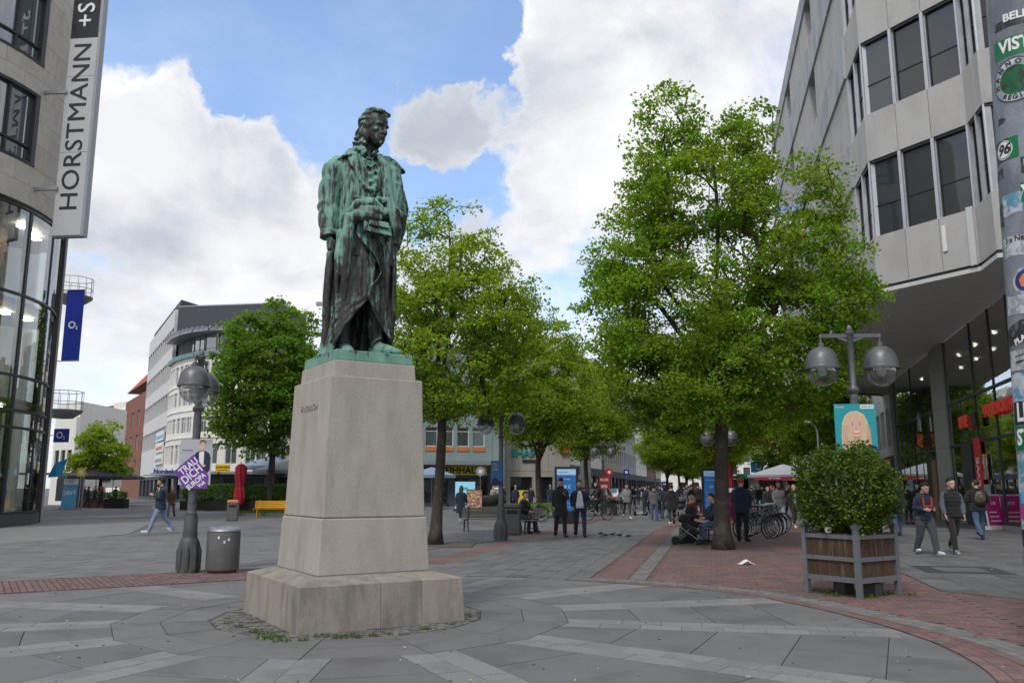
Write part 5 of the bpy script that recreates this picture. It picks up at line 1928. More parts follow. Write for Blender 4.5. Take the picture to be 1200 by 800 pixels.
# sticker-covered mast on the right edge
MR = 0.31
MU = 1229
mp = AT(MU, 571, 8.6)
mast = thing('sticker_mast', 'tall grey steel mast plastered with torn stickers at the right edge', 'mast', (mp.x, mp.y, 0))
mMast = mat('pasted mast', (0.20, 0.22, 0.25), 0.5, 0.18, 3, 0.3, 20, color2=(0.13, 0.14, 0.16), thr=(0.42, 0.6), scale2=2.5, stretch2=(1, 1, .5))
MB().lathe([(MR + .03, 0), (MR + .03, .3), (MR, .32), (MR, 9.0)], 40).build('shaft', mMast, mast, smooth=40)
mast.rotation_euler = (0, rad(2.0), 0)
A00 = math.atan2(-mp.y, -mp.x)        # towards the camera
def wrapf(ca, cz, lift=0.0):
 """ca: metres round the mast to the right in view, cz: height"""
 def f(x, y, z):
  a = A00 + (ca + x) / MR
  r = MR + .002 + lift + z
  return Vector((r * cos(a), r * sin(a), cz + y))
 return f
def sticker(name, poly, ca, cz, m, lift=0.0, parent=None, tear=0.0):
 """thin sheet following the mast: polygon filled by a triangle fan of strips"""
 f = wrapf(ca, cz, lift)
 bm = bmesh.new()
 vs = [bm.verts.new((x, y, 0)) for x, y in poly]
 bm.faces.new(vs)
 xs = [p[0] for p in poly]
 x = min(xs) + .03
 while x < max(xs) - .005:
  bmesh.ops.bisect_plane(bm, geom=bm.verts[:] + bm.edges[:] + bm.faces[:], plane_co=(x, 0, 0), plane_no=(1, 0, 0))
  x += .03
 bmesh.ops.solidify(bm, geom=bm.faces[:], thickness=.0015)
 for v in bm.verts:
  v.co = f(v.co.x, v.co.y, v.co.z)
 bmesh.ops.recalc_face_normals(bm, faces=bm.faces[:])
 me = bpy.data.meshes.new(name)
 bm.to_mesh(me)
 bm.free()
 me.materials.append(m)
 return obj_of(name, me, parent or mast)
def rect(w, h, jag=0.0):
 r = random.Random(int(w * 1000 + h * 7))
 if not jag:
  return [(-w / 2, -h / 2), (w / 2, -h / 2), (w / 2, h / 2), (-w / 2, h / 2)]
 out = []
 for (x0, y0), (x1, y1) in (((-1, -1), (1, -1)), ((1, -1), (1, 1)), ((1, 1), (-1, 1)), ((-1, 1), (-1, -1))):
  for k in range(4):
   t = k / 4
   out.append(((x0 + (x1 - x0) * t) * w / 2 + r.uniform(-jag, jag), (y0 + (y1 - y0) * t) * h / 2 + r.uniform(-jag, jag)))
 return out
def disc(r_, n=32):
 return [(r_ * cos(2 * pi * k / n), r_ * sin(2 * pi * k / n)) for k in range(n)]
def wl(text, size, m, ca, cz, lift, bold=.004, rot=0, sx=1.0, shear=0.0):
 lettering(text, size, m, (V3(0, 0, 0),) * 4, mast, extrude=.0008, bold=bold, wrap=wrapf(ca, cz, lift), rot=rot, sx=sx, shear=shear)
def mz(v):
 return AT(1190, v, mp.y - MR).z
def circ_text(text, R, size, m, ca, cz, lift, a0, a1, flip=False):
 n = len(text)
 for i, chx in enumerate(text):
  if chx == ' ':
   continue
  a = rad(a0 + (a1 - a0) * i / (n - 1))
  f = wrapf(ca, cz, lift)
  rot_ = a - pi / 2 + (pi if flip else 0)
  x0, y0 = R * cos(a), R * sin(a)
  g_ = (lambda x0, y0: (lambda x, y, z: f(x0 + x, y0 + y, z)))(x0, y0)
  lettering(chx, size, m, (V3(0, 0, 0),) * 4, mast, extrude=.0008, bold=.003, wrap=g_, rot=rot_)
mPale = mat('pale sticker paper', (.45, .48, .50), .5, .2, 10, color2=(.25, .28, .30), thr=(.45, .55), scale2=9)
mPaleB = mat('torn blue paper', (.10, .26, .36), .5, .3, 9, color2=(.42, .46, .50), thr=(.45, .52), scale2=7)
mDarkS = mat('black sticker', (.02, .022, .028), .45, .3, 9, color2=(.09, .1, .11), thr=(.55, .6), scale2=10)
K = mp.y / FPX                       # metres per pixel on the mast
left = -MR * 1.0
def cx_(u, v):
 """pixel column on the mast -> metres round it from the point facing the camera"""
 off = (u - (MU - .070 * (571 - v))) * K * 0.985
 off = max(-MR * .97, min(MR * .97, off))
 return MR * math.asin(off / MR)
sticker('sticker', rect(.50, .22), cx_(1187, 48), mz(48), mGreenP)
wl('VISTA', .20, mWhite, cx_(1190, 47), mz(47), .002, .006, sx=.8)
sticker('sticker', rect(.48, .10), cx_(1187, 20), mz(20), mDarkS, .001)
wl('BELLA', .12, mWhite, cx_(1190, 14), mz(14), .003, .004)
sticker('sticker', disc(.255), cx_(1186, 88), mz(88), mNavyP)
sticker('sticker', disc(.24), cx_(1186, 88), mz(88), mPale, .0015)
sticker('sticker', disc(.165), cx_(1186, 88), mz(88), mat('green print', (.0, .10, .03), .35, .5, 12, color2=(.02, .02, .02), thr=(.5, .62), scale2=8), .003)
circ_text('HANNOVER', .20, .075, mBlack, cx_(1186, 88), mz(88), .003, 190, -5)
circ_text('REGIERT', .20, .07, mBlack, cx_(1186, 88), mz(88), .003, 235, 330, True)
sticker('sticker', rect(.10, .06, .01), cx_(1171, 131), mz(131), mDarkS)
sticker('sticker', rect(.30, .24), cx_(1175, 166), mz(166), mDarkS)
sticker('sticker', [(0, -.12), (.15, -.12), (.15, .12), (.05, .12)], cx_(1175, 166), mz(166), mGreenP, .0015)
sticker('sticker', disc(.105), cx_(1174, 166), mz(166), mWhite, .003)
sticker('sticker', disc(.095), cx_(1174, 166), mz(166), mBlack, .0045)
sticker('sticker', disc(.088), cx_(1174, 166), mz(166), mWhite, .006)
wl('96', .16, mBlack, cx_(1174, 166), mz(166), .0075, .005, shear=.25)
sticker('sticker', rect(.16, .10, .01), cx_(1169, 192), mz(192), mDarkS)
sticker('sticker', rect(.26, .22, .02), cx_(1182, 232), mz(232), mPaleB)
sticker('sticker', rect(.12, .25, .03), cx_(1168, 240), mz(240), mDarkS)
sticker('sticker', rect(.34, .18), cx_(1212, 190), mz(190), mDarkS)
wl('B', .17, mWhite, cx_(1201, 191), mz(191), .002, .008)
sticker('sticker', rect(.34, .22), cx_(1212, 222), mz(222), mGreenP)
wl('V', .20, mWhite, cx_(1201, 222), mz(222), .002, .008)
sticker('sticker', rect(.50, .22, .012), cx_(1195, 282), mz(282), mPale)
wl('3 x Nein', .085, mBlack, cx_(1188, 274), mz(274), .003, .001, sx=.95)
sticker('sticker', disc(.145), cx_(1199, 325), mz(325), mPale)
sticker('sticker', disc(.115), cx_(1199, 325), mz(325), mat('dark blue sticker', (.015, .03, .13), .4, .2, 9), .0015)
sticker('sticker', [(-.05, -.06), (.02, -.08), (.07, -.01), (.03, .07), (-.03, .07), (-.07, .01)], cx_(1199, 325), mz(325), mOrange, .003)
sticker('sticker', rect(.42, .20, .02), cx_(1195, 352), mz(352), mPale, .001)
sticker('sticker', [(-.24, -.14), (.2, -.10), (.24, .14), (-.05, .10), (-.26, .02)], cx_(1197, 383), mz(383), mDarkS, .002)
wl('PLANLOS', .085, mWhite, cx_(1203, 390), mz(390), .004, .003, rot=rad(22))
sticker('sticker', rect(.40, .22, .012), cx_(1197, 418), mz(418), mPale, .001)
wl('so schön wie', .035, mBlack, cx_(1196, 412), mz(412), .003, 0, rot=rad(8))
wl('unser Club', .045, mBlack, cx_(1198, 419), mz(419), .003, .001, rot=rad(8))
sticker('sticker', rect(.46, .32, .03), cx_(1200, 452), mz(452), mPaleB)
sticker('sticker', rect(.46, .24), cx_(1204, 482), mz(482), mBlack, .001)
wl('LLA', .26, mWhite, cx_(1203, 482), mz(482), .003, .008, sx=.7)
sticker('sticker', rect(.46, .24), cx_(1206, 512), mz(512), mGreenP, .001)
wl('STA', .22, mWhite, cx_(1203, 512), mz(512), .003, .008, sx=.8)
sticker('sticker', rect(.44, .40, .03), cx_(1208, 555), mz(555), mPaleB)
sticker('sticker', rect(.40, .12, .01), cx_(1210, 584), mz(584), mSkyP, .001)
sticker('sticker', rect(.40, .12, .01), cx_(1210, 602), mz(602), mPink, .001)
sticker('sticker', rect(.42, .10, .01), cx_(1209, 617), mz(617), mPale, .001)
sticker('sticker', rect(.42, .20, .02), cx_(1211, 632), mz(632), mDarkS)
# ------------------------------------------------------------------ buildings
gDark = glass_mat('office glass', (.3, .3, .3), (0.026, 0.031, 0.035), 0.03, 0.0, 0.02, 0.04, 0.42)
gPale = glass_mat('pale window glass', (.3, .3, .3), (0.10, 0.12, 0.13), 0.10, 0.0, 0.03, 0.05)
gShop = glass_mat('shop glass', (.75, .80, .78), (0.02, 0.025, 0.025), 0.06, 0.97, 0.01, 0.06, 0.62)
gShopR = glass_mat('shopfront glass', (.70, .76, .72), (0.020, 0.026, 0.024), 0.55, 0.6, 0.01, 0.05)
mPlaster = mat('white plaster', (0.79, 0.765, 0.71), 0.85, 0.06, 1.5, 0.15, 30)
mWinW = mat('white window frame', (0.70, 0.70, 0.69), 0.5, 0.04, 4)
mWinG = mat('grey window frame', (0.30, 0.31, 0.33), 0.45, 0.08, 4, metal=0.3)
mWinD = mat('dark window frame', (0.035, 0.038, 0.042), 0.45, 0.1, 4, metal=0.2)
mAlu = mat('pale aluminium mullion', (0.52, 0.53, 0.56), 0.42, 0.06, 3, metal=0.5)
mConcR = mat('rough concrete panel', (0.47, 0.455, 0.44), 0.95, 0.16, 55, 0.6, 60, color2=(0.41, 0.397, 0.382), thr=(0.45, 0.65), scale2=0.9, stretch2=(1, 1, .4))
mConcS = mat('smooth concrete band', (0.42, 0.425, 0.44), 0.85, 0.06, 2, 0.15, 30, color2=(0.31, 0.315, 0.33), thr=(0.45, 0.62), scale2=0.8, stretch2=(1, 1, .4))
mSoffit = mat('grey soffit', (0.60, 0.585, 0.57), 0.85, 0.06, 1.5, 0.05, 20)
mLime = mat('limestone cladding', (0.52, 0.475, 0.41), 0.85, 0.07, 1.6, 0.25, 40, obj=0.06, color2=(0.47, 0.43, 0.375), thr=(.45, .6), scale2=2)
mTealW = mat('pale teal cladding', (0.235, 0.30, 0.295), 0.8, 0.08, 1.5, 0.1, 30)
mBeigeW = mat('beige tile cladding', (0.37, 0.34, 0.30), 0.85, 0.09, 2, 0.1, 30, obj=.05)
mSlate = mat('dark slate cladding', (0.060, 0.070, 0.082), 0.7, 0.1, 3, 0.15, 20)
mBrickW = mat('red brick wall', (0.24, 0.10, 0.07), 0.9, 0.18, 3, 0.3, 30)
mRoofT = mat('red roof tile', (0.33, 0.085, 0.045), 0.85, 0.15, 4, 0.4, 20)
mInter = mat('warm shop wall', (0.50, 0.37, 0.28), 0.8, 0.05, 2)
mInterW = mat('pale shop wall', (0.52, 0.60, 0.58), 0.8, 0.05, 2)
mFloorI = mat('shop floor', (0.25, 0.22, 0.19), 0.6, 0.1, 2)
mWarm = mat('lit warm lamp', (1.0, 0.62, 0.28), 0.5, 0.0, 1, emit=8.0)
mSpot = mat('lit ceiling spot', (1.0, 0.93, 0.8), 0.5, 0.0, 1, emit=45.0)
mNeon = mat('lit red letters', (0.62, 0.05, 0.025), 0.5, 0.0, 1, emit=0.12)
def frame_of(P0, P1):
 P0, P1 = Vector((P0[0], P0[1], 0)), Vector((P1[0], P1[1], 0))
 d = (P1 - P0)
 L = d.length
 d.normalize()
 return P0, d, V3(0, 0, 1), V3(d.y, -d.x, 0), L
def rel(fr, org):
 return (fr[0] - Vector(org), fr[1], fr[2], fr[3])
def rc(x0, y0, x1, y1):
 return [(x0, y0), (x1, y0), (x1, y1), (x0, y1)]
def window(root, fr, s0, s1, za, zb, fm, gm, depth=.2, mull=1, trans=0.0, bar=.06, name='window'):
 w = MB()
 t0, t1 = -depth, -depth + .07
 w.plate(rc(s0, za, s0 + bar, zb), fr, t0, t1)
 w.plate(rc(s1 - bar, za, s1, zb), fr, t0, t1)
 w.plate(rc(s0 + bar, za, s1 - bar, za + bar), fr, t0, t1)
 w.plate(rc(s0 + bar, zb - bar, s1 - bar, zb), fr, t0, t1)
 for k in range(1, mull):
  x = s0 + (s1 - s0) * k / mull
  w.plate(rc(x - bar * .5, za + bar, x + bar * .5, zb - bar), fr, t0, t1 - .004)
 if trans:
  z = za + (zb - za) * trans
  w.plate(rc(s0 + bar, z - bar * .4, s1 - bar, z + bar * .4), fr, t0, t1 - .008)
 o = w.build(name, fm, root)
 p = MB()
 p.plate(rc(s0 + bar * .5, za + bar * .5, s1 - bar * .5, zb - bar * .5), fr, t0 + .015, t0 + .03)
 p.build('pane', gm, o)
 return o
def facade(root, P0, P1, z0, z1, cols, rows, wm, fm, gm, depth=.22, th=.4, mull=1, trans=0.0, sill=None, name='wall', wins=True, sillh=.08):
 fr_ = frame_of(P0, P1)
 L = fr_[4]
 fr = rel(fr_[:4], root.location)
 b = MB()
 zc = z0
 rows = sorted(rows)
 for (za, zb) in rows:
  if za - zc > 1e-3:
   b.plate(rc(0, zc, L, za), fr, -th, 0)
  sx = 0.0
  for (s0, s1) in cols:
   if s0 - sx > 1e-3:
    b.plate(rc(sx, za, s0, zb), fr, -th, -.002)
   sx = s1
  if L - sx > 1e-3:
   b.plate(rc(sx, za, L, zb), fr, -th, -.002)
  zc = zb
 if z1 - zc > 1e-3:
  b.plate(rc(0, zc, L, z1), fr, -th, 0)
 b.build(name, wm, root)
 for (za, zb) in rows:
  for (s0, s1) in cols:
   if wins:
    window(root, fr, s0, s1, za, zb, fm, gm, depth, mull, trans)
   if sill is not None:
    s = MB()
    s.plate(rc(s0 - .04, za - sillh, s1 + .04, za), fr, .003, .06)
    s.build('sill', sill, root)
 return fr, L
def even(L, n, w, margin=.3):
 g = (L - 2 * margin - n * w) / max(1, n - 1) if n > 1 else 0
 return [(margin + i * (w + g), margin + i * (w + g) + w) for i in range(n)]
def mass(root, poly, z0, z1, m, name='core'):
 o = root.location
 b = MB()
 b.prism([(p[0] - o[0], p[1] - o[1]) for p in poly], z0, z1)
 return b.build(name, m, root)
# ---- left: rounded shop clad in limestone
LC, LR = Vector((-28.4, 34.7, 0)), 8.0
def arc(t, r=LR):
 return Vector((LC.x + r * cos(rad(t)), LC.y + r * sin(rad(t)), 0))
shop = thing('department_store', 'rounded limestone shop with curved glass lower floors on the far left', 'building', tuple(LC))
def arcslab(t0, t1, z0, z1, r0, r1, n=None):
 """curved block between two angles, heights and radii, about the centre of the rounded corner"""
 n = n or max(2, int(abs(t1 - t0) / 4))
 b = MB()
 rings = []
 for k in range(n + 1):
  t = rad(t0 + (t1 - t0) * k / n)
  rings.append([V3(r * cos(t), r * sin(t), z) for r, z in ((r0, z0), (r1, z0), (r1, z1), (r0, z1))])
 b.loft(rings)
 return b
WT = (-27, -4.5)
rows_w = [(15.0, 18.25), (19.55, 22.8), (24.1, 27.3)]
courses = []
z = 13.3
edges = [13.3, 14.15, 15.0, 16.083, 17.167, 18.25, 18.9, 19.55, 20.633, 21.717, 22.8, 23.45, 24.1, 25.17, 26.24, 27.3, 28.2]
for i in range(len(edges) - 1):
 za, zb = edges[i], edges[i + 1]
 inwin = any(a - .01 <= za and zb <= b + .01 for a, b in rows_w)
 t = -75 - (7 if i % 2 else 0)
 while t < 60:
  t1 = t + 14
  for (a, b_) in ([(max(t, -75), min(t1, WT[0])), (max(t, WT[1]), min(t1, 60))] if inwin else [(max(t, -75), min(t1, 60))]):
   if b_ - a > .6:
    arcslab(a + .06, b_ - .06, za + .006, zb - .006, LR - .25, LR + .02 + rng.uniform(0, .008)).build('stone_panel', mLime, shop)
  t = t1
arcslab(-75, 60, 13.3, 28.2, LR - .6, LR - .26, 30).build('backing_wall', mWinD, shop)
for (za, zb) in rows_w:
 # the backing is behind the pane: dark reveal, frame and two-part glazing
 w = arcslab(WT[0], WT[1], za, za + .12, LR - .25, LR + .05, 8)
 for q in (arcslab(WT[0], WT[1], zb - .14, zb, LR - .25, LR + .03, 8), arcslab(WT[1] - 1.9, WT[1], za + .12, zb - .14, LR - .25, LR + .03, 2), arcslab(WT[0], WT[0] + 1.9, za + .12, zb - .14, LR - .25, LR + .03, 2),
              arcslab(WT[0] + 1.9, WT[1] - 1.9, za + .75, za + .83, LR - .14, LR - .06, 8), arcslab(-16.2, -15.4, za + .12, zb - .14, LR - .2, LR - .08, 2)):
  w.add(q.v, q.f)
 wo = w.build('window', mWinD, shop)
 p = arcslab(WT[0] + 1.9, WT[1] - 1.9, za + .12, zb - .14, LR - .2, LR - .17, 8)
 p.build('pane', gPale, wo)
# glass floors
TR = [0.55, 4.0, 4.7, 6.1, 9.45, 13.1]
MT = [-75, -60, -45, -30, -16, -3, 12, 29]
for i in range(len(TR) - 1):
 for j in range(len(MT) - 1):
  arcslab(MT[j] + .15, MT[j + 1] - .15, TR[i] + .05, TR[i + 1] - .05, LR - .02, LR, 8).build('pane', gShop, shop)
for zt in TR:
 arcslab(-75, 30, zt - .05, zt + .05, LR - .12, LR + .06, 20).build('transom', mWinD, shop)
for t in MT:
 w_ = .55 if t in (-3, 29) else .22
 arcslab(t - w_, t + w_, .5, 13.1, LR - .2, LR + .04, 2).build('mullion', mWinD, shop)
arcslab(-76, 36, 0, .48, LR - .5, LR + .12, 20).build('plinth', mat('dark plinth stone', (.07, .07, .07), .6, .15, 5), shop)
arcslab(30.5, 34, 0, 28.0, LR - .4, LR + .18, 3).build('pilaster', mWinD, shop)
arcslab(34.2, 40, 0, 28.0, LR - .4, LR + .30, 3).build('pilaster', mLime, shop)
# inside: floors, back walls, lit lamps
for zf in (0.45, 5.2, 9.3, 13.15):
 arcslab(-60, 45, zf - .2, zf, 2.0, LR - .25, 16).build('floor_slab', mFloorI, shop)
arcslab(-60, 45, .45, 5.0, LR - 1.9, LR - 1.7, 16).build('inner_wall', mInter, shop)
arcslab(-60, 45, 5.2, 13, LR - 4.6, LR - 4.4, 16).build('inner_wall', mInterW, shop)
arcslab(-14, -6, 5.2, 13, LR - 1.5, LR - 1.3, 3).build('inner_column', mInterW, shop)
arcslab(4, 16, 9.4, 12.9, LR - 2.2, LR - 2.0, 4).build('inner_panel', mat('wood slats inside', (.16, .09, .05), .7, .3, 9, stretch=(1, 1, 6)), shop)
for (t, r, z) in ((0, 6.2, 8.3), (1, 6.3, 8.0), (3, 6.2, 7.7), (4.5, 6.3, 7.4), (-2, 6.2, 8.6)):
 b = MB()
 b.lathe([(0, -.13), (.12, -.06), (.13, .05), (.05, .12), (.02, .5)], 10, tuple(Vector((r * cos(rad(t)), r * sin(rad(t)), z))))
 b.build('pendant_lamp', mWarm, shop)
for (t, r, z) in ((6, 7, 12.8), (14, 7, 12.8), (21, 7, 12.8), (2, 6.9, 4.9), (8, 6.5, 9.0), (20, 7, 9.0)):
 b = MB()
 b.box((r * cos(rad(t)), r * sin(rad(t)), z), (.35, .35, .05))
 b.build('ceiling_spot', mSpot, shop)
b = MB()
for t, h, hw in ((-6, .55, .10), (-3.5, .7, .12), (-1, .6, .1), (1.5, .5, .1)):
 p = Vector(((LR - .9) * cos(rad(t)), (LR - .9) * sin(rad(t)), .5))
 b.tube([p, p + V3(0, 0, h * .6), p + V3(.02, 0, h)], [hw, hw * 1.1, hw * .3], 8)
 b.tube([p + V3(.1, .1, 0), p + V3(.1, .1, .2)], [.12, .08], 8)
b.build('window_display', mat('toy figures', (.35, .17, .08), .7, .5, 8, color2=(.5, .45, .4), thr=(.5, .55), scale2=9), shop)
mass(shop, [(-60, 46), (-36, 46), (-31.5, 41), (-31.5, 28), (-60, 26)], 0, 28, mLime)
# blade sign, letters reading upwards
sg = AT(92, 140, 34.2)
sign = thing('blade_sign', 'tall silver blade sign with black vertical shop lettering on the stone corner', 'sign', (sg.x, sg.y, 0))
zb_ = AT(83, 276, 34.2).z
SWd = 1.42
srot = rad(-6)
fr = (V3(0, 0, 0), V3(cos(srot), sin(srot), 0), V3(0, 0, 1), V3(sin(srot), -cos(srot), 0))
mSil = mat('silver sign face', (0.46, 0.46, 0.47), 0.45, 0.04, 1, metal=0.2)
HT = 22.0 - zb_ + 3
zsp = AT(105, 45, 34.2).z
seams = [zb_, zb_ + 3.7, zb_ + 7.2, zsp]
for za, zb in zip(seams, seams[1:]):
 b = MB()
 b.plate(rc(-SWd / 2, za + .008, SWd / 2 - .14, zb - .008), fr, -.02, .03)
 b.build('face_panel', mSil, sign)
b = MB()
b.plate(rc(-SWd / 2, zsp, SWd / 2 - .14, 25.5), fr, -.02, .032)
b.build('black_panel', mat('sign black', (.018, .020, .026), .4, .1, 3), sign)
b = MB()
b.plate(rc(-SWd / 2 - .02, zb_ - .05, SWd / 2 - .135, 25.5), fr, -.28, -.021)
b.plate(rc(SWd / 2 - .135, zb_ - .05, SWd / 2, 25.5), fr, -.28, .04)
b.build('casing', mWinG, sign)
zt_ = zb_ + .75
lo = lettering('HORSTMANN', 1.13, mBlack, (fr[1] * (-.04) + V3(0, 0, zb_ + (zsp - zb_) * .52) + fr[3] * .031, fr[1], fr[2], fr[3]), sign, extrude=.01, rot=pi / 2, spacing=1.04, sx=1.0)
# fit to the face
zs_ = [v.co.z for v in lo.data.vertices]
want0, want1 = zb_ + 1.15, zsp - .30
s_ = (want1 - want0) / (max(zs_) - min(zs_))
z0_ = min(zs_)
xs_ = [v.co.x for v in lo.data.vertices]
for v in lo.data.vertices:
 v.co.z = want0 + (v.co.z - z0_) * s_
lettering('+S', 1.13, mWhite, (fr[1] * (-.04) + V3(0, 0, zsp + 1.1) + fr[3] * .034, fr[1], fr[2], fr[3]), sign, extrude=.01, rot=pi / 2, bold=.006, spacing=1.05)
for v in (108, 221):
 zz = AT(75, v, 34.2).z
 b = MB()
 b.bar(V3(-SWd / 2 - 1.3, .1, zz), V3(-SWd / 2 + .1, .0, zz), .12, .14)
 b.build('bracket', mWinG, sign)
# ---- house behind it with round balconies
hb = thing('balcony_house', 'house with stacked round balconies behind the limestone shop', 'building', (-27, 50, 0))
mass(hb, [(-45, 46), (-26.9, 46), (-34.8, 60), (-48, 60)], 0, 19, mPlaster, 'wall')
for z in (5.9, 12.5):
 b = MB()
 b.lathe([(0, z - .5), (.55, z - .45), (1.0, z - .12), (1.05, z), (0, z + .01)], 20, (1.45, -2.2, 0), cap=False)
 o = b.build('balcony', mWinG, hb, smooth=40)
 b = MB()
 for zz in (z + .45, z + 1.05):
  b.tube([V3(1.45 + 1.0 * cos(2 * pi * k / 20), -2.2 + 1.0 * sin(2 * pi * k / 20), zz) for k in range(21)], .02, 5)
 for k in range(14):
  a = 2 * pi * k / 14
  b.tube([V3(1.45 + cos(a), -2.2 + sin(a), z), V3(1.45 + cos(a), -2.2 + sin(a), z + 1.05)], .015, 4)
 b.build('railing', mWinG, o)
def o2(parent, fr, size, org=None):
 lettering('O', size, mWhite, (fr[0] + fr[1] * (-size * .12), fr[1], fr[2], fr[3]), parent, extrude=.004, bold=size * .015)
 lettering('2', size * .45, mWhite, (fr[0] + fr[1] * size * .42 - fr[2] * size * .27, fr[1], fr[2], fr[3]), parent, extrude=.004, bold=size * .01)
c = AT(85.5, 381, 45)
ban = thing('blue_banner', 'tall blue vertical banner with white logo hung from the balcony house', 'banner', tuple(c))
fr = (V3(0, 0, 0), V3(cos(rad(-8)), sin(rad(-8)), 0), V3(0, 0, 1), V3(sin(rad(-8)), -cos(rad(-8)), 0))
b = MB()
b.plate(rc(-.52, -1.95, .52, 1.95), fr, -.03, 0)
b.build('cloth', mBlueP, ban)
o2(ban, (fr[3] * .002, *fr[1:]), .55)
b = MB()
for z in (-1.97, 1.97):
 b.tube([V3(-1.3, .1, z), V3(.55, -.08, z)], .03, 6)
b.build('bracket', mWinG, ban)
c = AT(71, 510, 50)
sq_ = thing('square_sign', 'small square blue sign with white logo at the rounded shop corner', 'sign', tuple(c))
b = MB()
b.plate(rc(-.46, -.40, .46, .40), fr, -.15, 0)
b.build('panel', mBlueP, sq_, bevel=.02)
o2(sq_, (fr[3] * .002, *fr[1:]), .55)
b = MB()
b.tube([V3(-1.3, .2, 0), V3(-.45, -.05, 0)], .03, 6)
b.build('bracket', mWinG, sq_)
c = AT(67, 549, 54)
fl_ = thing('blue_flag', 'tilted blue flag with small white logo under the square sign', 'flag', tuple(c))
b = MB()
b.plate([(-.62, -.55), (.35, -.48), (.62, .62), (-.2, .35)], fr, -.02, 0)
b.build('cloth', mat('flag blue', (.01, .12, .42), .5, .4, 1.2, color2=(.02, .28, .55), thr=(.4, .6), scale2=1), fl_)
o2(fl_, (fr[3] * .002 + V3(.1, 0, 0), *fr[1:]), .32)
b = MB()
b.tube([V3(.66, 0, -2.0), V3(.64, 0, .8)], .02, 6)
b.build('pole', mSteel, fl_)
c = G(79, 597)
sb = thing('pavement_sign', 'blue advertising stand with white head on the pavement at the far left', 'sign', (c.x, c.y, 0), rad(6))
k_ = c.y / FPX
fr0 = (V3(0, 0, .15), V3(1, 0, 0), V3(0, .12, .99), V3(0, -.99, .12))
b = MB()
b.plate(rc(-8 * k_, 0, 8 * k_, 26 * k_), fr0, -.04, 0)
b.build('panel', mSkyP, sb)
b = MB()
b.plate(rc(-8 * k_, 26.3 * k_, 8 * k_, 33 * k_), fr0, -.04, 0)
b.build('head_panel', mWhite, sb)
b = MB()
b.box((0, .1, .08), (18 * k_, .5, .14))
b.build('foot', mSteel, sb)
lettering('2für1', .42, mWhite, (fr0[0] + fr0[2] * 17 * k_ + fr0[3] * .002, *fr0[1:]), sb, extrude=.004, bold=.01, rot=rad(6))
lettering('O2', .3, mBlueP, (fr0[0] + fr0[2] * 29.5 * k_ + fr0[3] * .002, *fr0[1:]), sb, extrude=.004)
# glass shelter behind it
pt = AT(60, 571, 62)
shl = thing('shelter', 'grey bus shelter partly hidden by the blue stand', 'shelter', (pt.x, pt.y, 0))
b = MB()
b.box((0, 0, 2.55), (4.4, 1.6, .15))
b.build('roof', mWinG, shl)
for x in (-2, 2):
 MB().box((x, .6, 1.25), (.1, .1, 2.5)).build('post', mWinG, shl)
MB().box((1.0, .6, 1.4), (1.9, .05, 1.6)).build('panel', gPale, shl)
# ---- right: concrete building with canted bays over a glass shopfront
def PZ(u, v, z):
 d = ray(u, v)
 k = (z - EYE) / d.z
 return Vector((d.x * k, d.y * k, 0))
SOF = 8.7
qB = PZ(1149, 308, SOF)
qC = PZ(1028, 336, SOF)
hd = rad(12.5)
hdv = Vector((sin(hd), cos(hd), 0))
qA = qB - hdv * 1.55
ret = Vector((cos(rad(35)), -sin(rad(35)), 0))
qZ = qA + ret * 3.6
qW = qZ - hdv * 12
qY = qZ - hdv * 3
qD = qC + hdv * 2.75
conc = thing('concrete_building', 'grey concrete office block with canted window bays overhanging a glass shopfront', 'building', tuple(qC))
ORG = Vector(conc.location)
BANDS = [(SOF, 10.55), (13.45, 15.25), (18.15, 19.95), (22.85, 24.65), (27.2, 28.4)]
WIN = [(10.55, 13.45), (15.25, 18.15), (19.95, 22.85), (24.65, 27.2)]
def wallface(P0, P1, z0, z1, m, name, th=.35, proud=0.0, npan=1, joint=.012):
 """from left to right in view"""
 fr_ = frame_of(P0, P1)
 L = fr_[4]
 fr = rel(fr_[:4], ORG)
 for i in range(npan):
  b = MB()
  b.plate(rc(L * i / npan + (joint if i else 0), z0, L * (i + 1) / npan - (joint if i < npan - 1 else 0), z1), fr, -th, proud)
  b.build(name, m, conc)
 return fr, L
faces = [(qC, qB, 3), (qD, qC, 2), (qB, qA, 2), (qA, qZ, 3), (qZ, qW, 9)]
for (a, b2, npn) in faces:
 for (za, zb) in BANDS:
  wallface(a, b2, za, zb, mConcR, 'concrete_panel', npan=npn if (a is qC or a is qA) else npn)
  b = MB()
  fr_ = frame_of(a, b2)
  fr = rel(fr_[:4], ORG)
  b.plate(rc(-.02, za - .10, fr_[4] + .02, za), fr, -.5, -.05)
  b.build('drip_edge', mWinD, conc)
 for (za, zb) in WIN:
  fr_ = frame_of(a, b2)
  L = fr_[4]
  fr = rel(fr_[:4], ORG)
  n = npn
  wv_ = L / n
  for i in range(n):
   window(conc, fr, i * wv_ + .085, (i + 1) * wv_ - .085, za, zb, mWinD, gDark, .20, 1, .40, bar=.035)
  for i in range(n + 1):
   b = MB()
   b.plate(rc(max(0, i * wv_ - .085), za, min(L, i * wv_ + .085), zb), fr, -.25, -.10)
   b.plate(rc(max(0, i * wv_ - .06), za, min(L, i * wv_ + .06), zb), fr, -.099, -.01)
   b.build('mullion', mAlu, conc)
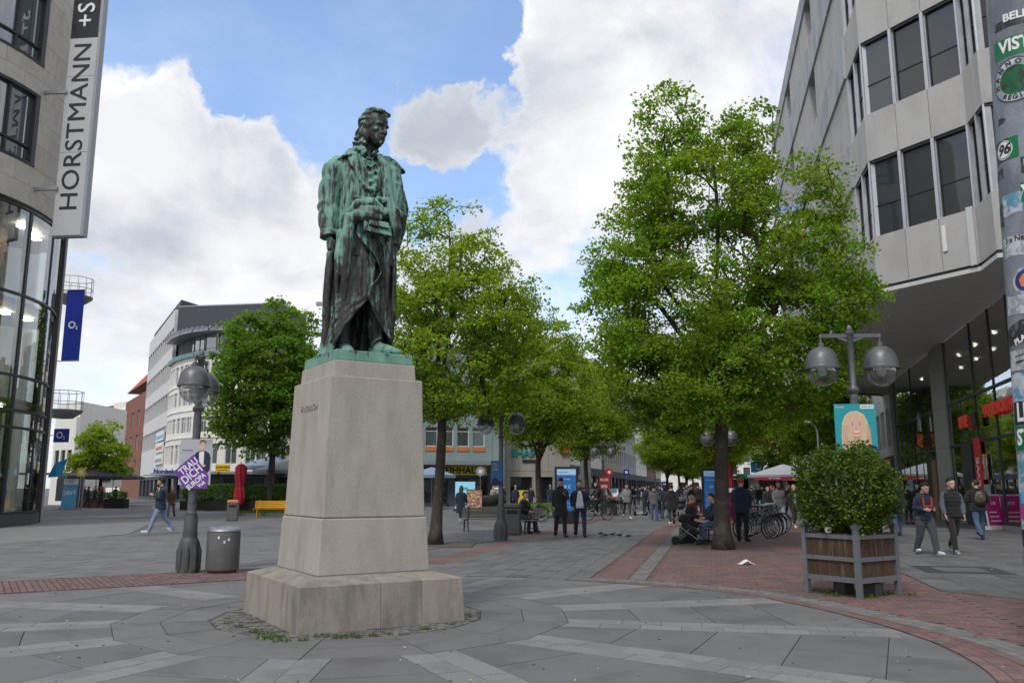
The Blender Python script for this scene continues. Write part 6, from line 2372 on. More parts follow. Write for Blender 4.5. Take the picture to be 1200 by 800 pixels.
# long street side: piers and slots
cur = qD
k = 0
FARY = 61.0
while cur.y < FARY:
 L = 8.2
 nxt = cur + hdv * L
 for (za, zb) in BANDS:
  off = Vector((-hdv.y, hdv.x, 0)) * .10
  wallface(nxt + hdv * 2 + off, cur + off, za, zb, mConcS, 'concrete_band', th=.45, npan=2)
 for (za, zb) in WIN:
  wallface(nxt, cur + hdv * .05, za, zb, mConcR, 'concrete_panel', npan=3)
  fr_ = frame_of(nxt + hdv * 2, nxt)
  fr = rel(fr_[:4], ORG)
  for i in range(2):
   window(conc, fr, .02 + i, .98 + i, za, zb, mAlu, gDark, .5, 1, .4)
 cur = nxt + hdv * 2
 k += 1
# soffit, roof, core
gl0, gl1 = Vector((16.9, 26.4, 0)), Vector((25.0, 55.0, 0))
gd = (gl1 - gl0).normalized()
gl0 = gl0 - gd * 10
endp = cur
o = ORG
b = MB()
b.prism([tuple((p - o)[:2]) for p in (qC - hdv * .02, qB, qA, qZ, qW, qW + V3(14, 4, 0), endp + V3(14, 6, 0), endp + V3(6.5, 0, 0), endp, qD)], SOF - .25, SOF - .11)
b.build('soffit', mSoffit, conc)
inn = Vector((hdv.y, -hdv.x, 0))
mass(conc, [tuple(p[:2]) for p in (qC + inn * .8 + hdv * .3, qB + V3(.75, .5, 0), qA + inn * .75, qZ + V3(.5, .8, 0), qW + inn * .8, qW + V3(14, 4, 0), endp + V3(14, 6, 0), endp + inn * .8, qD + inn * .8)], SOF - .1, 28.2, mSlate)  # unseen box behind the facade, added to block light
# curtain wall
frc_ = frame_of(gl1, gl0)
frc = rel(frc_[:4], ORG)
LG = frc_[4]
def sg_at(u, v=571):
 """distance along the curtain wall (from its far end) of a photograph column at eye level"""
 d = ray(u, v)
 # intersect ray with line gl1 -> gl0
 r_ = d.x / d.y
 dd = frc_[1]
 return (r_ * gl1.y - gl1.x) / (dd.x - r_ * dd.y)
cw = [sg_at(u) for u in (1057, 1076, 1100)]
stops = [0.25, cw[1], sg_at(1103), sg_at(1119), sg_at(1152), sg_at(1176), sg_at(1200), LG]
trs = [0.25, 3.46, 5.4, SOF - .25]
for i in range(len(stops) - 1):
 s0, s1 = stops[i], stops[i + 1]
 if i == 2:
  b = MB()
  for za, zb in zip((0.0, 3.46, 5.4, 7.2), (3.45, 5.39, 7.19, SOF - .26)):
   b.plate(rc(s0 + .02, za, s1 - .02, zb), frc, -.4, .10)
  b.build('clad_pillar', mat('grey pillar cladding', (.27, .265, .26), .6, .05, 2), conc)
  continue
 nsub = max(1, int(round((s1 - s0) / 2.4)))
 for r_i in range(3):
  ns = nsub if r_i < 2 else max(1, nsub // 2)
  for q in range(ns):
   a, c_ = s0 + (s1 - s0) * q / ns, s0 + (s1 - s0) * (q + 1) / ns
   b = MB()
   b.plate(rc(a + .03, trs[r_i] + .03, c_ - .03, trs[r_i + 1] - .03), frc, -.03, -.01)
   b.build('pane', gShopR, conc)
   b = MB()
   b.plate(rc(a - .025, trs[r_i] + .05, a + .025, trs[r_i + 1] - .05), frc, -.05, .012)
   b.build('mullion', mWinD, conc)
for s in (stops[1], stops[4], stops[5], stops[6]):
 b = MB()
 b.plate(rc(s - .05, 0, s + .05, SOF - .26), frc, -.06, .03)
 b.build('mullion', mWinD, conc)
b = MB()
b.plate(rc(-.35, 0, .25, SOF - .26), frc, -.6, .15)
b.build('end_pillar', mat('grey end pillar', (.23, .23, .23), .55, .05, 2), conc)
for z in trs[:3]:
 b = MB()
 b.plate(rc(.26, z - .05, stops[2], z + .05), frc, -.08, .06)
 b.plate(rc(stops[3], z - .05, LG, z + .05), frc, -.08, .06)
 b.build('transom', mWinD, conc)
b = MB()
b.plate(rc(.26, 0, LG, .2), frc, -.12, .04)
b.build('kick_plate', mWinG, conc)
# inside the shops
b = MB()
b.plate(rc(.3, 0, LG, SOF - .3), frc, -6.2, -6.0)
b.build('inner_wall', mat('dim shop interior', (.36, .35, .33), .8, .3, .8, color2=(.16, .15, .14), thr=(.45, .55), scale2=.7), conc)
b = MB()
b.plate(rc(.3, .0, LG, .06), frc, -6.0, -.15)
b.build('inner_floor', mFloorI, conc)
b = MB()
b.plate(rc(.3, 5.2, LG, 5.38), frc, -6.0, -.4)
b.build('inner_ceiling', mInterW, conc)
for i in range(16):
 b = MB()
 s = 1.5 + i * 1.7
 b.plate(rc(s, 8.28, s + .14, 8.42), frc, -1.6 - (i % 2) * 1.2, -1.46 - (i % 2) * 1.2)
 b.build('ceiling_spot', mSpot, conc)
# door recess, frame, posters, shop letters
def on_glass(name, u0, u1, z0, z1, m, t0=.05, t1=.09):
 s0, s1 = sg_at(u0), sg_at(u1)
 b = MB()
 b.plate(rc(s0, z0, s1, z1), frc, t0, t1)
 return b.build(name, m, conc)
on_glass('door_portal', 1134, 1146, .02, 3.4, mWinD, -.5, .14)
on_glass('red_banner', 1148, 1156, .5, 3.6, mRedP, .06, .10)
on_glass('door_portal', 1091, 1097, .02, 2.9, mBlack, .02, .12)
on_glass('door_frame', 1097, 1102, .02, 2.9, mat('brown door', (.2, .11, .05), .6, .2, 5), .02, .14)
on_glass('price_poster', 1157, 1162, 1.9, 2.9, mat('orange price poster', (.35, .15, .03), .6, .6, 4, color2=(.5, .45, .4), thr=(.5, .53), scale2=5), .06, .09)
on_glass('price_poster', 1156, 1163, .6, 1.7, mat('grey price poster', (.30, .33, .33), .6, .5, 3), .06, .09)
on_glass('price_poster', 1066, 1072, .4, 2.0, mSkyP, .06, .09)
def glass_text(tx, u, z, size, m, **kw):
 s = sg_at(u, 494)
 lettering(tx, size, m, (frc[0] + frc[1] * s + V3(0, 0, z) + frc[3] * .16, frc[1], frc[2], frc[3]), conc, extrude=.025, align='LEFT', bold=.015, **kw)
glass_text('REWE', 1129, 4.35, .70, mNeon, sx=.85)
glass_text('WOOLWORTH', 1159, 4.5, .64, mNeon, sx=.9)
on_glass('city_panel', 1153, 1158, 4.05, 4.6, mBlack, .16, .24)
lettering('EWE', .6, mWhite, (frc[0] + frc[1] * sg_at(1152) + V3(0, 0, 2.2) + frc[3] * .105, frc[2], frc[1] * -1, frc[3]), conc, extrude=.004, bold=.01)
# hanging logo: grey pin and orange shield
s = sg_at(1089)
b = MB()
b.plate([(s - .5, 3.9), (s + .5, 3.7), (s + .55, 4.35), (s - .45, 4.55)], frc, .2, .32)
b.build('shield_logo', mat('orange shield', (.55, .22, .02), .5, .4, 2, color2=(.45, .03, .02), thr=(.48, .52), scale2=2.2), conc)
b = MB()
b.plate([(s - .35, 4.6), (s + .35, 4.55), (s + .3, 5.3), (s + .1, 5.6), (s - .2, 5.35)], frc, .2, .30)
b.build('bottle_logo', mSteel, conc)
# plates and drainpipe on the bay
fb_ = frame_of(qC, qB)
fb = rel(fb_[:4], ORG)
b = MB()
b.plate(rc(2.62, 9.35, 2.76, 10.25), fb, .003, .06)
b.build('wall_plate', mWhite, conc, bevel=.01)
b = MB()
b.plate(rc(fb_[4] - .28, SOF - .05, fb_[4] - .06, 10.62), fb, .003, .09)
b.build('downpipe_cover', mat('pale downpipe', (.55, .56, .57), .5, .04, 2), conc, bevel=.01)
# blue and red blade sign on the far part
pt = AT(925, 262, 44)
s2 = thing('blade_sign', 'white, blue and red blade sign on the concrete building half hidden by the big linden', 'sign', tuple(pt))
fr = (V3(0, 0, 0), V3(1, -.1, 0), V3(0, 0, 1), V3(-.1, -1, 0))
k_ = 44 / FPX
for nm, z0, z1, m in (('blue_panel', 12, 22, mat('pale blue sign', (.2, .3, .55), .5, .05, 2)), ('white_panel', -3, 11.6, mWhite), ('red_panel', -22, -3.4, mRedP)):
 b = MB()
 b.plate(rc(-19 * k_, z0 * k_, 19 * k_, z1 * k_), fr, -.2, 0)
 b.build(nm, m, s2)
lettering('DINE', .6, mWhite, (fr[3] * .002 + V3(.1, 0, -9 * k_), *fr[1:]), s2, extrude=.01, bold=.01)
lettering('Coffee', .4, mWhite, (fr[3] * .002 + V3(.1, 0, 16.5 * k_), *fr[1:]), s2, extrude=.01)
b = MB()
b.tube([V3(.8, .1, 0), V3(3.2, .4, 0)], .05, 6)
b.build('bracket', mWinG, s2)
# ---- white building beyond the shopfront
wb0, wb1 = AT(1057, 571, 58), AT(1018, 571, 82)
whiteb = thing('white_building', 'white modern building with dark shop floor beyond the glass shopfront', 'building', (wb1.x, wb1.y, 0))
Lw = (wb0 - wb1).length
facade(whiteb, wb1, wb0, 3.9, 10.2, even(Lw, 7, 2.6, .4), [(4.6, 7.4)], mWinW, mWinW, gPale, mull=3, trans=.3)
facade(whiteb, wb1, wb0, 0, 3.88, even(Lw, 5, 4.0, .4), [(.2, 2.9)], mSlate, mWinD, gDark, th=.5)
mass(whiteb, [(wb1.x + .5, wb1.y), (wb0.x + .5, wb0.y), (wb0.x + 12, wb0.y + 4), (wb1.x + 12, wb1.y)], 0, 10, mWinW)
frw_ = frame_of(wb1, wb0)
frw = rel(frw_[:4], whiteb.location)
for tx, z in (('GEORG', 3.05), ('PEINE', 2.2)):
 lettering(tx, .9, mNeon, (frw[0] + frw[1] * (Lw - 6.5) + V3(0, 0, z + .2) + frw[3] * .06, *frw[1:]), whiteb, extrude=.03, bold=.02)
# ---- far left: white round-fronted building with dark roof storey
cb = thing('round_building', 'white corner building with curved rows of windows and a dark top storey', 'building', (-35, 95, 0))
pts = [AT(u, 571, y) for u, y in ((190, 101), (196, 97.5), (206, 95), (220, 93.2), (238, 92.2), (260, 92), (284, 92.3), (312, 93.5))]
rowsb = [(4.1, 6.3), (7.55, 9.3), (10.6, 12.3), (13.3, 15.3)]
for a, b2 in zip(pts, pts[1:]):
 L = (b2 - a).length
 n = max(1, int(round(L / 1.45)))
 facade(cb, a, b2, 3.3, 16.0, even(L, n, min(1.2, L / n - .2), .15), rowsb, mPlaster, mWinW, gPale, mull=2, trans=.75, depth=.18)
 fr_ = frame_of(a, b2)
 fr = rel(fr_[:4], cb.location)
 for z in (6.95, 9.95, 12.85):
  b = MB()
  b.plate(rc(-.02, z, L + .02, z + .14), fr, .003, .10)
  b.build('string_course', mPlaster, cb)
 b = MB()
 b.plate(rc(0, 16.0, L, 16.5), fr, -.6, .35)
 b.build('terrace_edge', mat('green copper edge', (.16, .26, .27), .6, .1, 3), cb)
 nn = max(1, int(round(L / 1.7)))
 fr2 = (fr[0] - fr[3] * 1.0, fr[1], fr[2], fr[3])
 for i in range(nn):
  window(cb, fr2, L * i / nn, L * (i + 1) / nn, 16.5, 18.7, mWinD, gPale, .1, 1, .25, bar=.07)
 b = MB()
 b.plate(rc(0, 18.7, L, 19.0), fr, -1.2, .75)
 for q in range(3):
  b.plate(rc(L * q / 3, 19.0, L * q / 3 + .15, 19.25), fr, -.8, .95)
 b.build('sun_louvre', mWinG, cb)
 facade(cb, a, b2, 0, 3.0, even(L, max(1, int(L / 2.4)), 2.0 if L > 2.6 else L - .4, .15), [(.3, 2.6)], mSlate, mWinD, gDark)
 b = MB()
 b.plate(rc(-.02, 3.0, L + .02, 3.28), fr, -.3, 1.4)
 b.build('canopy', mWinG, cb)
tl0, tl1 = AT(193, 571, 99), AT(318, 571, 97)
b2 = MB()
fr_ = frame_of(tl0, tl1)
fr = rel(fr_[:4], cb.location)
b2.plate(rc(0, 19.3, fr_[4], 23.0), fr, -8, -.3)
b2.build('roof_storey', mSlate, cb)
b2 = MB()
b2.plate(rc(-.02, 23.0, fr_[4], 23.15), fr, -8, -.25)
for s in (9, 12.2, 16.5):
 b2.plate(rc(s, 23.15, s + .6, 23.6), fr, -3, -2.5)
b2.build('roof_edge', mWinG, cb)
mass(cb, [(p.x, p.y + 1.6) for p in pts] + [(pts[-1].x, 112), (pts[0].x - 3, 118)], 0, 19.2, mSlate)
# its grey office neighbour receding to the left
ga, gb2 = AT(163, 571, 126), AT(191, 571, 101.5)
Lg = (gb2 - ga).length
ob = thing('office_block', 'grey banded office block receding beside the white round building', 'building', tuple(ga))
facade(ob, ga, gb2, 3, 23.2, even(Lg, 12, Lg / 12 - .25, .15), [(6.6, 9), (10.8, 13), (14.6, 17), (18.6, 21)], mat('pale grey band', (.62, .62, .62), .7, .05, 1), mWinD, gDark, depth=.3)
facade(ob, ga, gb2, 0, 2.98, even(Lg, 6, Lg / 6 - .5, .3), [(.3, 2.6)], mSlate, mWinD, gDark)
mass(ob, [(ga.x + .6, ga.y), (gb2.x + .4, gb2.y + .6), (gb2.x + 6, gb2.y + 18), (ga.x + 10, ga.y + 10)], 0, 23, mSlate)
b = MB()
fr_ = frame_of(ga, gb2)
fr = rel(fr_[:4], ob.location)
for z, m in ((3.4, mWhite), (4.9, mOrange), (6.3, mSkyP)):
 b = MB()
 b.plate(rc(Lg - 9, z + 1, Lg - 1.5, z + 2.2), fr, .05, .2)
 b.build('sign_panel', mWhite, ob)
 b = MB()
 b.plate(rc(Lg - 8.5, z + 1.3, Lg - 2, z + 1.7), fr, .203, .22)
 b.build('print_stripe', m if m is not mWhite else mWinG, ob)
# brick house with red roof
ba, bb2 = AT(140, 571, 150), AT(167, 571, 128)
bk = thing('brick_house', 'red brick house with steep red tiled roof left of the office block', 'building', tuple(ba))
Lb = (bb2 - ba).length
facade(bk, ba, bb2, 0, 16.5, even(Lb, 4, 2.6, 1.5), [(3.5, 6), (7.5, 10), (11.5, 14)], mBrickW, mWinW, gDark, mull=2)
frb_ = frame_of(bb2, bb2 + V3(9, 3, 0))
facade(bk, bb2, bb2 + V3(8, 3, 0), 0, 16.5, [(1, 3.2)], [(3.5, 6), (7.5, 10), (11.5, 14)], mBrickW, mWinW, gDark, mull=2)
o = Vector(bk.location)
A_, B_, C_ = ba - o, bb2 - o, bb2 + V3(9, 4, 0) - o
D_ = ba + V3(9, 6, 0) - o
r1, r2 = (A_ + D_) / 2 + V3(0, 0, 23), (B_ + C_) / 2 + V3(0, 0, 22.5)
b = MB()
z = V3(0, 0, 16.52)
b.add([A_ + z, B_ + z, C_ + z, D_ + z, r1, r2], [(0, 1, 5, 4), (2, 3, 4, 5), (1, 2, 5), (3, 0, 4), (3, 2, 1, 0)])
b.build('roof', mRoofT, bk)
# the short street at the very left
for (u0, u1, y, h, m, lab, nm) in ((58, 83, 80, 8.0, mPlaster, 'small white house with dark glazing behind the square blue sign', 'white_house'), (84, 108, 170, 15.5, mBeigeW, 'distant beige house at the end of the left street', 'beige_house'),
                                   (106, 128, 190, 18, mBrickW, 'distant brown block behind the yellow-green tree', 'brown_block'), (124, 146, 160, 16, mPlaster, 'distant cream house left of the red brick house', 'cream_house')):
 a, b2 = AT(u0, 571, y), AT(u1, 571, y * .97)
 h_ = thing(nm, lab, 'building', tuple(a))
 L = (b2 - a).length
 facade(h_, a, b2, 0, h, even(L, 3 if L > 2.5 else 1, L / 4.6, .4), [(3 + 3.2 * i, 5 + 3.2 * i) for i in range(int((h - 3) / 3.2))], m, mWinD, gDark)
 mass(h_, [(a.x + .01, a.y + .5), (b2.x, b2.y + .5), (b2.x, b2.y + 10), (a.x, a.y + 10)], 0, h - .1, m)
a, b2 = AT(322, 571, 98), AT(427, 571, 86)
ch = thing('cafe_house', 'pale café house between the round white building and the teal one', 'building', tuple(a))
Lc = (b2 - a).length
facade(ch, a, b2, 3.4, 12.5, even(Lc, 8, 1.2, .6), [(4.6, 6.5), (8.0, 9.8)], mPlaster, mWinW, gPale, mull=2, sill=mPlaster)
facade(ch, a, b2, 0, 3.38, even(Lc, 4, 2.4, .5), [(.25, 2.7)], mSlate, mWinD, gDark)
mass(ch, [(a.x + .1, a.y + .5), (b2.x, b2.y + .5), (b2.x, b2.y + 12), (a.x, a.y + 12)], 0, 12.4, mPlaster)
# ---- middle: teal building with shop, beige building, and the long left row
t0, t1 = AT(430, 571, 71), AT(577, 571, 73.5)
teal = thing('teal_building', 'pale teal building with orange window sills and a yellow pawnshop sign', 'building', tuple(t0))
Lt = (t1 - t0).length
colt = even(Lt, 7, 1.05, .7)
frt, _ = facade(teal, t0, t1, 3.8, 12.2, colt, [(5.05, 6.7), (8.2, 9.85)], mTealW, mWinW, gPale, mull=1, trans=.78)
for (s0, s1) in colt:
 for z in (4.65, 7.8):
  b = MB()
  b.plate(rc(s0 - .02, z, s1 + .02, z + .32), frt, .003, .07)
  b.build('orange_sill', mat('orange enamel', (.62, .16, .03), .5, .05, 3), teal)
b = MB()
b.plate(rc(-.05, 3.45, Lt, 3.79), frt, -.2, 1.6)
b.build('canopy', mWinG, teal)
facade(teal, t0, t1, 0, 2.6, even(Lt, 3, 2.9, .4), [(.25, 2.4)], mSlate, mWinD, gDark)
b = MB()
b.plate(rc(Lt - 5.0, 2.62, Lt - .5, 3.4), frt, -.2, .08)
b.build('sign_panel', mYelP, teal)
lettering('LEIHHAUS', .78, mBlack, (frt[0] + frt[1] * (Lt - 2.75) + V3(0, 0, 3.0) + frt[3] * .081, *frt[1:]), teal, extrude=.02, bold=.02)
b = MB()
b.plate(rc(.2, 2.62, Lt - 5.4, 3.1), frt, -.2, .06)
b.build('sign_panel', mRedP, teal)
mass(teal, [(t0.x + .1, t0.y + .5), (t1.x, t1.y + .5), (t1.x, t1.y + 12), (t0.x, t0.y + 12)], 0, 12, mTealW)
# projecting grey end
e1 = AT(591, 571, 72)
b = MB()
b.prism([(t1.x + .02 - t0.x, t1.y - t0.y), (e1.x - t0.x, e1.y - t0.y), (e1.x - t0.x, e1.y + 6 - t0.y), (t1.x + .02 - t0.x, t1.y + 6 - t0.y)], 0, 11.5)
b.build('end_tower', mTealW, teal)
g0, g1 = AT(591.5, 571, 74.5), AT(668, 571, 76)
bei = thing('beige_building', 'beige tiled building with teal shop letters behind the forked linden', 'building', tuple(g0))
Lb = (g1 - g0).length
frb, _ = facade(bei, g0, g1, 3.0, 12.5, even(Lb, 2, 1.6, 1.5), [(8.2, 10.2)], mBeigeW, mWinD, gDark)
for i in range(9):
 b = MB()
 b.plate(rc(Lb * i / 9 - .015, 3.0, Lb * i / 9 + .015, 8.1), frb, .001, .02)
 b.build('cladding_joint', mWinG, bei)
facade(bei, g0, g1, 0, 2.98, [(.5, 2.5), (2.9, 4.4)], [(.2, 2.5)], mBeigeW, mWinD, gDark)
lettering('SHAPE', .95, mat('teal letters', (.0, .28, .30), .5, .05, 3), (frb[0] + frb[1] * 1.9 + V3(0, 0, 4.55) + frb[3] * .02, *frb[1:]), bei, extrude=.05, bold=.02)
b = MB()
b.plate(rc(1.6, 3.75, 3.2, 4.0), frb, .02, .08)
b.build('name_panel', mWinD, bei)
mass(bei, [(g0.x + .1, g0.y + .5), (g1.x, g1.y + .5), (g1.x + 3, g1.y + 12), (g0.x, g0.y + 12)], 0, 12.4, mBeigeW)
b = MB()
b.plate(rc(Lb - .9, 4.6, Lb - .1, 6.4), frb, .02, .3)
b.build('black_red_sign', mRedP, bei)
b = MB()
b.plate(rc(Lb - .9, 5.1, Lb - .1, 5.7), frb, .303, .32)
b.build('sign_band', mBlack, bei)
prev = Vector(g1)
cols_ = [(mPlaster, 14, 'cream street house behind the left linden row'), (mBeigeW, 15, 'taller beige street house behind the left linden row'), (mConcS, 14.5, 'grey street house farther along the left row'),
         (mPlaster, 15, 'tall pale street house far along the left row'), (mBrickW, 16, 'brick street house near the end of the left row'), (mBeigeW, 17, 'last pale house at the end of the left row')]
for i, (m, h, lab) in enumerate(cols_):
 L = 22
 nx = prev + SD * L
 hs_ = thing('street_house', lab, 'building', tuple(prev), group='street houses')
 nr = max(2, int((h - 4.5) / 3.2))
 facade(hs_, prev, nx - SD * .02, 3.6, h, even(L, 8, 1.4, .8), [(4.6 + 3.2 * j, 6.5 + 3.2 * j) for j in range(nr)], m, mWinW, gDark)
 facade(hs_, prev, nx - SD * .02, 0, 3.58, even(L, 5, 3.6, .6), [(.3, 2.8)], mSlate, mWinD, gDark)
 back = Vector((-SD.y, SD.x, 0)) * 10
 mass(hs_, [tuple((p)[:2]) for p in (prev + back * .05, nx + back * .05, nx + back, prev + back)], 0, h - .05, m)
 fr_ = frame_of(prev, nx - SD * .02)
 fr = rel(fr_[:4], hs_.location)
 b = MB()
 b.plate(rc(0, h, L - .02, h + .35), fr, -.5, .4)
 b.build('cornice', m, hs_)
 prev = nx
# right row beyond, and the end of the street
prev = Vector(wb1) + V3(.5, .5, 0)
for i, (m, h) in enumerate(((mBeigeW, 15), (mPlaster, 17), (mConcS, 16), (mPlaster, 15))):
 L = 24
 nx = prev + SD * L
 hs_ = thing('street_house', ['beige street house behind the budding olive tree', 'pale street house on the right side of the street', 'grey street house far on the right side', 'last pale house far on the right side'][i], 'building', tuple(nx),
    group='street houses')
 facade(hs_, nx, prev + SD * .02, 0, h, even(L, 7, 1.5, .8), [(1.0, 2.8)] + [(4.6 + 3.2 * j, 6.5 + 3.2 * j) for j in range(3)], m, mWinW, gDark)
 back = Vector((SD.y, -SD.x, 0)) * 10
 mass(hs_, [tuple((p)[:2]) for p in (prev + back * .05, nx + back * .05, nx + back, prev + back)], 0, h - .05, m)
 prev = nx
pe = AT(842, 571, 235)
eb = thing('end_building', 'far pale building closing the end of the street', 'building', (pe.x - 26, pe.y, 0))
facade(eb, (pe.x - 26, pe.y), (pe.x + 30, pe.y - 6), 0, 17, even(56, 16, 1.8, 1), [(1, 3)] + [(5 + 3.4 * j, 7 + 3.4 * j) for j in range(3)], mPlaster, mWinD, gDark)
# ------------------------------------------------------------------ people
skinA = mat('light skin', (0.56, 0.35, 0.27), 0.55, 0.06, 9)
skinB = mat('olive skin', (0.46, 0.275, 0.195), 0.55, 0.06, 9)
skinC = mat('brown skin', (0.16, 0.085, 0.055), 0.55, 0.06, 9)
mEye = mat('dark eye', (.03, .02, .018), .3, .05, 9)
mLip = mat('lip', (.33, .13, .11), .5, .05, 9)
hBlack = mat('black hair', (.012, .010, .009), .55, .3, 25, .4, 40, stretch=(3, 3, .6))
hBrown = mat('brown hair', (.055, .032, .02), .55, .3, 25, .4, 40, stretch=(3, 3, .6))
hGrey = mat('grey hair', (.30, .29, .28), .6, .2, 25)
hBlond = mat('blond hair', (.34, .23, .12), .55, .25, 25)
def cloth(name, c, var=.18, **k):
 return mat(name, c, .88, var, 4, .35, 120, sheen=.15, **k)
cBlack = cloth('black cloth', (.017, .017, .019))
cBlack2 = cloth('black wool', (.022, .021, .021))
cNavy = cloth('navy cloth', (.014, .020, .040))
cNavy2 = cloth('dark blue jacket', (.020, .030, .055))
cDenim = cloth('light denim', (.20, .27, .36), .22)
cDenimM = cloth('mid denim', (.065, .115, .20), .25)
cDenimD = cloth('dark denim', (.018, .03, .065), .2)
cGreyD = cloth('dark grey trousers', (.055, .057, .063))
cGrey = cloth('grey cloth', (.12, .12, .122))
cGreyL = cloth('pale grey hoodie', (.22, .235, .235))
cBrown = cloth('brown cloth', (.085, .045, .025))
cWhite = cloth('white shirt', (.52, .53, .53), .06)
cSteelB = cloth('blue grey sleeve', (.10, .12, .16))
cRed = cloth('red cloth', (.42, .035, .02))
cOlive = cloth('olive cloth', (.045, .042, .025))
cYellow = cloth('yellow cloth', (.55, .42, .04))
cMust = cloth('mustard cloth', (.36, .22, .05))
cBeige = cloth('beige cloth', (.36, .30, .23))
sWhite = mat('white trainer', (.62, .62, .61), .6, .08, 9)
sBlack = mat('black shoe', (.016, .015, .014), .45, .15, 9)
sBrown = mat('brown shoe', (.10, .04, .022), .5, .15, 9)
sGrey = mat('grey trainer', (.22, .25, .29), .6, .1, 9)
WALK = dict(legs=((26, 12, 1), (-18, 26, 1)), arms=((-16, 7, 18, .1), (18, 7, 26, .1)))
WALK2 = dict(legs=((-16, 28, 1), (24, 10, 1)), arms=((16, 7, 25, .1), (-14, 7, 16, .1)))
STAND = dict(legs=((3, 2, 3), (-2, 2, 3)), arms=((3, 6, 14, .1), (3, 6, 14, .1)))
SIT = dict(legs=((84, 80, 5), (80, 86, 5)), arms=((30, 6, 50, .5), (30, 6, 50, .5)), lean=8)
def person(label, pos, face=0, h=1.76, pose=WALK, top=('jacket', None, .80), bottom=None, shoes=None, hair=('short', None), skin=None, lod=1, lean=None, head=(0, 0), extras=(), wide=1.0, sleeve=None, group=None,
           seat_z=None):
 skin = skin or skinB
 s = h / 1.78
 t = thing('person', label, 'person', tuple(pos), rad(face), group)
 V = lambda x, y, z: Vector((x * wide, y, z))
 pel = Vector((0, 0, .93))
 ln = lean if lean is not None else pose.get('lean', 2)
 RL = Matrix.Rotation(rad(ln), 3, 'X')
 tp = lambda p: pel + RL @ (Vector(p) - pel)
 legs, arms = [], []
 for side, (hf, kf, ab) in zip((1, -1), pose['legs']):
  hip = Vector((side * .095 * wide, 0, .92))
  a = rad(hf)
  d = Vector((side * sin(rad(ab)), -sin(a), -cos(a))).normalized()
  knee = hip + d * .43
  b = rad(hf - kf)
  d2 = Vector((side * .01, -sin(b), -cos(b))).normalized()
  ank = knee + d2 * .415
  fp = max(-55, min(25, -(hf - kf) * .9 if hf - kf < 0 else (hf - kf) * .6))
  fd = Vector((side * .18, -cos(rad(fp)), sin(rad(fp)))).normalized()
  legs.append((side, hip, knee, ank, fd))
 for side, (sf, ab, ef, inw) in zip((1, -1), pose['arms']):
  sh = Vector((side * .185 * wide, .01, 1.43))
  a = rad(sf)
  d = Vector((side * sin(rad(ab)), -sin(a), -cos(a))).normalized()
  el = sh + d * .285
  b = rad(sf + ef)
  d2 = Vector((-side * inw, -sin(b), -cos(b))).normalized()
  wr_ = el + d2 * .245
  arms.append((side, tp(sh), tp(el), tp(wr_), RL @ d2))
 n1, n2 = (12, 16) if lod < 2 else (8, 10)
 vox = (.0085, .012, .022)[lod]
 cvox = (.013, .016, .026)[lod]
 # ---- body
 m = MB()
 hh = .232
 HM = Matrix.Translation(tp((0, -.015, 1.548))) @ RL.to_4x4() @ Matrix.Rotation(rad(head[0]), 4, 'Z') @ Matrix.Rotation(rad(head[1]), 4, 'X')
 add_head(m, HM, hh)
 m.tube([tp((0, .03, 1.42)), tp((0, .02, 1.52)), tp((0, .0, 1.60))], [.075, .058, .056], n1)
 m.loft([[tp(p) for p in ell(z, 0, cy, rx * wide, ry * (1 + (wide - 1) * 1.5), n2)] for z, rx, ry, cy in ((.86, .15, .105, 0), (.98, .155, .11, 0), (1.1, .135, .095, 0), (1.28, .15, .10, 0), (1.40, .14, .082, .005), (1.475, .07, .055, .015))])
 for (side, hip, knee, ank, fd) in legs:
  m.tube([hip, (hip + knee) / 2, knee, knee * .55 + ank * .45 + Vector((0, .015, 0)), ank], [.082, .072, .052, .05, .034], n1)
  m.tube([ank + Vector((0, .02, 0)), ank + fd * .06 - Vector((0, 0, .03)), ank + fd * .15 - Vector((0, 0, .045))], [.035, .035, .02], n1)
 for (side, sh, el, wr_, fd) in arms:
  m.tube([sh - Vector((side * .02, 0, .01)), (sh + el) / 2, el, (el + wr_) / 2, wr_], [.038, .036, .034, .032, .025], n1)
  pn = Vector((-side, 0, 0)) if abs(fd.x) < .8 else Vector((0, 1, 0))
  add_hand(m, wr_, fd, Vector((side * -.15, -1, .25)), pn, .185, .55, fingers=lod < 2, n=6)
 off = -min(min((a + fd * .15).z - .05, a.z - .085) for (_, _, _, a, fd) in legs)
 if seat_z is not None:
  off = seat_z - .82
 ci = HM
 def fm(c):
  q = HM.inverted() @ Vector((c[0], c[1], c[2])) / hh
  if q.y < -.28 and lod < 2:
   if abs(q.z - .5) < .035 and .06 < abs(q.x) < .19:
    return 1
   if abs(q.z - .195) < .03 and abs(q.x) < .10 and q.y < -.42:
    return 2
  return 0
 me = remesh(m, vox, 1, 'body', [skin, mEye, mLip], None, fm)
 lift = Matrix.Translation((0, 0, off))
 S4 = Matrix.Scale(s, 4) @ lift
 me.transform(S4)
 obj_of('body', me, t)
 # ---- trousers or skirt
 if bottom:
  bk, bm_ = bottom
  m = MB()
  kw = {'slim': .9, 'trousers': 1.08, 'wide': 1.32}.get(bk, 1.0)
  m.loft([ell(z, 0, 0, rx * wide, ry * wide, n2) for z, rx, ry in ((.80, .165, .125), (.90, .175, .13), (1.0, .165, .12), (1.04, .155, .112))])
  for (side, hip, knee, ank, fd) in legs:
   m.tube([hip + Vector((0, 0, .04)), hip * .6 + knee * .4, knee, knee * .5 + ank * .5 + Vector((0, .012, 0)), ank + Vector((0, .012, -.01)), ank + Vector((0, .01, -.045))],
                   [.10 * (1 + (kw - 1) * .5), .092 * kw, .068 * kw, .063 * kw, .052 * kw * (1.05 if kw > 1 else .85), .055 * kw * (1.05 if kw > 1 else .85)], n1)
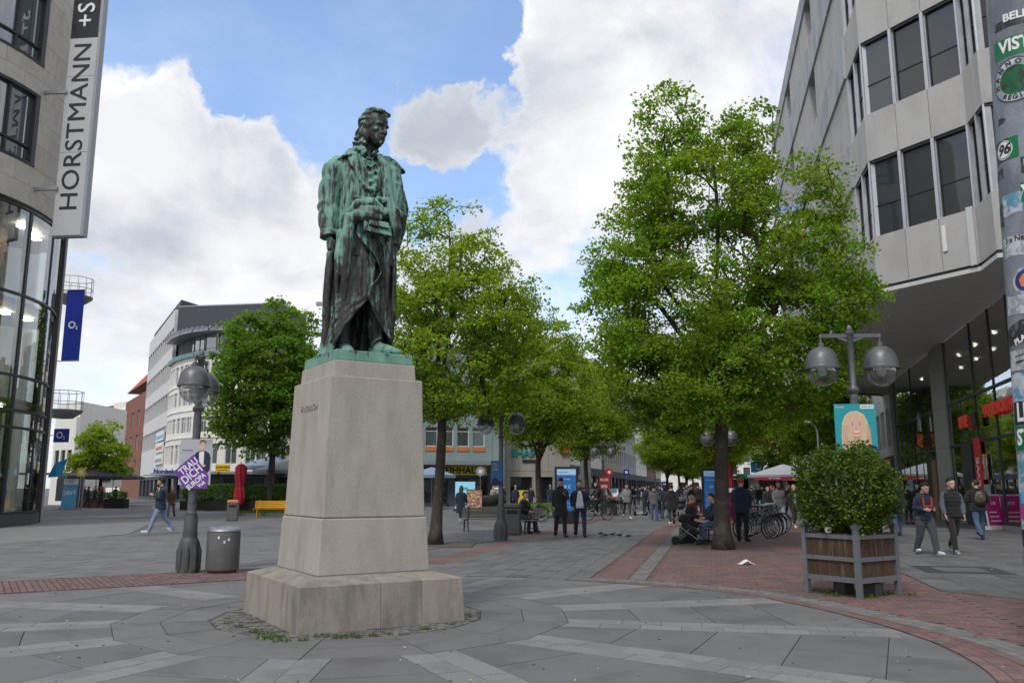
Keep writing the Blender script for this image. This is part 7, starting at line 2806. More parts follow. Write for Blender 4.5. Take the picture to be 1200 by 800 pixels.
  me = remesh(m, cvox, 1, 'trousers', bm_, lambda p, n_: .006 * nz(p, (9, 9, 16)) + .004 * nz(p, (25, 25, 30)))
  me.transform(S4)
  obj_of('trousers', me, t)
 # ---- shoes
 for (side, hip, knee, ank, fd) in legs:
  m = MB()
  up = Vector((0, 0, 1)) - fd * fd.z
  up.normalize()
  a0 = ank - fd * .055 - up * .045
  m.tube([a0 + up * .02, a0 + fd * .04 + up * .02, ank + fd * .05 - up * .035, ank + fd * .13 - up * .05, ank + fd * .185 - up * .055, ank + fd * .20 - up * .06],
               [(.03, .035), (.042, .055), (.045, .048), (.05, .033), (.04, .026), (.02, .018)], n1, up=fd.cross(up))
  m.tube([ank + Vector((0, .01, -.03)), ank + Vector((0, .01, .03))], [.048, .043], n1)
  me = m.mesh('shoe', shoes or sBlack, None, 180)
  me.transform(S4)
  so = obj_of('shoe', me, t)
  if lod < 2:
   m = MB()
   m.tube([a0 - up * .025, a0 + fd * .08 - up * .028, ank + fd * .1 - up * .078, ank + fd * .2 - up * .078], [(.035, .012), (.047, .012), (.052, .011), (.032, .010)], n1, up=fd.cross(up))
   me = m.mesh('sole', sWhite if shoes in (sWhite, sGrey) else sBlack, None, 180)
   me.transform(S4)
   obj_of('sole', me, so)
 # ---- top
 kind, tm, hem = top
 inf = {'jacket': .035, 'coat': .04, 'puffer': .06, 'shirt': .018, 'hoodie': .035, 'vest': .04, 'dress': .03}.get(kind, .03)
 m = MB()
 rings = []
 zs = [(1.0, .165, .115, 0), (1.12, .152, .108, 0), (1.28, .175, .122, 0), (1.39, .178, .10, .005), (1.45, .13, .082, .01), (1.485, .075, .062, .015)]
 low = []
 if hem < .99:
  nlo = 4 if hem < .7 else 2
  for i in range(nlo):
   z = hem + (1.0 - hem) * i / nlo
   f = (1.0 - z)
   low.append((z, .165 + f * (.16 if kind in ('coat', 'dress') else .03) * .6, .118 + f * (.20 if kind in ('coat', 'dress') else .06) * .6, 0))
 for (z, rx, ry, cy) in low + zs:
  k_ = inf if z < 1.46 else inf * .6
  rr = ell(z, 0, cy, (rx + k_) * wide, (ry + k_) * (1 + (wide - 1) * 1.8), n2, 2.3)
  rings.append([tp(p) if z > .93 else p for p in rr])
 m.loft(rings)
 sl = [1.0]
 sm = None
 ms = MB()
 tgt = ms if sleeve is not None else m
 for (side, sh, el, wr_, fd) in arms:
  k_ = inf * (.5 if kind not in ('puffer',) else .75) if sleeve is None else .014
  tgt.tube([sh - Vector((side * .06, 0, .015)), sh * .78 + el * .22 - Vector((side * .008, 0, 0)), el, (el + wr_) / 2, wr_ - fd * .01], [.056 + k_, .053 + k_, .045 + k_, .042 + k_ * .9, .036 + k_ * .6], n1)
 # collar
 m.tube([tp((0, .025, 1.46)), tp((0, .018, 1.525))], [.078, .074], n1)
 if kind in ('hoodie', 'puffer') or 'hood' in extras:
  m.tube([tp((-.10, .02, 1.47)), tp((-.08, .10, 1.48)), tp((0, .135, 1.47)), tp((.08, .10, 1.48)), tp((.10, .02, 1.47))], [.035, .055, .065, .055, .035], 8)
 def fold(p, n_):
  w = .007 * nz(p, (8, 8, 11)) + .004 * nz(p, (22, 22, 26))
  if kind in ('puffer', 'vest'):
   w += .010 * abs(sin(p[2] * 34)) - .006
  return w
 me = remesh(m, cvox, 1, {'coat': 'coat', 'dress': 'dress', 'shirt': 'shirt', 'hoodie': 'hoodie', 'vest': 'vest'}.get(kind, 'jacket'), tm, fold)
 me.transform(S4)
 obj_of(me.name.split('.')[0], me, t)
 if sleeve is not None:
  me = remesh(ms, cvox, 1, 'sleeves', sleeve, lambda p, n_: .006 * nz(p, (9, 9, 14)))
  me.transform(S4)
  obj_of('sleeves', me, t)
 # ---- hair
 hk, hm = hair
 m = MB()
 rings = []
 lv = (.40, .5, .6, .70, .80, .90, .975, 1.02)
 for z in lv:
  zz = min(z, .985)
  for (t0, f0, b0, h0), (t1, f1, b1, h1) in zip(HEADP, HEADP[1:]):
   if t0 <= zz <= t1:
    w = (zz - t0) / (t1 - t0)
    f, bk, hw = f0 + (f1 - f0) * w, b0 + (b1 - b0) * w, h0 + (h1 - h0) * w
  if hk in ('cap', 'hat', 'scarf', 'hood'):
   f = f - .03 if (z > .66 or hk != 'cap') and not (hk in ('scarf', 'hood') and z < .72) else f + .25
   kx, pb = .05, .05
  else:
   f = f + (.34 if z < .68 else (.16 if z < .78 else (.03 if z < .86 else -.03)))
   kx, pb = (.015 if z < .6 else .04) + (.05 if hk == 'curly' and z > .6 else 0), .04
  zr = z if hk in ('cap', 'hat', 'scarf', 'hood') else .5 + (z - .5) * (1.13 if hk != 'curly' else 1.2)
  rings.append([p * hh for p in ell(zr, 0, (f + bk + pb) / 2, hw + kx, (bk + pb - f) / 2, n2, 2.2)])
 m.loft(rings)
 r_ = random.Random(len(label))
 if hk in ('short', 'curly') and lod < 2:
  for k in range(44):
   a, e = r_.uniform(0, 2 * pi), r_.uniform(.3, 1.4)
   p = Vector((cos(a) * cos(e) * .33, sin(a) * cos(e) * .40 + .03, .64 + sin(e) * .45)) * hh
   q = p * 1.0 + Vector((cos(a), sin(a) - .3, .9)) * hh * .06
   m.tube([p * .9, p, q], [.05 * hh, .08 * hh, .04 * hh], 5)
 if hk == 'long':
  m.tube([Vector((0, .30, .75)) * hh, Vector((0, .43, .3)) * hh, Vector((0, .46, -.15)) * hh, Vector((0, .42, -.65)) * hh], [(.33 * hh, .16 * hh), (.38 * hh, .17 * hh), (.36 * hh, .15 * hh), (.22 * hh, .08 * hh)], 10, up=(1, 0, 0))
  for sd in (-1, 1):
   m.tube([Vector((sd * .30, .02, .72)) * hh, Vector((sd * .36, .0, .3)) * hh, Vector((sd * .34, .02, -.2)) * hh], [.09 * hh, .10 * hh, .06 * hh], 8)
 if hk == 'bun':
  m.tube([Vector((0, .42, .78)) * hh, Vector((0, .60, .80)) * hh], [.17 * hh, .12 * hh], 8)
 if hk == 'cap':
  m.tube([Vector((0, -.38, .76)) * hh, Vector((0, -.55, .74)) * hh, Vector((0, -.66, .70)) * hh], [(.27 * hh, .03 * hh), (.25 * hh, .025 * hh), (.15 * hh, .02 * hh)], 10, up=(1, 0, 0))
 if hk == 'hat':
  m.tube([Vector((0, .02, .62)) * hh, Vector((0, .02, .70)) * hh], [.42 * hh, .41 * hh], 12)
 if hk in ('scarf', 'hood'):
  m.tube([Vector((0, .12, .55)) * hh, Vector((0, .14, .1)) * hh, Vector((0, .10, -.25)) * hh], [.40 * hh, .42 * hh, .50 * hh], 12)
 if hk == 'beard':
  pass
 m.xf(HM)
 me = m.mesh('hair' if hk in ('short', 'long', 'bun', 'curly') else {'cap': 'cap', 'hat': 'hat', 'scarf': 'headscarf', 'hood': 'hood'}[hk], hm or hBlack, None, 180)
 me.transform(S4)
 obj_of(me.name.split('.')[0], me, t)
 if 'beard' in extras:
  m = MB()
  st_ = len(m.v)
  m.tube([Vector(p) * hh for p in ((-.27, -.12, .33), (-.25, -.28, .16), (-.13, -.42, .04), (0, -.455, .01), (.13, -.42, .04), (.25, -.28, .16), (.27, -.12, .33))], [.04 * hh, .07 * hh, .085 * hh, .085 * hh, .085 * hh, .07 * hh, .04 * hh], 8)
  m.tube([Vector(p) * hh for p in ((-.1, -.46, .25), (0, -.50, .265), (.1, -.46, .25))], [.02 * hh, .03 * hh, .02 * hh], 6)
  m.xf(HM)
  me = m.mesh('beard', hm or hBlack, None, 180)
  me.transform(S4)
  obj_of('beard', me, t)
 t['_s'] = s
 def local(mb, name, mt, smooth=180):
  me = mb.mesh(name, mt, None, smooth)
  me.transform(S4)
  return obj_of(name, me, t)
 # shirt front seen in an open jacket
 for e in extras:
  if isinstance(e, tuple) and e[0] == 'front':
   _, fmt, aw, z0, z1 = e
   m = MB()
   rr = []
   for (z, rx, ry, cy) in [q for q in low + zs if z0 - .01 <= q[0] <= z1]:
    row = []
    for k in range(9):
     a = rad(-aw + 2 * aw * k / 8) * (1.0 if z < 1.05 else (.85 if z < 1.2 else (.62 if z < 1.3 else (.40 if z < 1.42 else .32))))
     row.append((a, z, rx, ry, cy))
    rr.append([tp((sin(a) * (rx + inf) * wide, -cos(a) * (ry + inf) * (1 + (wide - 1) * 1.8) - .018 + cy, z)) for (a, z, rx, ry, cy) in row])
   ring2 = [r1 + [p + Vector((0, .03, 0)) for p in r1[::-1]] for r1 in rr]
   m.loft(ring2)
   local(m, 'shirt', fmt)
  if isinstance(e, tuple) and e[0] == 'bag':
   _, mt, side, z = e
   m = MB()
   m.tube([tp((side * .22, -.02, z - .15)), tp((side * .235, -.02, z)), tp((side * .22, -.02, z + .13))], [(.04, .11), (.06, .15), (.03, .10)], 8, up=(1, 0, 0))
   m.tube([tp((side * .21, -.02, z + .1)), tp((side * .2, -.03, 1.3)), tp((-side * .02, -.10, 1.50))], .012, 5)
   local(m, 'bag', mt)
  if isinstance(e, tuple) and e[0] == 'backpack':
   m = MB()
   m.tube([tp((0, .20, 1.05)), tp((0, .225, 1.15)), tp((0, .235, 1.30)), tp((0, .20, 1.43))], [(.13, .06), (.16, .09), (.15, .10), (.09, .05)], 10, up=(1, 0, 0))
   local(m, 'backpack', e[1])
  if isinstance(e, tuple) and e[0] == 'stripe':
   m = MB()
   for (side, sh, el, wr_, fd) in arms:
    m.tube([sh + Vector((side * -.02, -.075, .05)), sh * .7 + el * .3 + Vector((side * .03, -.075, 0))], [(.03, .02)] * 2, 6)
   local(m, 'stripe', e[1])
  if isinstance(e, tuple) and e[0] == 'bib':
   # chest print with straps
   m = MB()
   m.box(tp((0, -.168, 1.19)), (.24, .02, .10))
   for sd in (-1, 1):
    m.bar(tp((sd * .105, -.165, 1.20)), tp((sd * .115, -.135, 1.44)), .04, .02, up=(0, 1, 0))
   local(m, 'chest_straps', e[1], None)
   m = MB()
   for i in range(4):
    m.box(tp((-.075 + .05 * i, -.182, 1.19)), (.034, .008, .045))
   local(m, 'chest_print', cNavy, None)
  if isinstance(e, tuple) and e[0] == 'phone':
   (side, sh, el, wr_, fd) = arms[0 if e[1] > 0 else 1]
   m = MB()
   m.box(wr_ + fd * .11 + Vector((0, -.03, .03)), (.075, .012, .15), M=Matrix.Rotation(rad(-35), 3, 'X'))
   local(m, 'phone', mBlack, None)
  if isinstance(e, tuple) and e[0] == 'scarf':
   m = MB()
   m.tube([tp((.09 * cos(a), .01 + .085 * sin(a), 1.50)) for a in [2 * pi * k / 12 for k in range(13)]], .038, 8)
   m.tube([tp((.03, -.10, 1.49)), tp((.05, -.16, 1.36)), tp((.05, -.17, 1.15))], [(.05, .03), (.055, .025), (.05, .02)], 8)
   local(m, 'scarf', e[1])
 del t['_s']
 return t
def at_px(u, v):
 p = G(u, v)
 return (p.x, p.y, 0.012)
def tocam(p):
 """turn that faces the camera from a spot"""
 return math.degrees(math.atan2(p[0], p[1])) * -1
# near and middle distance, from the photograph
P_ = at_px
person('man in navy jacket with red chest straps and grey trousers walking on the right', P_(1087, 650), 8, 1.70, dict(legs=((20, 6, 2), (-10, 16, 2)), arms=((4, 14, 82, .55), (4, 14, 82, .55)), lean=3), ('hoodie', cNavy, .86), ('wide', cGreyD), sWhite,
       ('short', hBlack), skinB, 0, head=(14, 18), extras=(('bib', cRed),))
person('man in black vest with blue grey sleeves and black trousers walking on the right', P_(1120, 649), -2, 1.80, dict(legs=((-14, 30, -1), (18, 6, -2)), arms=((4, 11, 18, .05), (8, 12, 16, .05)), lean=2), ('vest', cBlack, .88), ('trousers', cBlack2), sGrey,
       ('curly', hBlack), skinA, 0, head=(8, 4), sleeve=cSteelB)
person('person in black hooded jacket with patterned backpack and jeans walking away on the right', P_(1150, 632), 172, 1.80, dict(legs=((-12, 32, 3), (16, 6, 3)), arms=((10, 28, 70, .4), (10, 28, 70, .4)), lean=3), ('puffer', cBlack, .86), ('trousers', cDenimM), sBlack,
       ('bun', hBrown), skinA, 0, head=(20, 0), extras=(('backpack', mat('patterned backpack', (.10, .07, .045), .8, .5, 14, color2=(.35, .33, .3), thr=(.55, .6), scale2=13)),))
person('man in blue jeans and dark jacket with yellow stripes strolling on the left square', P_(186, 625), -68, 1.93, dict(legs=((24, 4, 2), (-22, 14, 2)), arms=((10, 10, 108, .5), (4, 8, 25, .15)), lean=1), ('jacket', cNavy2, .80), ('trousers', cDenim), sWhite,
       ('short', hBlack), skinB, 0, head=(-20, 6), extras=('beard', ('stripe', cYellow)), wide=1.08)
person('man in long black coat looking at his phone', P_(657, 629), 6, 1.86, dict(legs=((14, 4, 2), (-10, 16, 2)), arms=((18, 6, 105, .45), (0, 8, 12, .05)), lean=2), ('coat', cBlack2, .62), ('trousers', cBlack), sBrown, ('short', hBlack), skinB, 0, head=(8, 16),
       extras=('beard', ('phone', 1), ('scarf', cBlack)))
person('stout man in navy blazer and pale shirt with dark jeans walking toward us', P_(680, 629), -4, 1.78, dict(legs=((12, 4, 3), (-10, 16, 3)), arms=((-4, 12, 24, .1), (2, 12, 26, .2)), lean=-2), ('jacket', cNavy, .80), ('trousers', cDenimD), sBlack, ('short', hBlack), skinB, 0,
       extras=('beard', ('front', cWhite, 34, .86, 1.46)), wide=1.16)
person('woman with long brown hair in a navy coat walking away behind the tree', P_(540, 613), 165, 1.68, WALK, ('coat', cNavy, .52), ('slim', cBlack), sWhite, ('long', hBrown), skinA, 1, extras=(('bag', cNavy2, 1, .95),))
person('man in brown jacket and grey trousers behind the man with yellow stripes', P_(200, 607), 10, 1.62, WALK2, ('jacket', cBrown, .80), ('trousers', cGrey), sBlack, ('short', hGrey), skinB, 1)
person('person in dark blue top bending at the hedge on the far left', P_(134, 592), 190, 1.66, STAND, ('jacket', cNavy2, .84), ('trousers', cDenimM), sBlack, ('cap', cGreyL), skinA, 1, lean=6)
# seated man on the far bench, black clothes
b2 = bench('second grey bench with a seated man in black', tuple(G(612, 624)), rad(-65), mSlat, mIronD)
p2 = b2.matrix_basis @ Vector((0, .02, 0))
person('man in black sitting on the bench behind the dark litter bin', (p2.x, p2.y, 0), -65 + 115, 1.78, SIT, ('jacket', cBlack, .84), ('trousers', cGreyD), sBlack, ('short', hBrown), skinA, 1, seat_z=.47)
# cyclist
pt = AT(700, 571, 42)
bc = bicycle('dark bicycle ridden by the person in black', (pt.x, pt.y, 0), rad(200), mFrameA, 'bicycles')
person('person in black riding a bicycle past the advertising column', (pt.x + .15, pt.y + .05, 0), -70, 1.76, dict(legs=((70, 62, 5), (25, 40, 5)), arms=((48, 10, 20, .1), (48, 10, 20, .1)), lean=16), ('jacket', cBlack, .84), ('slim', cBlack2), sBlack, ('hood', cBlack), skinA, 1, seat_z=.95)
person('man in pale grey hoodie and dark trousers walking toward us by the left trees', P_(735, 608), 4, 1.78, WALK, ('hoodie', cGreyL, .86), ('slim', cOlive), sWhite, ('short', hBlack), skinB, 1)
person('woman in black jacket with white soles walking away in the middle of the street', P_(788, 617), 176, 1.72, WALK2, ('puffer', cBlack, .72), ('slim', cBlack2), sWhite, ('bun', hBrown), skinA, 1, extras=(('bag', cBrown, 1, .95),))
person('person in grey jacket and blue jeans walking away, left of the stroller pair', P_(767, 610), 180, 1.66, STAND, ('hoodie', cGrey, .80), ('wide', cDenimM), sWhite, ('short', hBlack), skinB, 1)
person('person with long black hair in dark top and jeans walking away', P_(780, 608), 178, 1.74, WALK, ('jacket', cNavy2, .84), ('trousers', cDenimM), sBlack, ('long', hBlack), skinB, 1)
person('person with a backpack over a dark jacket behind the long-haired one', P_(774, 605), 182, 1.80, WALK2, ('jacket', cBlack, .82), ('trousers', cDenimD), sBlack, ('short', hBrown), skinA, 1, extras=(('backpack', cNavy2),))
person('woman in a long black dress and headscarf walking toward us', P_(811, 606), 4, 1.70, WALK, ('dress', cBlack, .14), ('slim', cBlack), sWhite, ('scarf', cBlack2), skinA, 1)
person('man in dark jacket right of the woman in the long black dress', P_(819, 601), 172, 1.78, STAND, ('jacket', cBlack2, .78), ('trousers', cBlack), sBlack, ('short', hBlack), skinA, 1)
# by the big tree: a couple on a bench and a standing man
tb_ = Vector((*sv2(-.25, 2.6), 0))
b3 = bench('dark bench just behind the trunk of the largest linden', tuple(tb_), rad(-106), mSlat, mIronD)
person('person in dark blue sitting left of the largest linden trunk', (tb_.x - .05, tb_.y - .35, 0), -78, 1.74, SIT, ('jacket', cNavy2, .84), ('trousers', cDenimM), sWhite, ('short', hBrown), skinA, 1, seat_z=.47)
person('person with red scarf sitting in black beside the stroller', (tb_.x - .72, tb_.y + .1, 0), 70, 1.70, SIT, ('jacket', cBlack, .84), ('trousers', cBlack2), sBlack, ('hat', cBeige), skinA, 1, seat_z=.47, extras=(('scarf', cRed),))
MB().box((tb_.x - .75, tb_.y + .1, .22), (.42, .5, .44)).build('stool', cBlack).location = (0, 0, 0)
tag(bpy.data.objects['stool'], 'low black stool under the person with red scarf', 'stool')
x, y = sv2(.55, 3.6)
person('man in dark jacket standing right of the largest linden trunk', (x, y, 0), 150, 1.84, STAND, ('puffer', cNavy, .80), ('trousers', cBlack), sBlack, ('cap', cRed), skinA, 1)
# right of the tree
person('man in grey jacket and ripped blue jeans walking toward us right of the tree', P_(914, 620), 6, 1.82, WALK, ('jacket', cGrey, .80), ('trousers', cDenim), sBrown, ('short', hBlack), skinC, 1, extras=('beard',))
person('woman with blond hair in black jacket and trousers walking beside the planter', P_(932, 619), 4, 1.70, WALK2, ('jacket', cBlack, .82), ('slim', cBlack2), sWhite, ('bun', hBlond), skinA, 1, extras=(('front', cWhite, 14, .98, 1.46),))
person('woman in black coat and leggings left of the man in grey jacket', P_(901, 613), 2, 1.66, WALK, ('coat', cBlack, .66), ('slim', cBlack2), sWhite, ('long', hBrown), skinA, 1)
person('person with red cap behind the woman in black coat', P_(905, 602), 8, 1.72, WALK2, ('jacket', cBlack2, .80), ('trousers', cDenimD), sBlack, ('cap', cRed), skinB, 2)
person('grey-haired man in black jacket and jeans walking away far right of the tree', P_(891, 598), 170, 1.78, WALK, ('jacket', cBlack, .80), ('trousers', cDenimM), sBlack, ('short', hGrey), skinA, 2)
person('person in black behind the blond woman', P_(926, 606), 0, 1.78, WALK, ('jacket', cBlack2, .80), ('trousers', cDenimD), sBlack, ('short', hBlack), skinB, 2)
person('person in mustard jacket far behind the parked bicycles', P_(869, 597), 10, 1.72, WALK, ('jacket', cMust, .8), ('trousers', cBlack), sBlack, ('long', hBrown), skinA, 2)
person('man in dark clothes half hidden right of the planter', P_(1053, 628), 168, 1.80, WALK2, ('jacket', cNavy2, .80), ('trousers', cDenimM), sBlack, ('short', hBlack), skinB, 1)
person('person in black wool hat standing by the glass shopfront', P_(1066, 614), 20, 1.72, STAND, ('coat', cBlack, .60), ('slim', cBlack2), sBlack, ('cap', cBlack2), skinB, 1, extras=(('bag', cMust, -1, .95),))
person('person with brown hair standing at the dark doorway of the shopfront', P_(1077, 611), 12, 1.74, STAND, ('jacket', cBlack2, .80), ('trousers', cGreyD), sBlack, ('short', hBrown), skinA, 1)
# round the cafe and the shops in the middle
for (u, v, face, top, bot, hr, lab) in ((507, 592, 0, cNavy, cBlack, hBlack, 'person in navy standing at the snack stall beside the stone pedestal'), (519, 592, 20, cBlack, cDenimM, hBrown, 'person in black and jeans standing behind the second linden trunk'),
          (497, 593, 160, cGrey, cBlack, hBlack, 'person in grey half hidden by the stone pedestal'), (525, 586, 170, cBlack2, cGreyD, hBlack, 'person in black before the light blue shop screen'),
          (604, 600, 174, cNavy2, cBlack, hGrey, 'person in dark blue standing left of the forked linden trunk'), (622, 598, 160, cNavy, cDenimD, hBlack, 'person in navy beside the parked dark bicycle'),
          (645, 598, 184, cNavy2, cDenimM, hGrey, 'grey-haired person in dark jacket right of the forked linden'), (590, 594, 20, cBlack, cBlack2, hBrown, 'person in black behind the double globe lamp'),
          (578, 594, 10, cBeige, cBlack, hBlond, 'person in beige left of the double globe lamp')):
 person(lab, P_(u, v), face, 1.74, STAND if u % 2 else WALK, ('jacket', top, .8), ('trousers', bot), sBlack, ('short', hr), skinA, 2)
# the distant crowd: few kinds, copied
protos = [person('distant walker in a dark jacket, nearest of the crowd under the left lindens', P_(742, 596), 5, 1.74, WALK, ('jacket', cBlack, .8), ('trousers', cDenimD), sBlack, ('short', hBlack), skinA, 2),
          person('distant walker with long hair and navy coat by the green scooter', P_(748, 592), 178, 1.7, WALK2, ('coat', cNavy, .6), ('slim', cBlack), sBlack, ('long', hBrown), skinA, 2),
          person('distant walker in grey jacket and light jeans by the left lindens', P_(758, 590), 4, 1.76, WALK2, ('jacket', cGrey, .8), ('trousers', cDenim), sWhite, ('short', hBrown), skinB, 2),
          person('distant walker in beige jacket just left of the largest trunk', P_(832, 591), 182, 1.72, WALK, ('jacket', cBeige, .8), ('trousers', cGreyD), sBlack, ('bun', hBlond), skinA, 2)]
r_ = random.Random(5)
for i in range(58):
 y = r_.uniform(58, 150) if i > 14 else r_.uniform(48, 70)
 x, _ = sv2(0, 0)
 px = r_.choice([r_.uniform(742, 835), r_.uniform(800, 835), r_.uniform(862, 935), r_.uniform(865, 925)])
 pt = AT(px, 571, y)
 pr = protos[r_.choice([0, 0, 0, 1, 1, 2, 3])]
 far = y > 90
 where = 'between the linden rows' if px < 838 else 'right of the largest linden'
 what = {protos[0].name: 'in a dark jacket', protos[1].name: 'with long hair in a dark coat', protos[2].name: 'in grey jacket and jeans', protos[3].name: 'in a beige jacket'}[pr.name]
 lb = ('far distant walker ' if far else 'distant walker ') + what + ' ' + where
 c = copy_tree(pr, None, lb, (pt.x, pt.y, 0.01), rad(r_.choice([0, 180]) + r_.uniform(-25, 25)), r_.uniform(.93, 1.06))
 c['group'] = 'distant walkers ' + what + ' ' + where
for i, u in enumerate((520, 560, 470, 96, 100, 104, 112, 120)):
 pt = AT(u, 571, r_.uniform(64, 69))
 c = copy_tree(protos[i % 2], None, ['dark figure at the teal building left of the walking woman', 'dark figure before the pawnshop windows', 'dark figure hidden by the stone pedestal', 'leftmost dark figure under the black parasols', 'second dark figure under the black parasols', 'third dark figure under the black parasols', 'fourth dark figure under the black parasols', 'rightmost dark figure under the black parasols'][i], (pt.x, pt.y, 0.01), rad(r_.uniform(0, 360)))
 c['group'] = 'people at the cafés'
# ------------------------------------------------------------------ smaller things on the square
# pigeons
mPig = mat('pigeon grey', (.07, .075, .085), .7, .25, 20)
mPigD = mat('pigeon dark', (.022, .024, .03), .6, .25, 20)
def pigeon(label, loc, rz, peck=False):
 t = thing('pigeon', label, 'pigeon', loc, rz, 'pigeons on the pavement')
 t.scale = (.66, .66, .66)
 m = MB()
 hp = [(-.0, -.10, .17), (0, -.14, .21), (0, -.165, .215)] if not peck else [(0, -.12, .12), (0, -.165, .075), (0, -.18, .05)]
 m.tube([(0, .15, .12), (0, .08, .125), (0, 0, .125), (0, -.07, .13), hp[0], hp[1], hp[2]], [(.025, .012), (.05, .045), (.068, .065), (.055, .06), .034, .030, .022], 10, up=(1, 0, 0))
 m.tube([hp[2], Vector(hp[2]) + Vector((0, -.035, -.012))], [.010, .003], 6)
 me = remesh(m, .008, 1, 'body', mPig)
 obj_of('body', me, t)
 for s in (-1, 1):
  m = MB()
  m.tube([(s * .045, -.06, .14), (s * .068, 0, .135), (s * .05, .09, .13), (s * .02, .17, .115)], [(.01, .03), (.014, .045), (.012, .035), (.005, .012)], 8, up=(s, 0, 0))
  m.build('wing', mPigD, t, smooth=180)
  m = MB()
  m.tube([(s * .025, 0, .08), (s * .025, -.005, .01)], .006, 5)
  m.tube([(s * .025, .02, .006), (s * .025, -.03, .006)], .006, 5)
  m.build('leg', mRedP, t)
 m = MB()
 m.tube([(0, .13, .12), (0, .24, .10)], [(.035, .012), (.04, .006)], 8, up=(1, 0, 0))
 m.build('tail', mPigD, t, smooth=180)
 return t
for (u, v, rz, pk, lab) in ((704, 628, 80, True, 'leftmost of the pigeons, pecking beside its neighbour'), (709, 630, -70, True, 'pecking pigeon second from the left'), (718, 629, 60, False, 'pigeon in the middle of the five'),
       (726, 630, 100, False, 'pigeon second from the right'), (736, 631, -60, True, 'largest looking pigeon at the right end, head down')):
 pigeon(lab + ' on the pavement', at_px(u, v), rad(rz), pk)
# hedges in boxes round the café
mBoxW = mat('dark hedge box', (.022, .017, .014), .85, .2, 5, .3, 20)
hm_ = shrub_mesh(31, (3.0, 1.1, 1.25), 2600, .13, mLeafHedge, 3.0)
hm2 = shrub_mesh(32, (3.0, 1.1, 1.15), 2600, .13, mLeafHedge, 2.6)
hl = 0
for (u, y, w) in ((233, 60, 1.0), (262, 59, 1.0), (300, 58.5, 1.0), (338, 58, .9), (372, 58, .9)):
 pt = AT(u, 571, y)
 h = thing('hedge_box', ['clipped hedge in a dark box behind the left lamp', 'clipped hedge in a dark box left of the red parasol', 'clipped hedge in a dark box right of the red parasol', 'clipped hedge in a dark box behind the dark green tree',
       'clipped hedge in a dark box hidden by the stone pedestal'][hl], 'hedge', (pt.x, pt.y, 0), rad(2), 'boxed hedges at the café')
 h.scale = (.72, 1, 1)
 for (yy, xx, sx, sy) in ((-.55, 0, 2.9, .05), (.55, 0, 2.9, .05)):
  MB().box((xx, yy, .35), (sx, sy, .62)).build('panel', mBoxW, h)
 MB().box((0, 0, .35), (2.86, 1.0, .6)).build('box', mBoxW, h)
 obj_of('foliage', hm_ if hl % 2 else hm2, h, (0, 0, .6))
 hl += 1
for i, (u0, u1, y) in enumerate(((92, 126, 68), (126, 150, 66))):
 a, b_ = AT(u0, 571, y), AT(u1, 571, y)
 h = thing('hedge_box', ['low clipped hedge in a wooden trough on the far left', 'low brown trough hedge before the parasol café'][i], 'hedge', (a.x, a.y, 0), 0, 'boxed hedges at the café')
 L = b_.x - a.x
 MB().box((L / 2, 0, .35), (L, .8, .7)).build('box', mBrickW if i == 0 else mBoxW, h)
 o = obj_of('foliage', hm2, h, (L / 2, 0, .65))
 o.scale = (L / 3.0, .8, .55)
def parasol(name, label, loc, R, h, m, n=8, square=False):
 t = thing(name, label, 'parasol', loc)
 b = MB()
 ring = lambda r, z: [V3(r * cos(2 * pi * (k + .5) / n), r * sin(2 * pi * (k + .5) / n), z) for k in range(n)]
 b.loft([ring(R, h - .22), ring(R, h), ring(R * .5, h + R * .16), ring(.12, h + R * .30)], cap=False)
 b.build('canopy', m, t)
 MB().tube([(0, 0, 0), (0, 0, h + R * .3)], .04, 8).build('pole', mSteel, t)
 b = MB()
 for k in range(n):
  a = 2 * pi * (k + .5) / n
  b.tube([(R * cos(a) * .98, R * sin(a) * .98, h - .02), (0, 0, h + R * .27)], .015, 4)
 b.build('ribs', mSteel, t)
 b = MB()
 b.box((0, 0, .05), (.7, .7, .1))
 b.build('base', mWinG, t)
 return t
cPar = cloth('dark parasol canvas', (.035, .036, .042))
cParB = cloth('blue grey parasol canvas', (.20, .27, .36))
cParG = cloth('pale grey parasol canvas', (.36, .38, .40))
for (u, y, m, lab, R, h) in ((112, 72, cPar, 'large black café parasol on the far left', 2.9, 2.5), (132, 76, cPar, 'second black café parasol under the yellow-green tree', 2.6, 2.5), (98, 84, cPar, 'third black parasol behind the blue stand', 2.4, 2.4),
                             (318, 66, cParB, 'blue parasol behind the red closed one', 2.6, 3.2), (338, 62, cParG, 'pale grey parasol behind the dark green tree', 2.6, 2.8), (506, 64, cParB, 'blue grey pointed stall canopy beside the stone pedestal', 1.9, 2.5)):
 pt = AT(u, 571, y)
 parasol('parasol', lab, (pt.x, pt.y, 0), R, h, m)
pt = AT(281, 571, 57.5)
rp = thing('closed_parasol', 'closed red parasol standing between the boxed hedges', 'parasol', (pt.x, pt.y, 0))
m = MB()
m.tube([(0, 0, .5), (0, 0, .9), (0, 0, 1.5), (0, 0, 1.6), (0, 0, 2.3), (.02, 0, 2.9), (0, 0, 3.1)], [.22, .33, .28, .20, .33, .36, .12], 14)
obj_of('canopy', remesh(m, .03, 1, 'canopy', cloth('red parasol cloth', (.42, .02, .035)), lambda p, n_: .06 * sin(7 * math.atan2(p[1], p[0]) + 2 * p[2])), rp)
MB().tube([(0, 0, 0), (0, 0, 3.3)], .035, 8).build('pole', mSteel, rp)
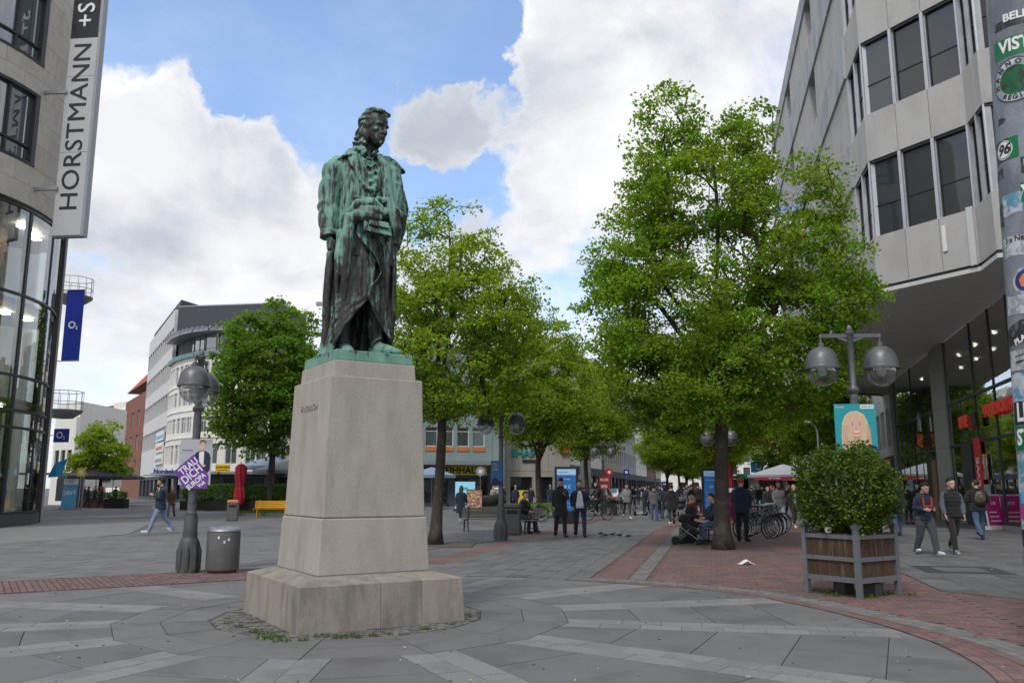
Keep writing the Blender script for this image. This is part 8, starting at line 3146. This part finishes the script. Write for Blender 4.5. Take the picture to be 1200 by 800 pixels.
# yellow café sign and red light
pt = AT(261, 548, 88)
ys = thing('yellow_sign', 'yellow shop sign on the white round building beside the left lamp', 'sign', tuple(pt))
fr = (V3(0, 0, 0), V3(1, 0, 0), V3(0, 0, 1), V3(0, -1, 0))
b = MB()
b.plate(rc(-.75, -.38, .75, .38), fr, -.1, 0)
b.build('panel', mYelP, ys)
lettering('ZAMWERK', .3, mBlack, (fr[3] * .002 + V3(0, 0, .06), *fr[1:]), ys, extrude=.004, bold=.01)
b = MB()
b.plate(rc(-.6, -.26, .6, -.2), fr, .001, .01)
b.build('print_stripe', mBlack, ys)
pt = AT(195, 552, 90)
ns = thing('blue_letters', 'blue shop letters on the ground floor of the white round building', 'sign', tuple(pt))
lettering('Nordsalon', .62, mBlueP, (V3(0, 0, 0), *fr[1:]), ns, extrude=.05, bold=.02)
b = MB()
b.plate(rc(-2.4, -.45, 2.4, -.36), fr, -.06, 0)
b.build('letter_rail', mWinG, ns)
# information columns and boards in the middle
pt = AT(664, 571, 38)
ic = thing('info_column', 'tall black digital column with a blue screen behind the two men', 'advertising column', (pt.x, pt.y, 0), rad(-6))
b = MB()
b.box((0, 0, 1.25), (1.05, .22, 2.5))
b.build('body', mBlack, ic, bevel=.03)
fr = (V3(0, -.112, 0), V3(1, 0, 0), V3(0, 0, 1), V3(0, -1, 0))
b = MB()
b.plate(rc(-.42, .55, .42, 2.1), fr, 0, .008)
b.build('screen', mat('lit blue screen', (.012, .11, .33), .3, .05, 1, emit=.22), ic)
b = MB()
b.plate(rc(-.42, 2.12, .42, 2.38), fr, 0, .008)
b.build('screen_header', mat('lit pale screen', (.30, .48, .66), .3, .05, 1, emit=.2), ic)
lettering('Hannover', .11, mNavyP, (V3(-.12, -.121, 2.24), *fr[1:]), ic, extrude=.001)
lettering('Wetter heute', .09, mWhite, (V3(-.08, -.121, 1.94), *fr[1:]), ic, extrude=.001)
lettering('18 C', .2, mWhite, (V3(0, -.121, 1.6), *fr[1:]), ic, extrude=.001)
for i in range(4):
 b = MB()
 b.plate(rc(-.34, .7 + .17 * i, .34 - .1 * (i % 2), .74 + .17 * i), (V3(0, -.1205, 0), *fr[1:]), 0, .001)
 b.build('text_line', mSkyP, ic)
pt = AT(835, 571, 42)
ic2 = copy_tree(ic, None, 'tall digital column with blue screen behind the largest linden trunk', (pt.x, pt.y, 0), rad(-4))
pt = AT(852, 571, 41)
kf = thing('ice_cream_flag', 'red and purple printed stand beside the largest linden trunk', 'sign', (pt.x, pt.y, 0))
b = MB()
b.lathe([(.30, 0), (.32, .1), (.30, 1.0), (.34, 1.7), (.30, 2.4), (.25, 2.7), (.10, 2.8)], 16)
b.build('body', mat('red purple print', (.40, .02, .03), .5, .3, 1.5, color2=(.09, .01, .05), thr=(.48, .55), scale2=1.1), kf, smooth=60)
b = MB()
b.lathe([(.345, 1.35), (.352, 1.55)], 16, cap=False)
b.build('print_band', mWhite, kf)
def aframe(label, u, v, y, w, h, m, title, tm, cat='sign', rz=0, trim=mBlack):
 pt = AT(u, 571, y)
 t = thing('pavement_sign', label, cat, (pt.x, pt.y, 0), rad(rz))
 fr = (V3(0, 0, .12), V3(1, 0, 0), V3(0, .10, .995), V3(0, -.995, .10))
 b = MB()
 b.plate(rc(-w / 2 - .04, 0, w / 2 + .04, h + .05), fr, -.05, -.001)
 b.box((0, .12, .06), (w + .15, .5, .12))
 b.build('frame', trim, t)
 b = MB()
 b.plate(rc(-w / 2, .04, w / 2, h), fr, 0, .01)
 b.build('panel', m, t)
 if title:
  lettering(title, w * .22, tm, (fr[0] + fr[2] * h * .75 + fr[3] * .011, *fr[1:]), t, extrude=.002, bold=.004)
 for i in range(3):
  b = MB()
  b.plate(rc(-w * .36, h * (.16 + .14 * i), w * (.36 - .1 * i), h * (.20 + .14 * i)), (fr[0] + fr[3] * .0105, *fr[1:]), 0, .002)
  b.build('text_line', tm, t)
 return t
aframe('light blue shop screen standing before the pawnshop', 545, 0, 58, 1.35, 1.85, mat('lit pale blue screen', (.22, .52, .66), .4, .1, 2, emit=.3), 'Info', mNavyP)
aframe('food photo board right of the walking woman in navy', 556, 0, 50, .85, 1.3, mat('food print', (.35, .12, .05), .5, .6, 9, color2=(.55, .42, .30), thr=(.48, .56), scale2=8), None, mBrownP)
aframe('yellow and green shop board near the beige building', 614, 0, 62, .85, 1.25, mYelP, 'Sale', mGreenP, trim=mGreenP)
aframe('magenta percent sign board by the shopfront doors', 1164, 0, 32.6, .72, 1.15, mPink, '50%', mWhite, trim=mWhite, rz=20)
pt = AT(708, 565, 47)
rs = thing('red_sign', 'red board with white writing on a lamp down the street', 'sign', tuple(pt))
fr = (V3(0, 0, 0), V3(1, 0, 0), V3(0, 0, 1), V3(0, -1, 0))
b = MB()
b.plate(rc(-.28, -.37, .28, .37), fr, -.06, 0)
b.build('panel', mRedP, rs)
lettering('KLAR', .18, mWhite, (V3(0, -.002, .14), *fr[1:]), rs, extrude=.004, bold=.012)
lettering('SPD', .2, mWhite, (V3(0, -.002, -.22), *fr[1:]), rs, extrude=.004, bold=.016)
b = MB()
b.tube([V3(0, .1, .35), V3(0, .1, -pt.z)], .035, 8)
b.build('post', mIron, rs)
# traffic and guide signs
def road_sign(label, u, v, y, shape, m, R=.3):
 pt = AT(u, v, y)
 t = thing('road_sign', label, 'road sign', (pt.x, pt.y, 0))
 b = MB()
 b.tube([(0, .05, 0), (0, .05, pt.z + R + .1)], .03, 8)
 b.build('post', mSteel, t)
 fr = (V3(0, 0, pt.z), V3(1, 0, 0), V3(0, 0, 1), V3(0, -1, 0))
 pl = ellp(0, 0, R, R, 24) if shape == 'o' else ([(-R, -R), (R, -R), (R, R), (-R, R)] if shape == 's' else [(-R, -R * .8), (R, -R * .8), (0, R)])
 b = MB()
 b.plate(pl, fr, -.02, 0)
 b.build('plate', m, t)
 b = MB()
 b.plate([(x * .45, y_ * .45) for x, y_ in pl], fr, .001, .004)
 b.build('emblem', mWhite, t)
 return t
road_sign('grey round sign seen from behind near the pawnshop', 563, 552, 60, 'o', mWinG, .33)
road_sign('round purple red road sign above parked cars', 714, 553, 70, 'o', mRedP, .3)
road_sign('blue square road sign far down the left trees', 734, 553, 80, 's', mBlueP, .26)
road_sign('blue square guide sign in the middle of the street', 779, 568, 100, 's', mBlueP, .4)
road_sign('yellow square post box sign on the far left', 95, 553, 60, 's', mYelP, .3)
pt = AT(95, 571, 75)
pole = thing('street_pole', 'slim grey pole with a crossing board at the far left', 'pole', (pt.x + .2, pt.y, 0))
b = MB()
b.tube([(0, 0, 0), (0, 0, 6.2)], [.08, .05], 8)
b.build('post', mSteel, pole)
MB().box((0.2, -.06, 4.9), (1.3, .06, .35)).build('plate', mWinG, pole)
# small curved lamp on the right
pt = AT(962, 571, 48)
sl = thing('street_light', 'slim white curved street light right of the budding tree', 'street lamp', (pt.x, pt.y, 0))
MB().tube([(0, 0, 0), (0, 0, 4.6), (-.1, 0, 5.0), (-.4, 0, 5.2)], [.06, .05, .04, .04], 8).build('post', mSteel, sl)
MB().tube([(-.3, 0, 5.18), (-.6, 0, 5.25), (-1.0, 0, 5.16)], [(.10, .05), (.16, .08), (.06, .03)], 8).build('lamp_head', mWhite, sl, smooth=180)
# kiosks in the far right of the street
def kiosk(label, u, y, w, h, wall, band, sign, tx, txm):
 pt = AT(u, 571, y)
 t = thing('kiosk', label, 'kiosk', (pt.x, pt.y, 0))
 b = MB()
 b.box((0, 1.5, .55), (w, 3, 1.1))
 for s in (-1, 1):
  b.box((s * (w / 2 - .1), 1.5, h / 2 + .55), (.2, 3, h - 1.1))
 b.box((0, 2.9, h / 2 + .5), (w - .4, .2, h - 1.1))
 b.build('walls', wall, t)
 MB().box((0, 1.4, h + .2), (w + .8, 4.0, .3)).build('roof', band, t)
 MB().box((0, -.68, h + .22), (w + .6, .1, .62)).build('sign_panel', sign, t)
 lettering(tx, .5, txm, (V3(0, -.74, h + .22), V3(1, 0, 0), V3(0, 0, 1), V3(0, -1, 0)), t, extrude=.01, bold=.01)
 MB().box((0, -.3, 1.15), (w - .2, .5, .08)).build('counter', mWinG, t)
 b = MB()
 for i in range(6):
  b.box((-w / 2 + .5 + i * (w - 1) / 5, .2, 1.35), (.3, .3, .3))
 b.build('goods', mat('kiosk goods', (.4, .25, .1), .6, .7, 3, color2=(.4, .05, .03), thr=(.45, .5), scale2=3), t)
 return t
kiosk('green kiosk with white and green sign right of the largest linden', 889, 92, 4.4, 2.5, mat('kiosk green', (.03, .12, .08), .6, .1, 3), mat('kiosk roof green', (.03, .10, .07), .6, .1, 3), mat('green board', (.02, .24, .13), .5, .05, 3), 'STERN', mWhite)
kiosk('red signed snack kiosk beside the green one', 905, 88, 3.2, 2.4, mWinW, mWinG, mRedP, 'GRILL', mWhite)
kiosk('kiosk with yellow sign under the pale parasol', 926, 90, 3.0, 2.4, mSlate, mWinG, mYelP, 'DÖNER', mRedP)
pt = AT(919, 571, 82)
parasol('parasol', 'pale grey market parasol above the kiosks on the right', (pt.x, pt.y, 0), 3.4, 2.75, cParG)
pt = AT(917, 571, 100)
lt = thing('lantern_roof', 'small brown pavilion with a pointed roof behind the market parasol', 'pavilion', (pt.x, pt.y, 0))
MB().lathe([(1.2, 0), (1.2, 3.6), (2.2, 3.7), (.9, 4.7), (.5, 4.9), (.2, 5.5), (0, 5.6)], 8).build('body', cBrown, lt)
pt = AT(887, 547, 95)
bs = thing('station_sign', 'blue underground sign cube above the green kiosk', 'sign', tuple(pt))
MB().box((0, 0, 0), (1.1, 1.1, 1.2)).build('cube_panel', mat('station blue', (.03, .16, .42), .5, .05, 3), bs, bevel=.03)
lettering('U', 1.0, mWhite, (V3(0, -.552, 0), V3(1, 0, 0), V3(0, 0, 1), V3(0, -1, 0)), bs, extrude=.01, bold=.03)
MB().tube([(0, 0, -.6), (0, 0, -pt.z)], .08, 8).build('post', mSteel, bs)
# strollers
def stroller(label, loc, rz, m):
 t = thing('stroller', label, 'stroller', loc, rz, 'strollers')
 b = MB()
 b.tube([(0, .18, .72), (0, .10, .60), (0, -.12, .50), (0, -.36, .42)], [(.20, .10), (.22, .13), (.22, .12), (.19, .07)], 10, up=(1, 0, 0))
 b.build('seat', m, t, smooth=180)
 b = MB()
 b.tube([(0, .26, .78), (0, .16, .94), (0, -.06, 1.0)], [(.22, .16), (.23, .17), (.22, .04)], 10, up=(1, 0, 0))
 b.build('hood', m, t, smooth=180)
 b = MB()
 for s in (-1, 1):
  b.tube([(s * .24, .55, 1.05), (s * .24, .2, .6), (s * .25, -.42, .18)], .014, 6)
  b.tube([(s * .24, .40, .16), (s * .24, -.1, .55)], .014, 6)
 b.tube([(-.24, .55, 1.05), (.24, .55, 1.05)], .018, 6)
 b.tube([(-.24, .40, .16), (.24, .40, .16)], .012, 6)
 b.build('frame', mWinG, t)
 for s in (-1, 1):
  for y, r in ((.40, .15), (-.42, .11)):
   b = MB()
   b.tube([(s * .27 - .02, y, r), (s * .27 + .02, y, r)], r, 16)
   b.build('wheel', mRubber, t)
 return t
x, y = sv2(-.95, 1.7)
stroller('dark stroller with bags parked beside the seated people at the largest linden', (x, y, 0), rad(60), cBlack).scale = (.8, .8, .8)
p_ = G(799, 605)
stroller('grey stroller pushed along the middle of the street', (p_.x, p_.y, 0), rad(180), cGrey)
p_ = G(776, 606)
stroller('dark stroller beside the long-haired walker', (p_.x, p_.y, 0), rad(170), cBlack2)
# covered thing near the beige building
pt = AT(576, 571, 55)
cb_ = thing('covered_scooter', 'motor scooter under a black rain cover before the teal building', 'scooter', (pt.x, pt.y, 0))
m = MB()
m.tube([(-.85, 0, .45), (-.6, 0, .72), (-.1, 0, .70), (.35, 0, .85), (.6, 0, .95), (.8, 0, .55)], [.25, .38, .36, .36, .33, .22], 12)
m.box((0, 0, .45), (1.5, .5, .5))
obj_of('cover', remesh(m, .03, 2, 'cover', cBlack, lambda p, n_: .03 * nz(p, (4, 4, 2))), cb_)
for x in (-.6, .6):
 MB().tube([(x, -.06, .25), (x, .06, .25)], .25, 16).build('wheel', mRubber, cb_)
# green clump at the foot of the forked linden
pt = G(632, 606)
c = thing('foot_shrub', 'bright green leafy clump at the foot of the forked linden', 'shrub', (pt.x, pt.y - .2, 0))
obj_of('foliage', shrub_mesh(77, (2.2, 1.4, .75), 1500, .12, mLeafLime, 2.2), c)
# parked cars under the left row, far
def car(label, loc, rz, m):
 t = thing('parked_car', label, 'car', loc, rz, 'cars parked under the left linden row')
 sec = [(-2.15, .45, .62, .75), (-2.05, .40, .95, .85), (-1.5, .33, 1.02, .88), (-.9, .30, 1.42, .80), (.2, .30, 1.47, .80), (1.0, .30, 1.05, .87), (1.7, .33, .92, .86), (2.1, .40, .75, .80), (2.2, .45, .60, .72)]
 b = MB()
 rings = []
 for (x, z0, z1, w) in sec:
  tw = w if z1 < 1.1 else w * .82
  rings.append([V3(x, -w, z0), V3(x, w, z0), V3(x, w * 1.02, min(.8, z1 * .8)), V3(x, w * .98, min(.98, z1 * .95)), V3(x, tw, z1), V3(x, -tw, z1), V3(x, -w * .98, min(.98, z1 * .95)), V3(x, -w * 1.02, min(.8, z1 * .8))])
 b.loft(rings)
 b.build('body', m, t, smooth=35)
 for s in (-1, 1):
  for xa, xb in ((-1.05, -.15), (-.08, .75)):
   b = MB()
   b.add([V3(xa, s * .87, 1.0), V3(xb, s * .87, 1.0), V3(xb - .18 if xb > .5 else xb, s * .755, 1.38), V3(xa + .1, s * .76, 1.38)], [(0, 1, 2, 3) if s < 0 else (3, 2, 1, 0)])
   b.build('window', gDark, t)
  for x in (-1.35, 1.4):
   b = MB()
   b.tube([(x, s * .74, .32), (x, s * .90, .32)], .32, 18)
   w = b.build('wheel', mRubber, t)
   b = MB()
   b.tube([(x, s * .9, .32), (x, s * .915, .32)], .2, 12)
   b.build('rim', mSteel, w)
  b = MB()
  b.box((2.12, s * .6, .72), (.12, .3, .14))
  b.build('headlight', mWhite, t)
  b = MB()
  b.box((-2.12, s * .6, .80), (.1, .28, .16))
  b.build('tail_light', mRedP, t)
 for x0, x1 in ((-1.95, -1.05), (.45, 1.05)):
  b = MB()
  if x0 < 0:
   b.add([V3(-1.48, -.66, 1.06), V3(-1.48, .66, 1.06), V3(-.98, .62, 1.41), V3(-.98, -.62, 1.41)], [(3, 2, 1, 0)])
  else:
   b.add([V3(1.0, -.68, 1.07), V3(1.0, .68, 1.07), V3(.30, .62, 1.455), V3(.30, -.62, 1.455)], [(0, 1, 2, 3)])
  b.build('windscreen', gDark, t)
 return t
mCarA = mat('dark green car paint', (.03, .05, .045), .3, .03, 2, coat=.6)
mCarB = mat('silver car paint', (.35, .36, .37), .3, .03, 2, metal=.5, coat=.6)
mCarC = mat('white car paint', (.6, .6, .6), .3, .03, 2, coat=.6)
mCarD = mat('black car paint', (.02, .02, .022), .3, .03, 2, coat=.6)
for i, (u, y, m, lab) in enumerate(((703, 72, mCarD, 'black parked car behind the red sign'), (716, 84, mCarC, 'white parked car under the left row'), (690, 66, mCarA, 'dark green parked car behind the cyclist'), (730, 98, mCarB, 'silver parked car far down the left row'),
         (752, 110, mCarC, 'white van-like car farthest down the left row'))):
 pt = AT(u, 571, y)
 car(lab, (pt.x, pt.y, 0), rad(76 + 180 * (i % 2)), m)
